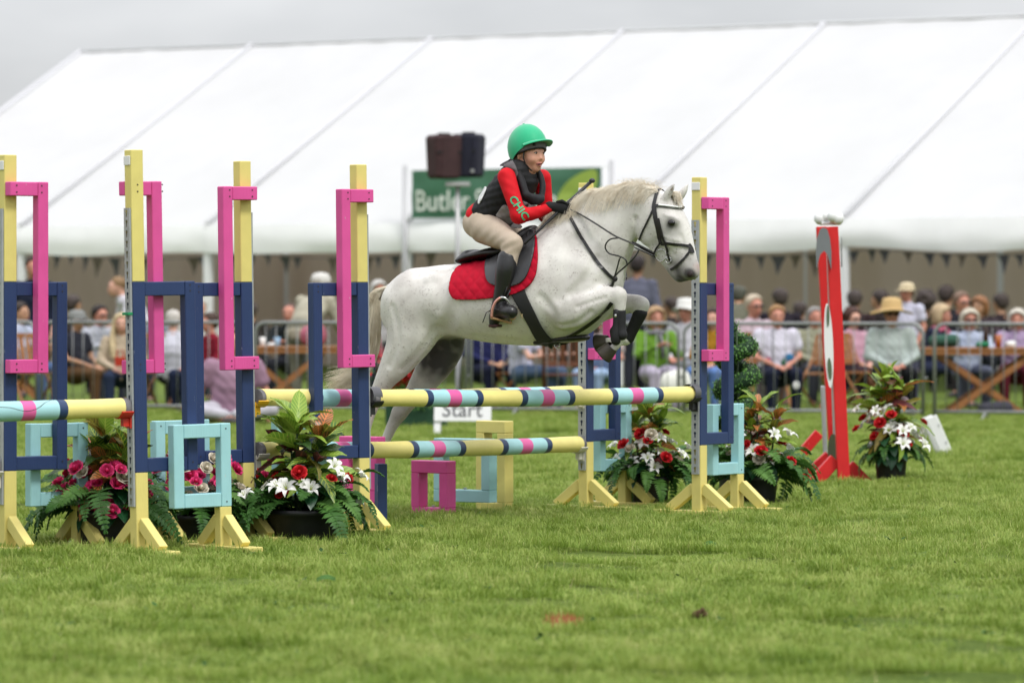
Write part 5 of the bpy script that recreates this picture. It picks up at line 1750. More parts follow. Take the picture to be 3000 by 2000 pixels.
def bits():
    if 'eyes' in _hair: return
    for nm, items in dict(
        eye=[((-.033, -.088, .008), (.011, .006, .006)), ((.033, -.088, .008), (.011, .006, .006))],
        eyebrow=[((-.034, -.093, .027), (.018, .005, .004)), ((.034, -.093, .027), (.018, .005, .004))],
        mouth=[((0, -.092, -.064), (.022, .006, .006))],
        sunglasses=[((-.034, -.098, .008), (.029, .008, .020)), ((.034, -.098, .008), (.029, .008, .020)), ((0, -.104, .014), (.014, .004, .004)), ((-.075, -.05, .012), (.004, .055, .005)), ((.075, -.05, .012), (.004, .055, .005))]).items():
        mb = MB()
        for c, r in items: mb.ell(c, r, nu=10, nv=6)
        _hair[nm] = mb.mesh(nm, None, True)

def om(o, m):
    if not o.data.materials: o.data.materials.append(m)
    o.material_slots[0].link = 'OBJECT'; o.material_slots[0].material = m

PEOPLE = []
def person(px, hy, Y, kind, rz, label, top='c8c8c8', legs='2a2f3d', hair='short', hc='4a3626', skin='pale', fat='mid', sleeve='long', hat=None, hatc=None,
           glasses=False, scarf=None, leg='legs', shoe=None, head_rz=0.0, extra=None):
    P = pose_meshes(kind, fat); bits()
    hz = CAMZ - (hy - HOR) / FPX * Y
    s = min(max(hz / P['head'][2], .84), 1.12)
    b = pos(px, Y)
    # keep the head, not the hips, over the wanted column
    hx = P['head']; off = Matrix.Rotation(rz, 3, 'Z') @ Vector((hx[0], hx[1], 0)) * s
    root = empty('person', (b.x - off.x, b.y, 0), rz, label, 'person')
    root.scale = (s * 1.10, s * 1.10, s)
    def add(nm, me, m):
        o = bpy.data.objects.new(nm, me); col.objects.link(o); o.parent = root; om(o, m); return o
    add('body', P['body'], SK[skin])
    add('top' if sleeve else 'top', P[sleeve], cloth(top))
    add('trousers', P[leg], cloth(legs))
    add('shoes', P['shoes'], shoe or SHOE)
    hd = Vector(P['head'])
    fs = []
    if hair: fs.append(add('hair', hair_mesh(hair), mat('hair_' + hc, tuple(x * .85 for x in srgb(hc)), .6, .3, nscale=25, namp=.2)))
    fs += [add('mouth', _hair['mouth'], LIPM)]
    if glasses: fs.append(add('sunglasses', _hair['sunglasses'], DARKM))
    else: fs += [add('eyes', _hair['eye'], EYEM), add('eyebrows', _hair['eyebrow'], mat('brow', (.12, .08, .05), .7))]
    if hat: fs.append(add('hat', hat_mesh(hat), mat('hat_' + hatc, tuple(x * .85 for x in srgb(hatc)), .8, .2, nscale=60, namp=.1)))
    for o in fs:
        o.location = hd
        if o.name.startswith('hair'): o.scale = (1.05, 1.04, 1.04)
        if o.name.startswith('hat') and hat == 'straw': o.scale = (1.12, 1.12, 1.12)
    if scarf:
        nk = Vector(P['nec'])
        mb = MB(); mb.tube([nk + Vector((.085 * math.cos(a), .07 * math.sin(a) - .01, -.02 + .015 * math.sin(3 * a))) for a in [2 * math.pi * i / 16 for i in range(17)]], .03, 8)
        mb.tube([nk + Vector((.02, -.10, -.04)), nk + Vector((.04, -.15, -.16)), nk + Vector((.05, -.15, -.34))], [.03, .04, .035], 8, flat=.5)
        o = mb.build('scarf', cloth(scarf), root, True)
    PEOPLE.append(root)
    return root

f = math.radians
# left side
person(98, 785, 55.5, 'stand', f(10), 'ruddy faced person in dark navy standing at the back behind the first wing', '20263a', '1d2130', 'short', '3b2c22', 'ruddy')
person(62, 918, 50.2, 'hold', f(60), 'person in a pale blue shirt seated at the far left edge', 'c3cbe0', '5a76a8', 'short', '3a2f28', 'tan')
person(228, 940, 48.9, 'sit', f(55), 'man in a grey flat cap and dark gilet with brown trousers, seated', '32343e', '6d5137', 'thin', '8a8580', 'tan', 'mid', 'short', hat='cap', hatc='8b8d8a')
person(295, 925, 52.0, 'table', f(40), 'dark haired man in sunglasses and a pale grey shirt leaning forward', 'b9bcc6', '3a3e4a', 'short', '2b211d', 'ruddy', glasses=True)
person(349, 842, 54.5, 'bend', f(-75), 'girl with a blonde ponytail and white T-shirt standing in profile', 'd9d7de', '9fb6d8', 'pony', '9a7a56', 'pale', 'slim', 'short')
person(357, 950, 47.7, 'sit', f(4), 'smiling young woman with very long blonde hair and cream cardigan', 'c6b49c', '2c3750', 'long', 'd3bd94', 'pale', 'mid', 'long')
person(508, 940, 49.3, 'sit', f(172), 'white haired person in a white shirt seated with back to the arena', 'd5d5e0', '23242c', 'short', 'd5cfc6', 'pale', 'big')
person(455, 918, 53.0, 'sit', f(15), 'person in a grey top half hidden behind the second wing', '7e828e', '3b3d47', 'short', '5b463a', 'pale')
person(585, 905, 53.5, 'sit', f(0), 'white haired person behind the pink frame of the third wing', 'd0cfc8', '444954', 'short', 'cfc9be', 'pale')
person(612, 985, 48.6, 'sit', f(-60), 'child in a navy and red top sitting by the barrier behind the third wing', '8c1c30', '27304a', 'short', '4b352a', 'ruddy', 'slim')
person(683, 1002, 44.3, 'ground', f(0), 'large person in a mauve T-shirt sitting on the grass before the barrier', 'a9869b', 'c9c6cf', 'short', '7a5b45', 'ruddy', 'big', 'short', leg='legs')
person(850, 918, 53.2, 'table', f(-12), 'older ruddy faced man in a dark jacket behind the backpack table', '262b2c', '2b2c33', 'thin', '6b4d45', 'ruddy')
person(935, 836, 50.3, 'bend', f(150), 'person in a cream jacket and white cap bending over beside the table', 'bdb8a4', '8d8c7c', 'thin', 'b3aea2', 'tan', hat='cap', hatc='dcdad4')
person(1110, 850, 55.0, 'stand', f(20), 'white haired person standing behind the horse tail', 'b7b3b5', '51545f', 'bob', 'cfccc6', 'ruddy')
person(1058, 952, 52.0, 'sit', f(0), 'person in a red top seated behind the tall wing by the horse tail', 'a32232', '2b2f42', 'short', '6b5040', 'pale')
person(1425, 925, 49.6, 'sit', f(25), 'person in a navy fleece seated behind the horse belly', '262a55', '20243c', 'short', '4b3a30', 'tan', 'big')
person(1535, 930, 48.7, 'arm_out', f(70), 'woman in a white T-shirt and dark vest with one arm stretched out', 'cfcfe2', '5a6d8a', 'bob', '7a5b40', 'pale', 'mid', 'short')
person(1768, 945, 49.2, 'sit', f(-30), 'person in pale blue jeans seated beneath the horse front hooves', 'cbb5b0', 'a9c4e6', 'short', '8b6b50', 'ruddy', 'mid', 'short')
person(1868, 780, 58.0, 'stand', f(165), 'man in a grey blue shirt standing inside the marquee behind the horse chin', '6a6c7e', '33353f', 'short', '332a2a', 'brown')
person(1922, 932, 48.5, 'hold', f(15), 'blonde woman in a lime green jacket with patterned scarf and white trousers', '6f9a35', 'd0c6da', 'bob', 'b3926b', 'ruddy', 'mid', 'long', scarf='8d8a92')
person(2008, 912, 51.5, 'sit', f(-25), 'person in a white sun hat and white shirt beside the green jacket woman', 'dcdbe2', '8a8d94', 'thin', 'a09a92', 'ruddy', 'mid', 'long', hat='white', hatc='ecebe6')
person(2090, 935, 49.4, 'sit', f(-20), 'dark haired person in a mustard top and blue jeans behind the rightmost fence wing', 'b8862a', '6d8fcc', 'long', '3a2620', 'pale')
person(2168, 868, 54.0, 'bend', f(160), 'person in an olive jacket bending with back turned beside the box topiary', '6c6c5c', '4c4d46', 'short', '55564a', 'tan', 'big')
person(2210, 898, 51.0, 'sit', f(28), 'pale haired woman in sunglasses and a white and pink shirt', 'd9c3cc', '8a7f88', 'short', 'd0c0a8', 'ruddy', glasses=True)
W23 = person(2276, 928, 47.6, 'sit', f(8), 'woman in a printed white T-shirt and navy trousers with clasped hands', 'e2deec', '1f2438', 'short', 'a87f52', 'ruddy', 'big', 'short')
person(2388, 930, 51.0, 'sit', f(12), 'grey haired person in glasses and a floral shirt left of the red wing', 'a9aa90', '4b4d55', 'short', '9c9894', 'ruddy')
person(2500, 935, 50.2, 'sit', f(30), 'curly brown haired woman in sunglasses and a pink top', 'd9a9bb', '4a3b42', 'curly', '4a2c22', 'pale', glasses=True)
M28 = person(2612, 922, 47.0, 'sit', f(4), 'man in a wide straw hat, sunglasses and a pale green shirt', 'bcc7c2', '17181b', 'thin', '8f877b', 'ruddy', 'big', 'long', hat='straw', hatc='d2b27c', glasses=True)
person(2655, 872, 52.0, 'stand', f(-35), 'man in a cream cap and white T-shirt behind the straw hat man', 'd8d8ea', '55566a', 'short', '3d332c', 'ruddy', 'mid', 'short', hat='cap', hatc='d8c8a6')
person(2757, 925, 50.6, 'table', f(65), 'blonde woman in profile with a pink scarf at the long table', '2b3048', '39405a', 'bob', 'c9b08b', 'ruddy', 'mid', 'long', scarf='c86a82')
person(2818, 888, 54.5, 'sit', f(25), 'short haired man in sunglasses and dark top behind the white haired woman', '2b2a33', '2b2d36', 'short', '8a6f5e', 'ruddy', glasses=True)
person(2868, 900, 56.0, 'sit', f(-30), 'person with orange brown hair in the row behind the long table', '4a3f44', '3a3436', 'bob', '9a6a44', 'tan')
person(2838, 938, 49.3, 'table', f(6), 'white haired woman in sunglasses and a pale blue shirt at the long table', 'c4cfe6', '6a7084', 'bob', 'cfc6b2', 'ruddy', glasses=True)
person(2978, 938, 49.5, 'table', f(-10), 'white haired woman in a lilac top at the right end of the long table', 'b9a3c4', '6b2433', 'bob', 'd2cbbd', 'ruddy', 'big')
# further back in the shade of the marquee
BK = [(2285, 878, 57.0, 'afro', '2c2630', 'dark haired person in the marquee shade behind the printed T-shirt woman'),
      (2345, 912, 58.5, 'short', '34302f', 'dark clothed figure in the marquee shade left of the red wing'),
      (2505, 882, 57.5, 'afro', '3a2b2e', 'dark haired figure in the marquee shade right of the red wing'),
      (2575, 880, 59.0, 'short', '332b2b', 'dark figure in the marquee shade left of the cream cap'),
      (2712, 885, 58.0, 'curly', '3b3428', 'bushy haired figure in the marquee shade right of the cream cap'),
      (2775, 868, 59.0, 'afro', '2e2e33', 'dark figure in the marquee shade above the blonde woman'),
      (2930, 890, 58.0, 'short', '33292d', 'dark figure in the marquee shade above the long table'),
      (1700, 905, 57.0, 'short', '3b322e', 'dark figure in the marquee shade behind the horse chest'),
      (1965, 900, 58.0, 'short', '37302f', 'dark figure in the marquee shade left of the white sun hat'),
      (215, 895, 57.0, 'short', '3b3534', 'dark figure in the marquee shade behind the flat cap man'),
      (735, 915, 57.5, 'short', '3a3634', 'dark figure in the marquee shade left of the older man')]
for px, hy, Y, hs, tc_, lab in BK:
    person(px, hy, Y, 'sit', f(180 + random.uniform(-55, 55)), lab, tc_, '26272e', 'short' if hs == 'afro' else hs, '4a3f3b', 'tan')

# print on the T-shirt, lanyard with round badge, wrist watch, red handbag
def patch(name, px, py, Y, r, m, parent, th=0.01, ry=None):
    p = at(px, py, Y); mb = MB(); mb.ell(p, (r, th, ry or r), nu=14, nv=7); return mb.build(name, m, parent, True, local=False)
o = W23
bod = (bpy.data.objects.get('x'))
patch('print', 2312, 1047, 47.42, .055, cloth('3f7fae'), W23, .012, .045)
patch('print', 2296, 1062, 47.40, .030, cloth('2f6a4a'), W23, .012, .04)
patch('print', 2252, 1060, 47.42, .025, cloth('b53a62'), W23, .010, .055)
mb = MB(); mb.tube([at(2262, 965, 47.43), at(2263, 1020, 47.36), at(2263, 1075, 47.34)], .006, 5); mb.build('lanyard', cloth('2c2f38'), W23, True, local=False)
mb = MB(); mb.ell(at(2333, 1128, 47.12), (.036, .006, .045), nu=14, nv=7); mb.build('badge', WHITEM, W23, True, local=False)
patch('wrist_watch', 2633, 1105, 46.70, .026, WHITEM, M28, .014)
p = pos(352, 47.3); mb = MB(); mb.box((p.x, p.y, .60), (.055, 0, 0), (0, .03, 0), (0, 0, .05)); mb.tube([(p.x - .04, p.y, .64), (p.x - .03, p.y, .72), (p.x + .03, p.y, .72), (p.x + .04, p.y, .64)], .008, 6)
tag(mb.build('handbag', cloth('c4402f'), None, bevel=0), 'small coral red handbag on the lap of the long haired blonde woman', 'handbag')

# ------------------------------------------------------------------ horse and rider
YAW = math.radians(28)
HC = at(1450, HOR, 25.55); HC.z = 0
HD = Vector((math.cos(YAW), -math.sin(YAW), 0)); HM = Vector((-math.sin(YAW), -math.cos(YAW), 0))

def HL(u, v, l=0.0):
    """point of the animal's long plane, l metres towards the arena camera side, in the animal's own frame (x forward, y left, z up)"""
    k = (u - 1500) / FPX
    cx = HC.x + l * HM.x; cy = HC.y + l * HM.y
    t = (k * cy - cx) / (HD.x - k * HD.y)
    Y = cy + t * HD.y
    return Vector((t, -l, CAMZ - (v - HOR) / FPX * Y))

HMAT = Matrix.Translation(HC) @ Matrix.Rotation(-YAW, 4, 'Z')
HINV = HMAT.inverted()
CAML = HINV @ Vector((0, 0, CAMZ))

def hl(stations, l=0.0, per=4, k=0.03):
    """stations: u, v, radius in photo px, lateral radius m, (lateral offset)"""
    rows = []
    for s in stations:
        lo = s[4] if len(s) > 4 else l
        p = HL(s[0], s[1], lo)
        Y = (HMAT @ p).y
        rows.append(tuple(p) + (s[2] / FPX * Y * (1.03), s[3]))
    return limb(rows, lat=(0, 1, 0), per=per, k=k)

def hv(stations, k=0.03, per=4):
    """vertical-ring loft: u, top v, bottom v, lateral radius -> chain of short segments"""
    rows = []
    for u, a, b, r in stations:
        p = HL(u, (a + b) / 2); Y = (HMAT @ p).y
        rows.append(tuple(p) + ((b - a) / 2 / FPX * Y, r))
    return limb(rows, lat=(0, 1, 0), per=per, k=k)

HORSE = []
HORSE.append(hv([(1185, 850, 985, .16), (1215, 812, 1000, .215), (1250, 788, 1002, .245), (1300, 776, 990, .26), (1360, 773, 990, .265), (1420, 770, 1000, .28), (1480, 762, 1008, .295),
                 (1540, 735, 1012, .295), (1590, 700, 1012, .28), (1640, 672, 1002, .255), (1680, 670, 985, .225), (1715, 690, 955, .19)], k=.04))
# croup and buttocks
HORSE.append(hl([(1185, 880, 60, .14, .10), (1215, 870, 78, .14, .10)], k=.06)); HORSE.append(hl([(1215, 890, 70, .13, -.10), (1240, 880, 76, .13, -.10)], k=.06))
# neck
HORSE.append(hl([(1650, 790, 140, .19), (1690, 765, 138, .175), (1742, 708, 124, .145), (1782, 660, 104, .115), (1822, 628, 84, .095), (1862, 612, 70, .085), (1900, 604, 58, .08)], k=.05))
HORSE.append(hl([(1748, 770, 60, .15), (1772, 812, 52, .14), (1770, 850, 45, .12)], k=.05))
# head
HORSE.append(hl([(1912, 604, 55, .080), (1932, 628, 62, .092), (1955, 655, 60, .094), (1975, 690, 54, .080), (1990, 722, 46, .064), (2002, 752, 40, .055), (2010, 780, 37, .052), (2014, 800, 30, .046)], k=.02))
HORSE.append(hl([(1893, 662, 44, .075), (1908, 690, 34, .068)], k=.04))           # jowl
HORSE.append(hl([(1925, 725, 22, .035), (1955, 765, 18, .032), (1980, 800, 17, .036), (1990, 814, 14, .030)], k=.025))   # lower jaw and lip
HORSE.append(hl([(2030, 788, 17, .044), (2033, 800, 14, .038)], k=.03))          # upper lip
HORSE.append(hl([(2018, 800, 16, .018, .035)], k=.02)); HORSE.append(hl([(2034, 798, 14, .016, -.03)], k=.02))
for s in (1, -1):
    HORSE.append(hl([(1958 if s > 0 else 1990, 640, 15, .016, s * .078), (1985 if s > 0 else 2010, 650, 12, .012, s * .072)], k=.02))   # brow
    HORSE.append(hl([(1975 if s > 0 else 1995, 700, 9, .01, s * .062), (1960, 715, 8, .01, s * .062)], k=.03))
# ears
HORSE.append(hl([(1950, 582, 13, .020, .048), (1960, 562, 13, .020, .050), (1972, 545, 8, .012, .052), (1980, 533, 2.5, .004, .052)], k=.015))
HORSE.append(hl([(1992, 578, 12, .020, -.048), (2002, 562, 12, .020, -.050), (2012, 546, 7, .012, -.052), (2021, 534, 2.5, .004, -.052)], k=.015))
# near shoulder and foreleg, folded
HORSE.append(hl([(1690, 790, 75, .08, .13), (1672, 850, 66, .08, .15), (1655, 905, 52, .075, .155)], k=.06))
HORSE.append(hl([(1652, 912, 52, .075, .175), (1690, 905, 52, .072, .175), (1730, 889, 43, .062, .165), (1768, 873, 33, .050, .155), (1798, 863, 28, .042, .14), (1812, 867, 27, .040, .135)], k=.03))
HORSE.append(hl([(1812, 866, 26, .038, .135), (1815, 895, 20, .033, .135), (1815, 925, 15, .026, .13), (1816, 960, 14, .024, .125), (1820, 985, 16, .027, .12)], k=.02))
HORSE.append(hl([(1820, 985, 16, .027, .12), (1808, 1010, 12.5, .022, .12), (1793, 1022, 13, .024, .12)], k=.015))
# far foreleg
HORSE.append(hl([(1735, 900, 50, .065, -.14), (1780, 895, 40, .055, -.14), (1830, 890, 30, .045, -.135), (1866, 888, 25, .040, -.13), (1880, 893, 24, .038, -.13)], k=.04))
HORSE.append(hl([(1880, 893, 24, .038, -.13), (1876, 915, 19, .033, -.13), (1862, 945, 15, .026, -.125), (1847, 975, 14, .024, -.12), (1835, 995, 16, .027, -.12)], k=.02))
HORSE.append(hl([(1835, 995, 15, .026, -.12), (1805, 1003, 12.5, .022, -.12), (1778, 1000, 13, .024, -.12)], k=.015))
# near hind leg, driving back
HORSE.append(hl([(1222, 905, 86, .12, .12), (1212, 960, 82, .12, .13), (1190, 1015, 62, .10, .135), (1160, 1065, 47, .075, .135), (1133, 1105, 33, .055, .135), (1112, 1142, 25, .04, .13), (1098, 1170, 20, .035, .13)], k=.05))
HORSE.append(hl([(1100, 1165, 22, .035, .13), (1085, 1215, 15, .027, .13), (1072, 1260, 14, .025, .13), (1064, 1290, 16, .028, .13)], k=.02))
HORSE.append(hl([(1064, 1290, 15, .027, .13), (1052, 1318, 12, .022, .13), (1046, 1335, 13, .024, .13)], k=.015))
# far hind leg
HORSE.append(hl([(1290, 960, 70, .11, -.12), (1300, 1010, 62, .095, -.13), (1272, 1070, 52, .08, -.135), (1235, 1125, 38, .06, -.135), (1205, 1165, 28, .045, -.13), (1180, 1195, 25, .038, -.13), (1168, 1212, 22, .036, -.13)], k=.05))
HORSE.append(hl([(1172, 1206, 23, .036, -.13), (1150, 1245, 18, .028, -.13), (1132, 1285, 15, .026, -.13), (1120, 1315, 17, .028, -.13)], k=.02))
HORSE.append(hl([(1120, 1315, 15, .027, -.13), (1104, 1340, 12, .022, -.13), (1096, 1352, 13, .024, -.13)], k=.015))
# dock of the tail
HORSE.append(hl([(1190, 838, 14, .025), (1160, 836, 13, .024), (1128, 852, 12, .022), (1112, 880, 9, .018)], k=.03))

HV, HQ = blob(HORSE, 0.0085, 1)
HV = relax(HV, HQ, 3)
def groove(V, pts, r, depth, both=True):
    """press a shallow furrow (positive) or raise a ridge (negative depth) along photo points"""
    P = crom(pts, 5)
    out = np.zeros(len(V)); cen = np.zeros((len(V), 3))
    for sd in ((1, -1) if both else (1,)):
        L_ = []
        for q in P:
            tgt = HL(q[0], q[1], 0.0); d = (tgt - CAML).normalized()
            loc, nrm, ix, ds = HB0.ray_cast(CAML, d, 60)
            if loc is None: continue
            L_.append((loc.x, loc.y * sd, loc.z))
        if len(L_) < 2: continue
        L_ = np.array(L_)
        for a, b in zip(L_[:-1], L_[1:]):
            ab = b - a; t = np.clip(((V - a) @ ab) / max(ab @ ab, 1e-9), 0, 1)
            d = np.linalg.norm(V - a - t[:, None] * ab, axis=1)
            w = np.clip(1 - (d / r) ** 2, 0, 1) ** 2
            out = np.maximum(out, w)
    return out * depth
HB0 = BVHTree.FromPolygons([tuple(v) for v in HV], [tuple(q) for q in HQ])
_n = np.zeros_like(HV)
_fn = np.cross(HV[HQ[:, 2]] - HV[HQ[:, 0]], HV[HQ[:, 3]] - HV[HQ[:, 1]])
for _c in range(4): np.add.at(_n, HQ[:, _c], _fn)
_n /= (np.linalg.norm(_n, axis=1)[:, None] + 1e-9)
D_ = np.zeros(len(HV))
for pts, r, dep in (
    ([(1688, 700), (1668, 760), (1650, 820), (1636, 870)], .06, .010),                 # behind the shoulder blade
    ([(1745, 760), (1728, 800), (1700, 835), (1672, 860)], .045, .012),                # front of upper arm
    ([(1690, 860), (1735, 848), (1775, 842)], .03, .007),
    ([(1690, 900), (1730, 885), (1772, 872)], .018, .006),                             # forearm split
    ([(1645, 955), (1690, 945), (1730, 915)], .03, .008),
    ([(1850, 722), (1835, 765), (1815, 805), (1795, 840)], .03, .012),                 # jugular groove
    ([(1800, 600), (1770, 650), (1735, 700)], .05, .006),
    ([(1862, 640), (1858, 680), (1866, 706)], .025, .012),                             # behind the jowl
    ([(1925, 700), (1950, 722), (1975, 745)], .015, .005),
    ([(1940, 690), (1965, 700), (1995, 705)], .010, -.004),                            # facial crest
    ([(1995, 690), (2005, 725), (2012, 760)], .018, .004),
    ([(1945, 628), (1965, 634), (1985, 640)], .014, -.004),
    ([(1985, 812), (2000, 815), (2018, 822)], .010, .006),                             # mouth line
    ([(1275, 960), (1250, 1000), (1215, 1045), (1180, 1080)], .035, .006),             # stifle to gaskin
    ([(1300, 800), (1290, 850), (1285, 900)], .06, .008),                              # hip to flank
    ([(1330, 900), (1315, 940), (1300, 965)], .07, .014),                              # flank hollow
    ([(1150, 900), (1165, 960), (1160, 1020), (1140, 1070)], .035, .007),              # hamstring line
    ([(1255, 815), (1270, 808), (1285, 812)], .05, -.010),                             # point of hip
    ([(1105, 1150), (1120, 1165)], .02, -.005),
    ([(1400, 985), (1470, 995), (1540, 1000)], .05, .006),
    ([(1585, 870), (1620, 910), (1632, 950)], .04, .008)):
    D_ -= groove(HV, pts, r, dep)
HV = HV + _n * D_[:, None] * (1 if (_n[:, 2] * (HV[:, 2] - HV[:, 2].mean())).sum() > 0 else -1)
HV = relax(HV, HQ, 1)

def horse_material():
    m = bpy.data.materials.new('grey_coat'); m.use_nodes = True
    t = m.node_tree; b = t.nodes['Principled BSDF']
    b.inputs['Roughness'].default_value = 0.62; b.inputs['Specular IOR Level'].default_value = 0.25
    b.inputs['Sheen Weight'].default_value = 0.15
    co = t.nodes.new('ShaderNodeTexCoord')
    def noise_(sc_, det=4, rough=.6):
        n = t.nodes.new('ShaderNodeTexNoise'); n.inputs['Scale'].default_value = sc_; n.inputs['Detail'].default_value = det; n.inputs['Roughness'].default_value = rough
        t.links.new(co.outputs['Object'], n.inputs['Vector']); return n
    n1 = noise_(5, 5); n2 = noise_(70, 3, .7); n3 = noise_(13, 4)
    r1 = t.nodes.new('ShaderNodeValToRGB'); r1.color_ramp.elements[0].position = .33; r1.color_ramp.elements[1].position = .62
    r1.color_ramp.elements[0].color = (.49, .465, .435, 1); r1.color_ramp.elements[1].color = (.69, .67, .63, 1)
    t.links.new(n1.outputs['Fac'], r1.inputs[0])
    # flea-bitten specks
    r2 = t.nodes.new('ShaderNodeValToRGB'); r2.color_ramp.elements[0].position = .55; r2.color_ramp.elements[1].position = .64
    r2.color_ramp.elements[0].color = (0, 0, 0, 1); r2.color_ramp.elements[1].color = (.58, .58, .58, 1)
    t.links.new(n2.outputs['Fac'], r2.inputs[0])
    r3 = t.nodes.new('ShaderNodeValToRGB'); r3.color_ramp.elements[0].position = .42; r3.color_ramp.elements[1].position = .62
    t.links.new(n3.outputs['Fac'], r3.inputs[0])
    mm = t.nodes.new('ShaderNodeMath'); mm.operation = 'MULTIPLY'
    t.links.new(r2.outputs[0], mm.inputs[0]); t.links.new(r3.outputs[0], mm.inputs[1])
    mx1 = t.nodes.new('ShaderNodeMixRGB'); mx1.inputs[2].default_value = (.24, .20, .18, 1)
    t.links.new(mm.outputs[0], mx1.inputs[0]); t.links.new(r1.outputs[0], mx1.inputs[1])
    # dark muzzle; groin: dark skin plus shadow put into the colour; greyer far legs
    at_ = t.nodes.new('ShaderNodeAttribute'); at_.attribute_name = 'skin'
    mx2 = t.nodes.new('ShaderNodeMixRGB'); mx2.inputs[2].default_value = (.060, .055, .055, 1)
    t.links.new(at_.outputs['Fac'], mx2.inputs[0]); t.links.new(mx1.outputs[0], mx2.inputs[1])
    a3 = t.nodes.new('ShaderNodeAttribute'); a3.attribute_name = 'pinkskin'
    mx3 = t.nodes.new('ShaderNodeMixRGB'); mx3.inputs[2].default_value = (.50, .30, .27, 1)
    t.links.new(a3.outputs['Fac'], mx3.inputs[0]); t.links.new(mx2.outputs[0], mx3.inputs[1])
    t.links.new(mx3.outputs[0], b.inputs['Base Color'])
    bp = t.nodes.new('ShaderNodeBump'); bp.inputs['Strength'].default_value = .25; bp.inputs['Distance'].default_value = .004
    t.links.new(n2.outputs['Fac'], bp.inputs['Height']); t.links.new(bp.outputs[0], b.inputs['Normal'])
    return m

def fall(V, p, r, soft=.5):
    d = np.linalg.norm((V - np.array(p)), axis=1)
    return np.clip((r - d) / (r * soft), 0, 1)
skin = np.zeros(len(HV))
skin = np.maximum(skin, .95 * fall(HV, HL(2020, 802, .035), .058, .5))
skin = np.maximum(skin, 1.15 * fall(HV, HL(2003, 808, 0), .165, .95))
skin = np.maximum(skin, .55 * fall(HV, HL(1985, 812, .0), .075, .6))
skin = np.maximum(skin, .92 * fall(HV, HL(1966, 656, .085), .054, .7))
skin = np.maximum(skin, .55 * fall(HV, HL(1962, 670, .085), .095, .9))
skin = np.maximum(skin, .95 * fall(HV, HL(1305, 1015, -.04), .25, .45) * np.clip((HL(1310, 972)[2] - HV[:, 2]) / .05, 0, 1) * (HV[:, 1] > -.10))  # groin: shadow painted in along with the dark skin
skin = np.maximum(skin, 1.1 * fall(HV, HL(1290, 1035, -.10), .24, .6) * (HV[:, 1] > 0.0) * (HV[:, 1] < .22))  # same painted groin shadow carried onto the far inner thigh
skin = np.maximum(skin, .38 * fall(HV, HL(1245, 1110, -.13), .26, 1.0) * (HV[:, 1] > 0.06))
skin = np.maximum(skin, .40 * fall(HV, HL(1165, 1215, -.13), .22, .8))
skin = np.maximum(skin, .22 * fall(HV, HL(1880, 890, -.13), .10, .8))
skin = np.maximum(skin, .30 * fall(HV, HL(1140, 850, 0), .07, .6))
skin = np.maximum(skin, .30 * fall(HV, HL(1975, 550, .052), .05, .6))
rgn = np.array([mnoise.noise(Vector(v) * 22) for v in HV])
skin = np.clip(skin * (1 + .35 * rgn), 0, 1)
pink = np.maximum(.75 * fall(HV, HL(2036, 786, .0), .045, .7), .35 * fall(HV, HL(2023, 805, .045), .014, .5)) * np.clip(1 + rgn, 0, 1)

coat = horse_material()
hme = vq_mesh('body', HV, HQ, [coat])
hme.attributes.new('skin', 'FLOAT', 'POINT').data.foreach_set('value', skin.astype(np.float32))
hme.attributes.new('pinkskin', 'FLOAT', 'POINT').data.foreach_set('value', pink.astype(np.float32))
horse = empty('horse', HC, -YAW, 'dapple white pony in mid leap over the striped poles', 'horse')
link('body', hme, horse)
HB = BVHTree.FromPolygons([tuple(v) for v in HV], [tuple(q) for q in HQ])

def surf(u, v, off=0.004, bvh=None, fallback=None):
    """point on the near side of a surface, off metres out of it"""
    tgt = HL(u, v, 0.0); d = (tgt - CAML).normalized()
    loc, nrm, idx, dist = (bvh or HB).ray_cast(CAML, d, 60)
    if loc is None:
        q = HL(u, v, fallback if fallback is not None else 0.0)
        return q, Vector((0, -1, 0))
    if nrm.dot(d) > 0: nrm = -nrm
    return loc + nrm * off, nrm

def mirror(p): return Vector((p.x, -p.y, p.z))

LEATH = mat('leather_black', (0.014, 0.013, 0.013), 0.38, 0.5, nscale=20, namp=.2)
LEATHG = mat('leather_worn', (0.035, 0.036, 0.04), 0.42, 0.5, nscale=12, namp=.2)
METAL = mat('bit_metal', (0.55, 0.55, 0.54), 0.25, metal=.9)

def strap(name, px, w, m, parent, off=0.006, th=0.0025, bvh=None, closed=False, both=False, per=4):
    """flat leather strap lying on the body along photo points"""
    P = crom(px, per)
    pts = []; nr = []
    for q in P:
        p, n = surf(q[0], q[1], off, bvh)
        pts.append(p); nr.append(n)
    # keep to the outer side when the surface falls away
    sides = [1, -1] if both else [1]
    for sd in sides:
        mb = MB(); vs = []
        for i in range(len(pts)):
            d = (pts[min(i + 1, len(pts) - 1)] - pts[max(i - 1, 0)])
            d = d.normalized() if d.length > 0 else Vector((1, 0, 0))
            n = nr[i]; s = d.cross(n).normalized() * (w / 2)
            for k in (s + n * th, -s + n * th, -s - n * th, s - n * th):
                q = pts[i] + k
                vs.append(q if sd > 0 else mirror(q))
        fs = []
        for i in range(len(pts) - 1):
            for k in range(4): fs.append((i * 4 + k, i * 4 + (k + 1) % 4, (i + 1) * 4 + (k + 1) % 4, (i + 1) * 4 + k))
        fs += [(3, 2, 1, 0), tuple(range(len(pts) * 4 - 4, len(pts) * 4))]
        if sd < 0: fs = [f[::-1] for f in fs]
        mb.add(vs, fs)
        mb.build(name, m, parent)

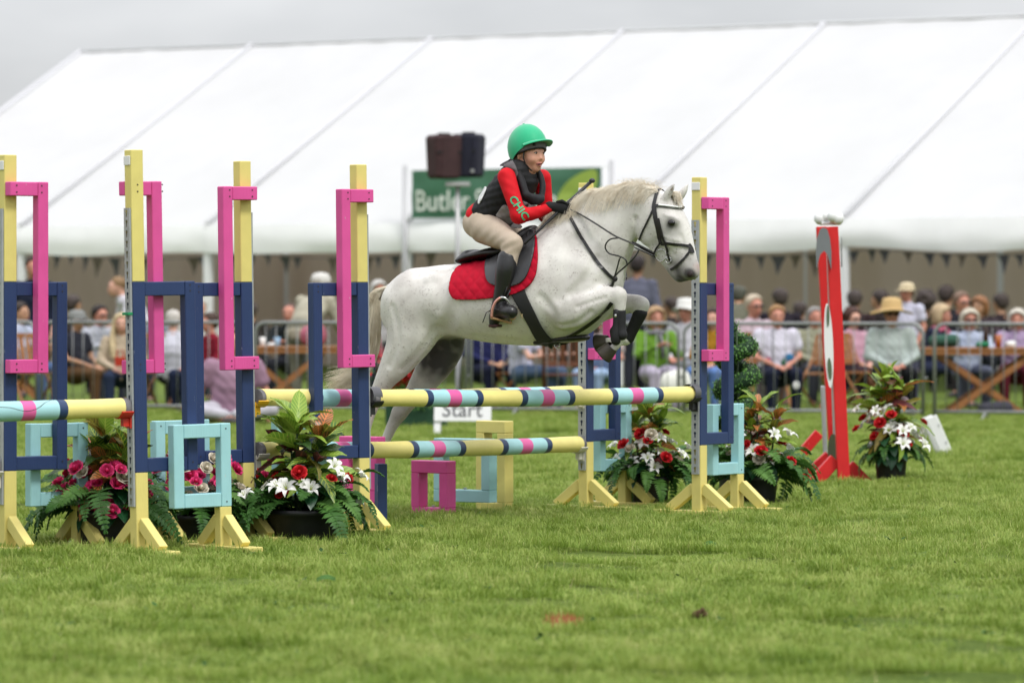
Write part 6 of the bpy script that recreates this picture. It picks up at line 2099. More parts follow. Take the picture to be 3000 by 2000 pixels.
# hooves
HOOF = mat('hoof_horn', (0.055, 0.045, 0.032), 0.5, 0.4, nscale=25, color2=(0.03, 0.026, 0.02), stretch=(1, 1, 4))
def hoof(name, top, bot, l, rt, rb):
    a = HL(top[0], top[1], l); b = HL(bot[0], bot[1], l)
    d = (b - a).normalized(); lat = Vector((0, 1, 0)); pe = d.cross(lat).normalized()
    mb = MB(); n = 22; vs = []
    for t, k in ((0.0, 1.0), (.1, 1.06), (.9, 1.0), (1.0, .97)):
        r = (rt + (rb - rt) * t) * k
        c = a.lerp(b, t)
        for i in range(n):
            an = 2 * math.pi * i / n
            vs.append(c + pe * math.cos(an) * r * 1.1 + lat * math.sin(an) * r)
    vs.append(b - d * .008)
    fs = [(j * n + i, j * n + (i + 1) % n, (j + 1) * n + (i + 1) % n, (j + 1) * n + i) for j in range(3) for i in range(n)]
    fs += [(3 * n + i, 3 * n + (i + 1) % n, 4 * n) for i in range(n)]
    mb.add(vs, fs)
    me = mb.mesh(name, [HOOF], True); bm = bmesh.new(); bm.from_mesh(me); bmesh.ops.recalc_face_normals(bm, faces=bm.faces); bm.to_mesh(me); bm.free()
    link(name, me, horse)
hoof('hoof', (1795, 1014), (1768, 1042), .12, .032, .050)
hoof('hoof', (1782, 1000), (1748, 1006), -.12, .032, .050)
hoof('hoof', (1048, 1330), (1034, 1362), .13, .032, .048)
hoof('hoof', (1098, 1348), (1082, 1376), -.13, .032, .048)
# eyes and nostrils
mb = MB(); mb.ell(HL(1967, 653, .090), (.022, .013, .018), nu=14, nv=9); mb.build('eye', mat('horse_eye', (0.008, 0.006, 0.006), 0.12, .6), horse, True)
mb = MB(); mb.ell(HL(1995, 652, -.086), (.019, .012, .016), nu=14, nv=9); mb.build('eye', mat('horse_eye', (0.008, 0.006, 0.006), 0.12, .6), horse, True)
p, n = surf(2021, 803, -.004)
mb = MB(); mb.ell(p, (.019, .012, .020), nu=12, nv=8); mb.build('nostril', mat('nostril_dark', (0.02, 0.012, 0.012), 0.6), horse, True)
p, n = surf(1972, 552, 0.002)
strapm = mat('ear_inner', (0.22, 0.17, 0.13), 0.8)
mb = MB()
q = [surf(u, v, .001)[0] for u, v in ((1957, 572), (1964, 556), (1972, 546), (1977, 540), (1970, 556), (1963, 572))]
mb.add(q, [(0, 1, 5), (1, 4, 5), (1, 2, 4), (2, 3, 4)]); mb.build('ear_lining', strapm, horse)

# mane, forelock, tail from many strands
def strands(name, curves, m, parent, n=3):
    mb = MB()
    for pts, r in curves:
        k = len(pts)
        mb.tube(pts, [r * (1 - .75 * i / (k - 1)) for i in range(k)], n, caps=False)
    o = mb.build(name, m, parent, True)
    return o
MANE = mat('mane_hair', (0.93, 0.88, 0.76), 0.6, 0.3, nscale=12, color2=(0.76, 0.66, 0.50), transl=.2)
TAILM = mat('tail_hair', (0.88, 0.81, 0.66), 0.6, 0.3, nscale=12, color2=(0.68, 0.58, 0.42), transl=.2)
DOCK = mat('tail_dark_hair', (0.12, 0.095, 0.06), 0.7)
R = np.random.RandomState(21)
crest = crom([(1632, 632), (1660, 608), (1700, 580), (1745, 560), (1790, 550), (1840, 545), (1880, 545), (1915, 552), (1935, 560)], 10)
cv = []
for i in range(3200):
    t = R.rand(); k = t * (len(crest) - 1); a = int(k); f = k - a
    q = crest[a] * (1 - f) + crest[min(a + 1, len(crest) - 1)] * f
    l0 = R.normal(.004, .012)
    p0 = HL(q[0], q[1] + R.uniform(2, 12), l0)
    L = R.uniform(.04, .145) * (0.55 + .6 * math.sin(math.pi * min(1, t * .9 + .12)))
    side = 1 if R.rand() < .86 else -1
    lift = R.uniform(.014, .040) * (1 + .9 * (abs(t - .74) < .10) * R.rand())
    ph = R.uniform(0, 6.28) ; wv = 0.35 * math.sin(t * 22) + R.normal(0, .18)
    pts = []
    for j in range(6):
        s = j / 5
        x = p0.x + (-.045 - .05 * wv) * s - .02 * s * s
        z = p0.z + lift * math.sin(min(s * 2.2, math.pi)) - L * .95 * s * s * (1.1 if side > 0 else .6)
        y = p0.y - side * (.012 + L * .62 * s) + .006 * math.sin(ph + 5 * s)
        pts.append(Vector((x, y, z)))
    # drape over the neck instead of cutting into it
    for j in range(1, 6):
        loc, nrm, idx, dist = HB.find_nearest(pts[j])
        if loc is not None and (pts[j] - loc).dot(nrm if nrm.dot(Vector((0, -side, .3))) > 0 else -nrm) < .006:
            nn = nrm if nrm.dot(Vector((0, -side, .3))) > 0 else -nrm
            pts[j] = loc + nn * R.uniform(.005, .016)
    cv.append((pts, R.uniform(.0009, .0018)))
strands('mane', cv, MANE, horse)
cv = []
for i in range(120):   # wind-blown top hairs and forelock
    t = R.uniform(.58, 1.0); k = t * (len(crest) - 1); a = int(k); f = k - a
    q = crest[a] * (1 - f) + crest[min(a + 1, len(crest) - 1)] * f
    p0 = HL(q[0], q[1] + 4, R.normal(0, .012))
    h = R.uniform(.015, .06); bk = R.uniform(-.05, .06)
    cv.append(([p0, p0 + Vector((-.01 + bk * .3, R.normal(0, .01), h * .7)), p0 + Vector((-.02 + bk, R.normal(0, .02), h)), p0 + Vector((bk * 1.6, R.normal(0, .03), h * .75))], .0012))
for i in range(170):
    p0 = HL(1955 + R.uniform(-8, 22), 566 + R.uniform(-6, 8), R.normal(-.005, .02))
    e = HL(1990 + R.uniform(-14, 14), 600 + R.uniform(-18, 16), R.normal(.01, .03))
    mid = (p0 + e) / 2 + Vector((.012, 0, .022))
    cv.append(([p0, mid, e], .0016))
strands('forelock', cv, MANE, horse)

cv = []
gd = crom([(1150, 836), (1112, 852), (1092, 900), (1086, 960), (1082, 1020), (1066, 1072), (1025, 1108), (965, 1138)], 8)
for i in range(2700):
    a = R.uniform(-1, 1); b = R.uniform(-1, 1)
    st = R.uniform(0, .30); en = R.uniform(.75, 1.0) if R.rand() < .8 else R.uniform(.5, .75)
    pts = []
    ph = R.uniform(0, 6.28)
    sp = R.normal(0, 1)
    for j in range(9):
        s = st + (en - st) * j / 8; k = s * (len(gd) - 1); q0 = int(k); f = k - q0
        q = gd[q0] * (1 - f) + gd[min(q0 + 1, len(gd) - 1)] * f
        wid = 9 + 34 * s ** .7 + 10 * math.sin(s * 5)
        u = q[0] + a * wid * .75 + 4 * math.sin(ph + 6 * s); v = q[1] + sp * 20 * max(0, s - .62) * 3 + 8 * b * s
        pts.append(HL(u, v, b * (.02 + .05 * s) + .01 * math.sin(ph + 4 * s)))
    cv.append((pts, R.uniform(.0009, .0020)))
strands('tail', cv, TAILM, horse)
cv = []
for i in range(160):
    pts = []; a = R.uniform(-1, 1); b = R.uniform(-1, 1)
    for j in range(5):
        s = j / 4
        pts.append(HL(1146 - 34 * s + a * 7, 842 + 6 * s + 26 * s * s + b * 6 + a * 4, .018 * b + .022))
    cv.append((pts, .0022))
strands('dock_hair', cv, DOCK, horse)

# tendon boots on the forelegs
BOOT = mat('tendon_boot', (0.016, 0.016, 0.018), 0.6, .3, nscale=20, namp=.2)
for st, l in (((  (1815, 912, 19, .034), (1816, 940, 18, .031), (1817, 965, 17.5, .030), (1820, 982, 19, .032)), .13),
              (((1877, 915, 21, .036), (1864, 942, 19, .032), (1850, 970, 18, .031), (1840, 988, 20, .033)), -.125)):
    V, Q = blob([hl(st, l, k=.01)], .007, 1)
    link('tendon_boot', vq_mesh('tendon_boot', V, Q, [BOOT]), horse)
V, Q = blob([hl([(1808, 915, 11, .028), (1806, 950, 10, .026), (1804, 985, 12, .030), (1802, 1000, 9, .026)], .15, k=.01), hl([(1800, 970, 14, .03), (1806, 995, 15, .03)], .135, k=.02)], .007, 1)
link('tendon_boot', vq_mesh('tendon_boot', V, Q, [BOOT]), horse)
mb = MB()
p, n = HL(1803, 925, .185), 0
mb.ell(p, (.008, .003, .010), nu=10, nv=6); mb.build('boot_badge', METAL, horse, True)

# ---- tack
def patch_on(name, poly, off, th, m, parent, step=3.0, quilt=0.0, both=True, bvh=None):
    """cloth or leather panel following the body inside a photo outline"""
    poly = np.array([tuple(q) for q in crom(list(poly) + [poly[0]], 5)][:-1])
    u0, v0 = poly.min(0); u1, v1 = poly.max(0)
    us = np.arange(u0, u1 + step, step); vs_ = np.arange(v0, v1 + step, step)
    def inside(u, v):
        c = False; n = len(poly); j = n - 1
        for i in range(n):
            if (poly[i][1] > v) != (poly[j][1] > v) and u < (poly[j][0] - poly[i][0]) * (v - poly[i][1]) / (poly[j][1] - poly[i][1]) + poly[i][0]: c = not c
            j = i
        return c
    idx = {}; top = []; bot = []
    ins = np.array([[inside(u, v) for v in vs_] for u in us])
    def node(i, j):
        if (i, j) in idx: return idx[(i, j)]
        u, v = us[i], vs_[j]
        if not ins[i, j]:   # pull rim nodes onto the outline
            a = poly; b = np.roll(poly, -1, 0); ab = b - a
            t = np.clip(((np.array([u, v]) - a) * ab).sum(1) / (ab ** 2).sum(1), 0, 1)
            q = a + ab * t[:, None]; d = ((q - [u, v]) ** 2).sum(1); u, v = q[d.argmin()]
        p, n = surf(u, v, off, bvh)
        dep = 0.0
        if quilt:
            w = 17.0; x = (u + v * .9); y = (u - v * .9)
            dep = quilt * (min(abs(math.sin(math.pi * x / (2 * w))), abs(math.sin(math.pi * y / (2 * w)))) ** .6)
        idx[(i, j)] = len(top); top.append(p + n * (th + dep)); bot.append(p)
        return idx[(i, j)]
    faces = []
    for i in range(len(us) - 1):
        for j in range(len(vs_) - 1):
            if ins[i:i + 2, j:j + 2].any():
                f = (node(i, j), node(i + 1, j), node(i + 1, j + 1), node(i, j + 1)); faces.append(f)
    N = len(top)
    # average neighbouring heights a little so the panel does not jump where the body ends
    allv = top + bot
    edges = {}
    for f in faces:
        for a, b in zip(f, f[1:] + f[:1]): edges[(a, b)] = edges.get((a, b), 0) + 1
    fs = list(faces) + [tuple(N + q for q in f[::-1]) for f in faces]
    for (a, b) in edges:
        if (b, a) not in edges: fs.append((b, a, N + a, N + b))
    for sd in ((1, -1) if both else (1,)):
        mb = MB(); mb.add(allv if sd > 0 else [mirror(p) for p in allv], fs if sd > 0 else [f[::-1] for f in fs])
        me = mb.mesh(name, [m], True); bm = bmesh.new(); bm.from_mesh(me); bmesh.ops.remove_doubles(bm, verts=bm.verts, dist=.0005); bmesh.ops.recalc_face_normals(bm, faces=bm.faces); bm.to_mesh(me); bm.free()
        link(name, me, parent)

saddle = empty('saddle', (0, 0, 0)); saddle.parent = horse
REDC = mat('saddle_cloth_red', (0.43, 0.004, 0.022), 0.8, 0.15, nscale=30, namp=.08)
patch_on('saddle_cloth', [(1352, 782), (1332, 800), (1320, 835), (1322, 862), (1340, 876), (1390, 878), (1450, 872), (1505, 862), (1545, 842), (1568, 812), (1576, 770), (1576, 725), (1572, 690), (1556, 674), (1520, 722), (1470, 756), (1410, 768)], .003, .012, REDC, saddle, 3.0, quilt=.006)
# girth and belly guard
patch_on('girth', [(1487, 842), (1530, 838), (1546, 870), (1568, 915), (1592, 962), (1618, 992), (1640, 1000), (1628, 1008), (1596, 1008), (1572, 992), (1548, 950), (1520, 900)], .005, .008, mat('girth_black', (.018, .018, .019), .65), saddle, 4.0)
V, Q = blob([hl([(1590, 1004, 9, .13), (1640, 996, 9, .12), (1685, 990, 12, .10), (1715, 988, 9, .06)], 0, k=.01), hl([(1612, 1012, 8, .02, .05), (1616, 1020, 5, .015, .05)], k=.01)], .009, 1)
link('belly_guard', vq_mesh('belly_guard', V, Q, [LEATH]), saddle)
mb = MB(); p, n = surf(1530, 922, .016); mb.add([p + Vector((-.012, 0, .018)), p + Vector((.008, 0, .018)), p + Vector((.008, 0, -.02))], [(0, 1, 2)]); mb.build('girth_badge', mat('badge_gold', (.45, .36, .2), .5), saddle)
mb = MB(); q = HL(1632, 1010, .05); mb.tube([q + Vector((.018 * math.cos(a), 0, .018 * math.sin(a))) for a in [2 * math.pi * i / 12 for i in range(13)]], .004, 6); mb.build('buckle', METAL, saddle, True)
# saddle flaps, seat, knee roll
patch_on('saddle_flap', [(1440, 742), (1428, 770), (1428, 805), (1438, 832), (1470, 842), (1512, 838), (1542, 818), (1562, 770), (1572, 720), (1568, 680), (1545, 672), (1505, 700)], .020, .010, LEATHG, saddle, 4.0)
SEAT = [hl([(1372, 766, 9, .16), (1400, 752, 13, .15), (1440, 742, 16, .12), (1485, 736, 18, .11), (1520, 712, 20, .10), (1548, 688, 22, .085), (1562, 672, 13, .06)], 0, k=.03),
        hl([(1388, 742, 12, .13), (1372, 758, 9, .13)], 0, k=.03),
        hl([(1556, 684, 17, .03, .10), (1552, 735, 21, .03, .19), (1538, 785, 19, .025, .25), (1520, 822, 12, .02, .27)], k=.03),
        hl([(1556, 684, 17, .03, -.10), (1556, 735, 21, .03, -.19), (1548, 785, 17, .025, -.25)], k=.03)]
V, Q = blob(SEAT, .009, 1)
link('seat', vq_mesh('seat', V, Q, [LEATH]), saddle)

bridle = empty('bridle', (0, 0, 0)); bridle.parent = horse
strap('headpiece', [(1928, 556), (1922, 575), (1917, 598), (1915, 612)], .020, LEATH, bridle, both=True)
strap('cheekpiece', [(1917, 606), (1922, 640), (1929, 670), (1935, 700), (1938, 712)], .026, LEATH, bridle, both=True, off=.008)
strap('cheekpiece', [(1930, 640), (1942, 690), (1952, 715), (1958, 738)], .013, LEATH, bridle, off=.009)
strap('browband', [(1912, 604), (1930, 603), (1955, 606), (1980, 610), (1998, 611), (2003, 604)], .016, LEATH, bridle, off=.006)
mb = MB()
bb = crom([(1932, 602), (1955, 605), (1980, 609), (1997, 610)], 8)
for i, q in enumerate(bb):
    p, n = surf(q[0], q[1], .011); mb.ell(p, (.0055, .0055, .0055), nu=6, nv=5)
mb.build('crystals', mat('crystal', (.85, .85, .85), .15), bridle, True)
strap('throatlash', [(1915, 612), (1900, 645), (1885, 675), (1874, 702)], .010, LEATH, bridle, both=True)
strap('noseband', [(1938, 715), (1955, 713), (1980, 716), (2005, 719), (2018, 722)], .016, LEATH, bridle, off=.007)
strap('noseband', [(2020, 722), (2018, 740), (2000, 762), (1982, 780), (1966, 790)], .013, LEATH, bridle, off=.007)
strap('noseband', [(2016, 716), (2024, 728), (2028, 742)], .022, LEATH, bridle, off=.008)
strap('curb_strap', [(1936, 712), (1924, 728), (1918, 748)], .010, LEATH, bridle, off=.009)
strap('curb_strap', [(1956, 736), (1962, 752), (1968, 770)], .010, LEATH, bridle, off=.009)
mb = MB(); c, n = surf(1940, 748, .014)
mb.tube([c + Vector((.034 * math.cos(a), .004 * math.sin(2 * a), .034 * math.sin(a))) for a in [2 * math.pi * i / 20 for i in range(21)]], .0035, 6); 
c2, n = surf(1962, 760, .012)
mb.tube([c2 + Vector((.018 * math.cos(a), 0, .018 * math.sin(a))) for a in [2 * math.pi * i / 16 for i in range(17)]], .003, 6)
mb.tube([c + Vector((.03, 0, -.01)), c2], .004, 6)
mb.build('bit', METAL, bridle, True)

def rope(name, px, r, m, parent, flat=1.0, per=5):
    P = crom(px, per)
    mb = MB(); mb.tube([HL(q[0], q[1], q[2]) for q in P], r, 7, flat=flat); return mb.build(name, m, parent, True)
HAND = HL(1655, 612, .07)
rope('rein', [(1662, 608, .07), (1700, 628, .12), (1745, 655, .16), (1800, 690, .16), (1850, 712, .13), (1885, 730, .10), (1920, 748, .09)], .0085, LEATH, bridle, .5)
rope('rein', [(1640, 622, -.07), (1700, 640, -.12), (1780, 690, -.15), (1860, 725, -.12), (1925, 755, -.09)], .0085, LEATH, bridle, .5)
rope('rein', [(1852, 708, .12), (1880, 722, .105), (1918, 742, .095)], .011, LEATH, bridle, .5)
rope('rein_loop', [(1812, 697, .17), (1786, 702, .19), (1773, 722, .19), (1784, 742, .18), (1812, 750, .17), (1832, 760, .16), (1838, 778, .15)], .0045, LEATH, bridle)
rope('martingale', [(1797, 814, .15), (1812, 798, .16), (1838, 775, .155), (1860, 752, .14), (1872, 732, .12)], .0075, LEATH, bridle, .5)
rope('martingale', [(1800, 812, .12), (1808, 785, .13), (1814, 762, .13), (1818, 755, .14)], .0055, LEATH, bridle, .5)
strap('breastplate', [(1664, 622), (1690, 670), (1722, 725), (1755, 775), (1785, 808), (1797, 815)], .018, LEATH, bridle, off=.007, both=True)
strap('breastplate', [(1797, 815), (1794, 828), (1789, 840)], .016, LEATH, bridle, off=.007)
strap('breastplate', [(1792, 885), (1772, 908), (1742, 936), (1706, 962), (1668, 983), (1632, 998)], .022, LEATH, bridle, off=.008)
mb = MB(); p, n = surf(1797, 815, .012); mb.ell(p, (.018, .012, .018), nu=10, nv=7); mb.build('martingale_stop', LEATH, bridle, True)

# ---------------------------------------------------------------- rider
rider = empty('person', HC, -YAW, 'young rider in a green helmet silk and red top leaning forward on the jumping pony', 'person')
SKIN = mat('skin_rider', (0.62, 0.32, 0.225), 0.5, 0.35, nscale=9, namp=.05)
def RB(stations, l=0.0, k=.02, per=4, lat=(0, 1, 0)):
    d = hl(stations, l, per, k); d['lat'] = np.array(lat, float); return d
HF = Vector((.94, -.34, -.05)).normalized()      # where the face looks, in the animal's frame
def hp(u, v, l): return HL(u, v, l)
hc = HL(1552, 453, 0.0)
side = Vector((0, 0, 1)).cross(HF).normalized()  # to the rider's left
upv = HF.cross(side)
upv = -upv if upv.z < 0 else upv
def fp(f, s, z): return hc + HF * f + side * s + upv * z
def FB(rows, k=.01, lat=None):
    return limb([tuple(fp(*r[:3])) + tuple(r[3:5]) for r in rows], lat=tuple(lat or side), per=3, k=k)
body = []
# skull, face, jaw, nose, lips, chin, cheeks, ears, brow
body.append(FB([(-.012, 0, .030, .086, .073)], .01))
body.append(FB([(.035, 0, -.005, .058, .058), (.040, 0, -.048, .042, .042)], .03))
body.append(FB([(.060, 0, -.082, .018, .020)], .03))
body.append(FB([(.014, .0, -.058, .038, .040)], .03))
body.append(FB([(.086, 0, .010, .007, .006), (.098, 0, -.010, .0075, .008), (.103, 0, -.019, .0085, .010)], .014))
for s in (-1, 1):
    body.append(FB([(.060, s * .034, -.026, .024, .020)], .03))
    body.append(FB([(.079, s * .026, .024, .008, .014)], .015))
    body.append(FB([(.097, s * .010, -.026, .006, .006)], .008))
    body.append(FB([(-.008, s * .074, -.005, .020, .008), (-.012, s * .076, -.026, .012, .008)], .008, lat=HF))
body.append(FB([(.088, 0, -.046, .006, .020)], .008)); body.append(FB([(.084, 0, -.061, .007, .017)], .008))
body.append(limb([tuple(HL(1536, 500, 0)) + (.042, .045), tuple(fp(-.015, 0, -.045)) + (.044, .046)], per=3, k=.03))
# torso
body.append(RB([(1425, 648, 38, .13), (1455, 605, 42, .11), (1492, 560, 48, .12), (1522, 518, 44, .125), (1536, 500, 24, .06)], 0, .03))
# arms
NS = (1484, 518, .165); NE = (1520, 632, .215); NW = (1616, 606, .115)
FS = (1588, 522, -.165); FE = (1600, 630, -.20); FW = (1628, 622, -.075)
def seg2(a, b, ra, rb, k=.03, mid=None):
    rows = [tuple(HL(*a)) + (ra, ra)] + ([tuple(HL(*mid[:3])) + (mid[3], mid[3])] if mid else []) + [tuple(HL(*b)) + (rb, rb)]
    return limb(rows, lat=(0, 1, 0), per=4, k=k)
body += [seg2(NS, NE, .040, .034), seg2(NE, NW, .034, .022), seg2(FS, FE, .040, .034), seg2(FE, FW, .034, .022)]
# legs
NH = (1428, 662, .11); NK = (1501, 714, .27); NA = (1462, 895, .30)
FH = (1440, 662, -.10); FK = (1540, 722, -.26); FA = (1490, 890, -.30)
body += [seg2(NH, NK, .062, .042), seg2(NK, NA, .042, .032, mid=(1484, 790, .30, .042)), seg2(FH, FK, .066, .048), seg2(FK, FA, .050, .034)]
body += [seg2(NA, (1500, 925, .31), .034, .026), seg2(FA, (1530, 915, -.31), .034, .026)]
V, Q = blob(body, .0065, 1)
V = relax(V, Q, 1)
link('body', vq_mesh('body', V, Q, [SKIN]), rider)
# eyes, brows, mouth
eyw = mat('eye_white', (.7, .66, .62), .3); iris = mat('iris_dark', (.06, .04, .03), .2)
for s in (-1, 1):
    mb = MB(); mb.ell(fp(.080, s * .029, .010), (.0095, .0095, .0058), nu=10, nv=7); mb.build('eye', eyw, rider, True)
    mb = MB(); mb.ell(fp(.088, s * .029, .010), (.005, .005, .0055), nu=8, nv=6); mb.build('iris', iris, rider, True)
    mb = MB(); mb.tube([fp(.082, s * .016, .026), fp(.084, s * .030, .031), fp(.074, s * .043, .026)], .0022, 5); mb.build('eyebrow', mat('brow_rider', (.34, .20, .12), .8), rider, True)
    mb = MB(); mb.tube([fp(.088, s * .019, .013), fp(.0905, s * .029, .0175), fp(.083, s * .040, .012)], .0018, 5); mb.build('eyelashes', mat('lash', (.05, .03, .02), .8), rider, True)
mb = MB(); mb.ell(fp(.089, -.003, -.053), (.008, .017, .005), nu=10, nv=6, R=None); mb.build('mouth', mat('mouth_dark', (.10, .02, .02), .5), rider, True)
mb = MB(); mb.tube([fp(.083, -.021, -.052), fp(.094, -.008, -.046), fp(.096, 0, -.0475), fp(.094, .008, -.046), fp(.083, .021, -.052)], .0042, 6)
mb.tube([fp(.081, -.017, -.056), fp(.092, 0, -.063), fp(.081, .017, -.056)], .0048, 6); mb.build('lips', mat('lips_rider', (.50, .19, .16), .5), rider, True)
# hair at the nape and around the ear
cv = []
for i in range(220):
    s = R.choice([-1, 1]); a = R.uniform(-.07, -.02)
    p0 = fp(a, s * R.uniform(.045, .078), R.uniform(-.01, .02))
    cv.append(([p0, p0 + upv * -.025 + side * s * .004 + HF * -.006, p0 + upv * -.052 + HF * -.014 - side * s * .008], .0022))
for i in range(140):
    p0 = fp(R.uniform(-.10, -.085), R.uniform(-.05, .05), R.uniform(-.02, .01))
    cv.append(([p0, p0 + upv * -.03 + HF * -.012, p0 + upv * -.05 + HF * -.004], .0024))
strands('hair', cv, mat('hair_blonde', (.36, .26, .13), .6, nscale=30, namp=.25), rider)

# helmet: shell with peak, green silk over it
GREEN = mat('helmet_silk_green', (0.012, 0.40, 0.19), 0.55, 0.3, nscale=6, namp=.05, sheen=.3, bump=.15, bscale=12)
HGREY = mat('helmet_grey', (0.16, 0.15, 0.155), 0.6, nscale=20, namp=.12)
tl = Matrix.Rotation(math.radians(-16), 3, side)
def hpnt(f, s, z):
    return hc + tl @ (HF * f + side * s + upv * z)
def dome(rf, rs, rz, cf, cz, zlow, n=40, rows=14, front_cut=0.0, seam=0.0):
    vs = []
    for j in range(rows + 1):
        for i in range(n):
            a = 2 * math.pi * i / n
            lowa = zlow + front_cut * (.5 + .5 * math.cos(a)) ** 1.0
            t0 = math.asin(max(-1, min(1, lowa / rz)))
            th = t0 + (math.pi / 2 - t0) * (j / rows)
            sm = 1 + seam * (math.exp(-((math.sin(a)) / .05) ** 2) + math.exp(-((math.cos(a)) / .05) ** 2)) * -1
            vs.append(hpnt(cf + rf * math.cos(th) * math.cos(a) * sm, rs * math.cos(th) * math.sin(a) * sm, cz + rz * math.sin(th)))
    fs = [(j * n + i, j * n + (i + 1) % n, (j + 1) * n + (i + 1) % n, (j + 1) * n + i) for j in range(rows) for i in range(n)]
    return vs, fs
vs, fs = dome(.129, .106, .138, -.010, .045, -.095, front_cut=.106, seam=.014)
mb = MB(); mb.add(vs, fs)
mb.ell(hpnt(-.010, 0, .184), (.009, .009, .006), nu=8, nv=5)
helmet = empty('helmet', (0, 0, 0)); helmet.parent = rider
mb.build('silk', GREEN, helmet, True)
# peak of the silk
vs = []; n = 18
for i in range(n + 1):
    a = math.radians(-62 + 124 * i / n)
    for k, (r, dz) in enumerate(((.0, .010), (.036, .003), (.062, -.006), (.062, -.011), (.0, -.004))):
        e = math.cos(a) ** .6 if math.cos(a) > 0 else 0
        vs.append(hpnt(-.008 + (.120 + r * e) * math.cos(a), (.101 + r * .4 * e) * math.sin(a), .052 + dz - .018 * (1 - math.cos(a))))
mb = MB(); mb.add(vs, [(i * 5 + k, i * 5 + (k + 1) % 5, (i + 1) * 5 + (k + 1) % 5, (i + 1) * 5 + k) for i in range(n) for k in range(5)])
mb.build('peak', GREEN, helmet, True)
# grey shell band under the silk
vs, fs = dome(.119, .098, .112, -.008, .040, -.045, front_cut=.020)
mb = MB(); mb.add(vs, fs); mb.build('shell', HGREY, helmet, True)
mb = MB(); pts = []
for i in range(33):
    a = 2 * math.pi * i / 32
    pts.append(hpnt(-.008 + .112 * math.cos(a), .092 * math.sin(a), -.004 + .0095 * (1 + math.cos(a))))
mb.tube(pts, .006, 6); mb.build('rim', mat('rim_black', (.015, .015, .015), .5), helmet, True)
mb = MB(); mb.ell(hpnt(.098, -.045, .033), (.011, .009, .009), nu=10, nv=6); mb.build('badge', mat('badge_dark', (.02, .02, .02), .3), helmet, True)
# harness
mb = MB()
for s in (-1, 1):
    mb.tube([fp(.035, s * .077, .02), fp(.030, s * .076, -.02), fp(.034, s * .062, -.055), fp(.050, s * .035, -.088), fp(.055, 0, -.098)], .0045, 5)
    mb.tube([fp(-.045, s * .078, .02), fp(-.01, s * .078, -.035), fp(.028, s * .068, -.048)], .004, 5)
mb.build('chin_strap', mat('harness_black', (.02, .018, .018), .6), helmet, True)

# red long sleeved top, sleeves tapering to the gloves
REDT = mat('top_red', (0.55, 0.005, 0.012), 0.72, 0.2, nscale=14, namp=.06, bump=.4, bscale=11)
T = [RB([(1414, 634, 42, .14), (1440, 612, 44, .13), (1492, 560, 47, .13), (1522, 520, 42, .125), (1540, 497, 27, .065)], 0, .03)]
T += [seg2(NS, NE, .053, .043, mid=(1503, 578, .20, .047)), seg2(NE, NW, .043, .028, mid=(1568, 624, .165, .037)), seg2(FS, FE, .053, .043), seg2(FE, FW, .043, .028)]
V, Q = blob(T, .0065, 1)
# elbow creases and sleeve wrinkles
ph = np.sin(V[:, 0] * 75 + V[:, 2] * 60 + 2 * np.sin(V[:, 1] * 30)) * np.sin(V[:, 2] * 48 - V[:, 0] * 33)
V = V + .0022 * ph[:, None] * np.array([[.3, -.8, .4]])
link('top', vq_mesh('top', V, Q, [REDT]), rider)
TB = BVHTree.FromPolygons([tuple(v) for v in V], [tuple(q) for q in Q])
# letters down the near sleeve
me = TXT_SLEEVE; bm = bmesh.new(); bm.from_mesh(me)
xs = [v.co.x for v in bm.verts]; x0, x1 = min(xs), max(xs); ys = [v.co.y for v in bm.verts]; y1 = max(ys)
a0 = np.array([1500., 577.]); a1 = np.array([1543., 640.]); dd = a1 - a0; pn = np.array([-dd[1], dd[0]]) / np.linalg.norm(dd)
bmesh.ops.subdivide_edges(bm, edges=[e for e in bm.edges if e.calc_length() > .12], cuts=2)
for v in bm.verts:
    t = (v.co.x - x0) / (x1 - x0); w = (v.co.y / y1 - .5) * -21
    q = a0 + dd * t + pn * w
    p, n = surf(q[0], q[1], .0045, TB)
    v.co = p
bm.to_mesh(me); bm.free(); me.materials.append(mat('sleeve_letters', (0.02, 0.36, 0.17), .6)); link('lettering', me, rider)

# body protector: black padded vest with grey shoulders, plus neck collar of the air vest
VEST = mat('vest_black', (0.016, 0.016, 0.018), 0.7, 0.3, nscale=14, namp=.25, bump=.5, bscale=14)
VGREY = mat('vest_grey', (0.12, 0.105, 0.11), 0.7, 0.3, nscale=10, namp=.15)
PL = [RB([(1430, 620, 40, .148), (1462, 590, 46, .150), (1497, 556, 52, .150), (1520, 524, 48, .142)], 0, .02), RB([(1444, 638, 40, .150), (1470, 604, 55, .152), (1497, 562, 57, .150), (1520, 524, 50, .142)], 0, .03),
      RB([(1503, 500, 22, .045, .10), (1520, 490, 22, .04, .07)], 0, .04), RB([(1560, 508, 22, .045, -.10), (1555, 495, 20, .04, -.07)], 0, .04)]
def cutarm(F, ax):
    X = ax[0][:, None, None]; Yy = ax[1][None, :, None]; Z = ax[2][None, None, :]
    for S_, E_ in ((NS, NE), (FS, FE)):
        a = np.array(HL(*S_)); b = np.array(HL(*E_)); b = a + (b - a) * .42
        ab = b - a; L = np.linalg.norm(ab); d = ab / L
        t = np.clip(((X - a[0]) * d[0] + (Yy - a[1]) * d[1] + (Z - a[2]) * d[2]) / L, 0, 1)
        q = np.sqrt((X - a[0] - ab[0] * t) ** 2 + (Yy - a[1] - ab[1] * t) ** 2 + (Z - a[2] - ab[2] * t) ** 2)
        F = np.maximum(F, (.056 - q).astype(np.float32))
    return F
V, Q = blob(PL, .0065, 1, cutarm)
pad = .0035 * np.sin(V[:, 2] * 95 + V[:, 0] * 60) * np.sin(V[:, 0] * 95 - V[:, 2] * 60)
ctr = np.array(HL(1480, 570, 0)); dv = V - ctr; dv /= np.linalg.norm(dv, axis=1)[:, None]
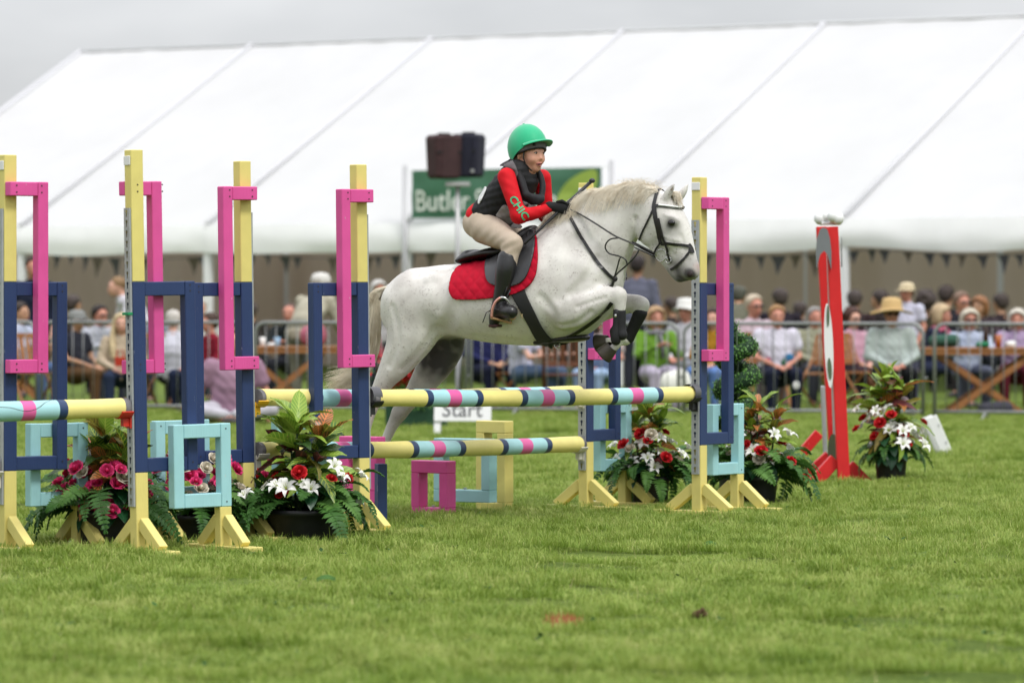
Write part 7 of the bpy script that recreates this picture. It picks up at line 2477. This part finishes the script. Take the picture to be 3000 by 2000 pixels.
V = V + dv * pad[:, None]
vest = vq_mesh('body_protector', V, Q, [VEST]); link('body_protector', vest, rider)
VB = BVHTree.FromPolygons([tuple(v) for v in V], [tuple(q) for q in Q])
V, Q = blob([RB([(1503, 476, 10, .018, .080), (1515, 500, 10.5, .022, .10), (1530, 535, 10.5, .024, .13), (1540, 572, 9, .024, .14)], 0, .01),
             RB([(1566, 492, 8, .018, -.05), (1582, 512, 8.5, .02, -.05), (1590, 545, 8.5, .022, -.03), (1586, 578, 8, .022, .01)], 0, .01),
             RB([(1500, 474, 9, .045, .0), (1513, 468, 8, .055, .0)], 0, .03),
             RB([(1542, 574, 11, .022, .135), (1560, 584, 17, .028, .09), (1582, 584, 13, .03, .03)], 0, .02)], .0065, 1)
link('air_vest_collar', vq_mesh('air_vest_collar', V, Q, [VEST]), rider)
patch_on('shoulder_panel', [(1462, 486), (1480, 474), (1500, 470), (1514, 500), (1528, 545), (1516, 540), (1500, 505), (1482, 490)], .003, .004, VGREY, rider, 3.0, both=False, bvh=VB)
patch_on('bib', [(1452, 630), (1476, 600), (1496, 615), (1514, 645), (1530, 666), (1500, 667), (1470, 652)], .003, .002, mat('bib_grey', (.42, .40, .41), .7, nscale=12, namp=.1), rider, 3.0, both=False, bvh=VB)
patch_on('bib', [(1530, 588), (1560, 600), (1592, 612), (1580, 628), (1556, 632), (1536, 620)], .004, .002, mat('bib_grey', (.42, .40, .41), .7), rider, 3.0, both=False, bvh=VB)
patch_on('number_patch', [(1420, 546), (1427, 552), (1414, 582), (1405, 598), (1401, 592), (1410, 566)], .004, .002, mat('patch_white', (.6, .6, .6), .7), rider, 3.0, both=False, bvh=VB)

# breeches
BRE = mat('breeches_beige', (0.47, 0.385, 0.30), 0.75, 0.2, nscale=12, namp=.07, bump=.35, bscale=9)
B = [RB([(1408, 655, 45, .145), (1432, 632, 43, .142), (1450, 612, 38, .13)], 0, .03),
     limb([tuple(HL(1420, 668, .10)) + (.094, .09), tuple(HL(1460, 688, .17)) + (.082, .08), tuple(HL(1484, 702, .23)) + (.066, .066), tuple(HL(1501, 714, .27)) + (.056, .056)], lat=(0, 1, 0), per=4, k=.04),
     limb([tuple(HL(1438, 664, -.10)) + (.09, .09), tuple(HL(1490, 688, -.18)) + (.078, .08), tuple(HL(1540, 718, -.26)) + (.058, .058)], lat=(0, 1, 0), per=4, k=.04),
     limb([tuple(HL(1501, 714, .27)) + (.058, .058), tuple(HL(1493, 748, .285)) + (.053, .053), tuple(HL(1486, 800, .30)) + (.048, .048)], lat=(0, 1, 0), per=4, k=.02),
     limb([tuple(HL(1540, 722, -.26)) + (.06, .06), tuple(HL(1532, 756, -.285)) + (.055, .055), tuple(HL(1518, 800, -.30)) + (.05, .05)], lat=(0, 1, 0), per=4, k=.02)]
V, Q = blob(B, .0065, 1)
V = V + (.0022 * np.sin(V[:, 0] * 62 - V[:, 2] * 85 + 1.5 * np.sin(V[:, 2] * 25)))[:, None] * np.array([[.2, -.9, .3]])
link('breeches', vq_mesh('breeches', V, Q, [BRE]), rider)
# long boots
BOOTM = mat('long_boot', (0.016, 0.016, 0.017), 0.33, 0.5, nscale=7, namp=.15, bump=.15, bscale=12)
for sgn, du in ((1, 0), (-1, 26)):
    bt = [limb([tuple(HL(1487 + du, 756, sgn * .293)) + (.056, .056), tuple(HL(1482 + du, 790, sgn * .305)) + (.060, .058), tuple(HL(1474 + du, 840, sgn * .305)) + (.050, .050), tuple(HL(1463 + du, 888, sgn * .305)) + (.042, .042), tuple(HL(1459 + du, 912, sgn * .305)) + (.043, .042)], lat=(0, 1, 0), per=4, k=.015),
          limb([tuple(HL(1462 + du, 912, sgn * .305)) + (.045, .040), tuple(HL(1482 + du, 912, sgn * .325)) + (.045, .042), tuple(HL(1497 + du, 914, sgn * .345)) + (.040, .040)], lat=(0, 1, 0), per=4, k=.02),
          limb([tuple(HL(1450 + du, 930, sgn * .30)) + (.036, .034), tuple(HL(1447 + du, 948, sgn * .30)) + (.028, .032)], lat=(0, 1, 0), per=3, k=.02)]
    V, Q = blob(bt, .0065, 1)
    boot = link('boot', vq_mesh('boot', V, Q, [BOOTM]), rider)
mb = MB(); mb.box(HL(1451, 954, .30), (.030, 0, 0), (0, .03, 0), (0, 0, .008)); mb.build('boot_heel', mat('heel_dark', (.05, .015, .015), .6), rider, bevel=.003)
mb = MB(); mb.tube([HL(1440, 908, .30), HL(1425, 915, .33), HL(1414, 945, .35)], .003, 5); mb.tube([HL(1438, 905, .345), HL(1462, 908, .36)], .004, 5); mb.build('spur_strap', LEATH, rider, True)

# gloves with separate bent fingers closed on rein and whip
GLV = mat('glove_black', (0.014, 0.014, 0.015), 0.75, 0.25, nscale=20, namp=.2)
def hand(W, K, l0, l1, nm):
    a = HL(W[0], W[1], l0); b = HL(K[0], K[1], l1)
    d = (b - a).normalized(); lat = Vector((0, -1, 0)); up_ = lat.cross(d).normalized()
    if up_.z < 0: up_ = -up_
    L = []
    L.append(limb([tuple(a - d * .02) + (.030, .030), tuple(a) + (.028, .024), tuple(a + d * .045) + (.034, .020), tuple(a + d * .07) + (.034, .018)], lat=tuple(lat), per=3, k=.015))
    V, Q = blob(L, .005, 1)
    mb = MB()
    for i, ln in enumerate((.040, .044, .042, .034)):
        o = a + d * .068 + up_ * (.026 - i * .0175)
        p1 = o + d * ln * .62 + lat * .004
        p2 = p1 - d * .006 - lat * .020 * 1 + d * .010 + up_ * -.004
        p3 = p2 - d * .028 - lat * .004
        mb.tube([o - d * .012, o, p1, p2, p3], [.0098, .0098, .0092, .0085, .006], 7)
        mb.ell(p3, (.006, .006, .006), nu=6, nv=4)
    t0 = a + d * .02 + up_ * .026; t1 = t0 + d * .034 + up_ * .014 + lat * .010; t2 = t1 + d * .026 - up_ * .010
    mb.tube([t0, t1, t2], [.012, .0105, .008], 7); mb.ell(t2, (.008, .008, .008), nu=6, nv=4)
    me = vq_mesh(nm, V, Q, [GLV]); bm = bmesh.new(); bm.from_mesh(me); t_ = mb.mesh('t'); bm.from_mesh(t_); bm.to_mesh(me); bm.free()
    me.polygons.foreach_set('use_smooth', [True] * len(me.polygons))
    link(nm, me, rider)
hand((1620, 606), (1668, 612), .115, .085, 'glove')
hand((1640, 622), (1676, 622), -.07, -.04, 'glove')

# stirrup iron and leather
stir = empty('stirrup', (0, 0, 0)); stir.parent = horse
ROSEG = mat('stirrup_rose_gold', (0.62, 0.30, 0.25), 0.28, metal=.6); SILV = mat('stirrup_silver', (0.6, 0.6, 0.6), .25, metal=.8)
mb = MB(); mb.tube([HL(u, v, l) for u, v, l in crom([(1466, 872, .355), (1452, 884, .365), (1443, 905, .37), (1440, 930, .37)], 4)], .008, 8); mb.build('branch', ROSEG, stir, True)
mb = MB(); mb.tube([HL(u, v, l) for u, v, l in crom([(1466, 872, .355), (1478, 872, .35), (1490, 884, .33), (1500, 905, .30), (1498, 945, .27)], 4)], .007, 8); mb.build('branch', SILV, stir, True)
a = HL(1441, 932, .37); b = HL(1496, 946, .27); d = (b - a)
mb = MB(); mb.box((a + b) / 2, d / 2, Vector((0, 0, .006)), d.normalized().cross(Vector((0, 0, 1))) * .022); mb.build('tread', mat('tread_copper', (.42, .25, .13), .35, metal=.5), stir, bevel=.003)
mb = MB(); mb.tube([HL(1492, 818, .31), HL(1486, 845, .33), HL(1476, 874, .35)], .010, 7, flat=.4); mb.tube([HL(1500, 838, .29), HL(1482, 872, .345)], .008, 7, flat=.4)
mb.build('leather', LEATH, stir, True)

# whip held in the near hand
whip = MB(); a = HL(1536, 716, .24); b = HL(1640, 616, .10); c = HL(1733, 531, -.01)
whip.tube([a, a.lerp(b, .5), b, c], [.0065, .008, .010, .0105], 8)
wo_ = whip.build('whip', mat('whip_black', (.02, .02, .022), .4), None, True)
w2 = MB(); w2.ell(c + (c - b).normalized() * .004, (.018, .018, .015), nu=12, nv=8)
wr = empty('riding_whip', HC, -YAW, 'black riding whip with knob end held in the rider glove', 'whip')
wo_.parent = wr; wo_.name = 'shaft'
w2.build('knob', mat('whip_black', (.02, .02, .022), .4), wr, True)
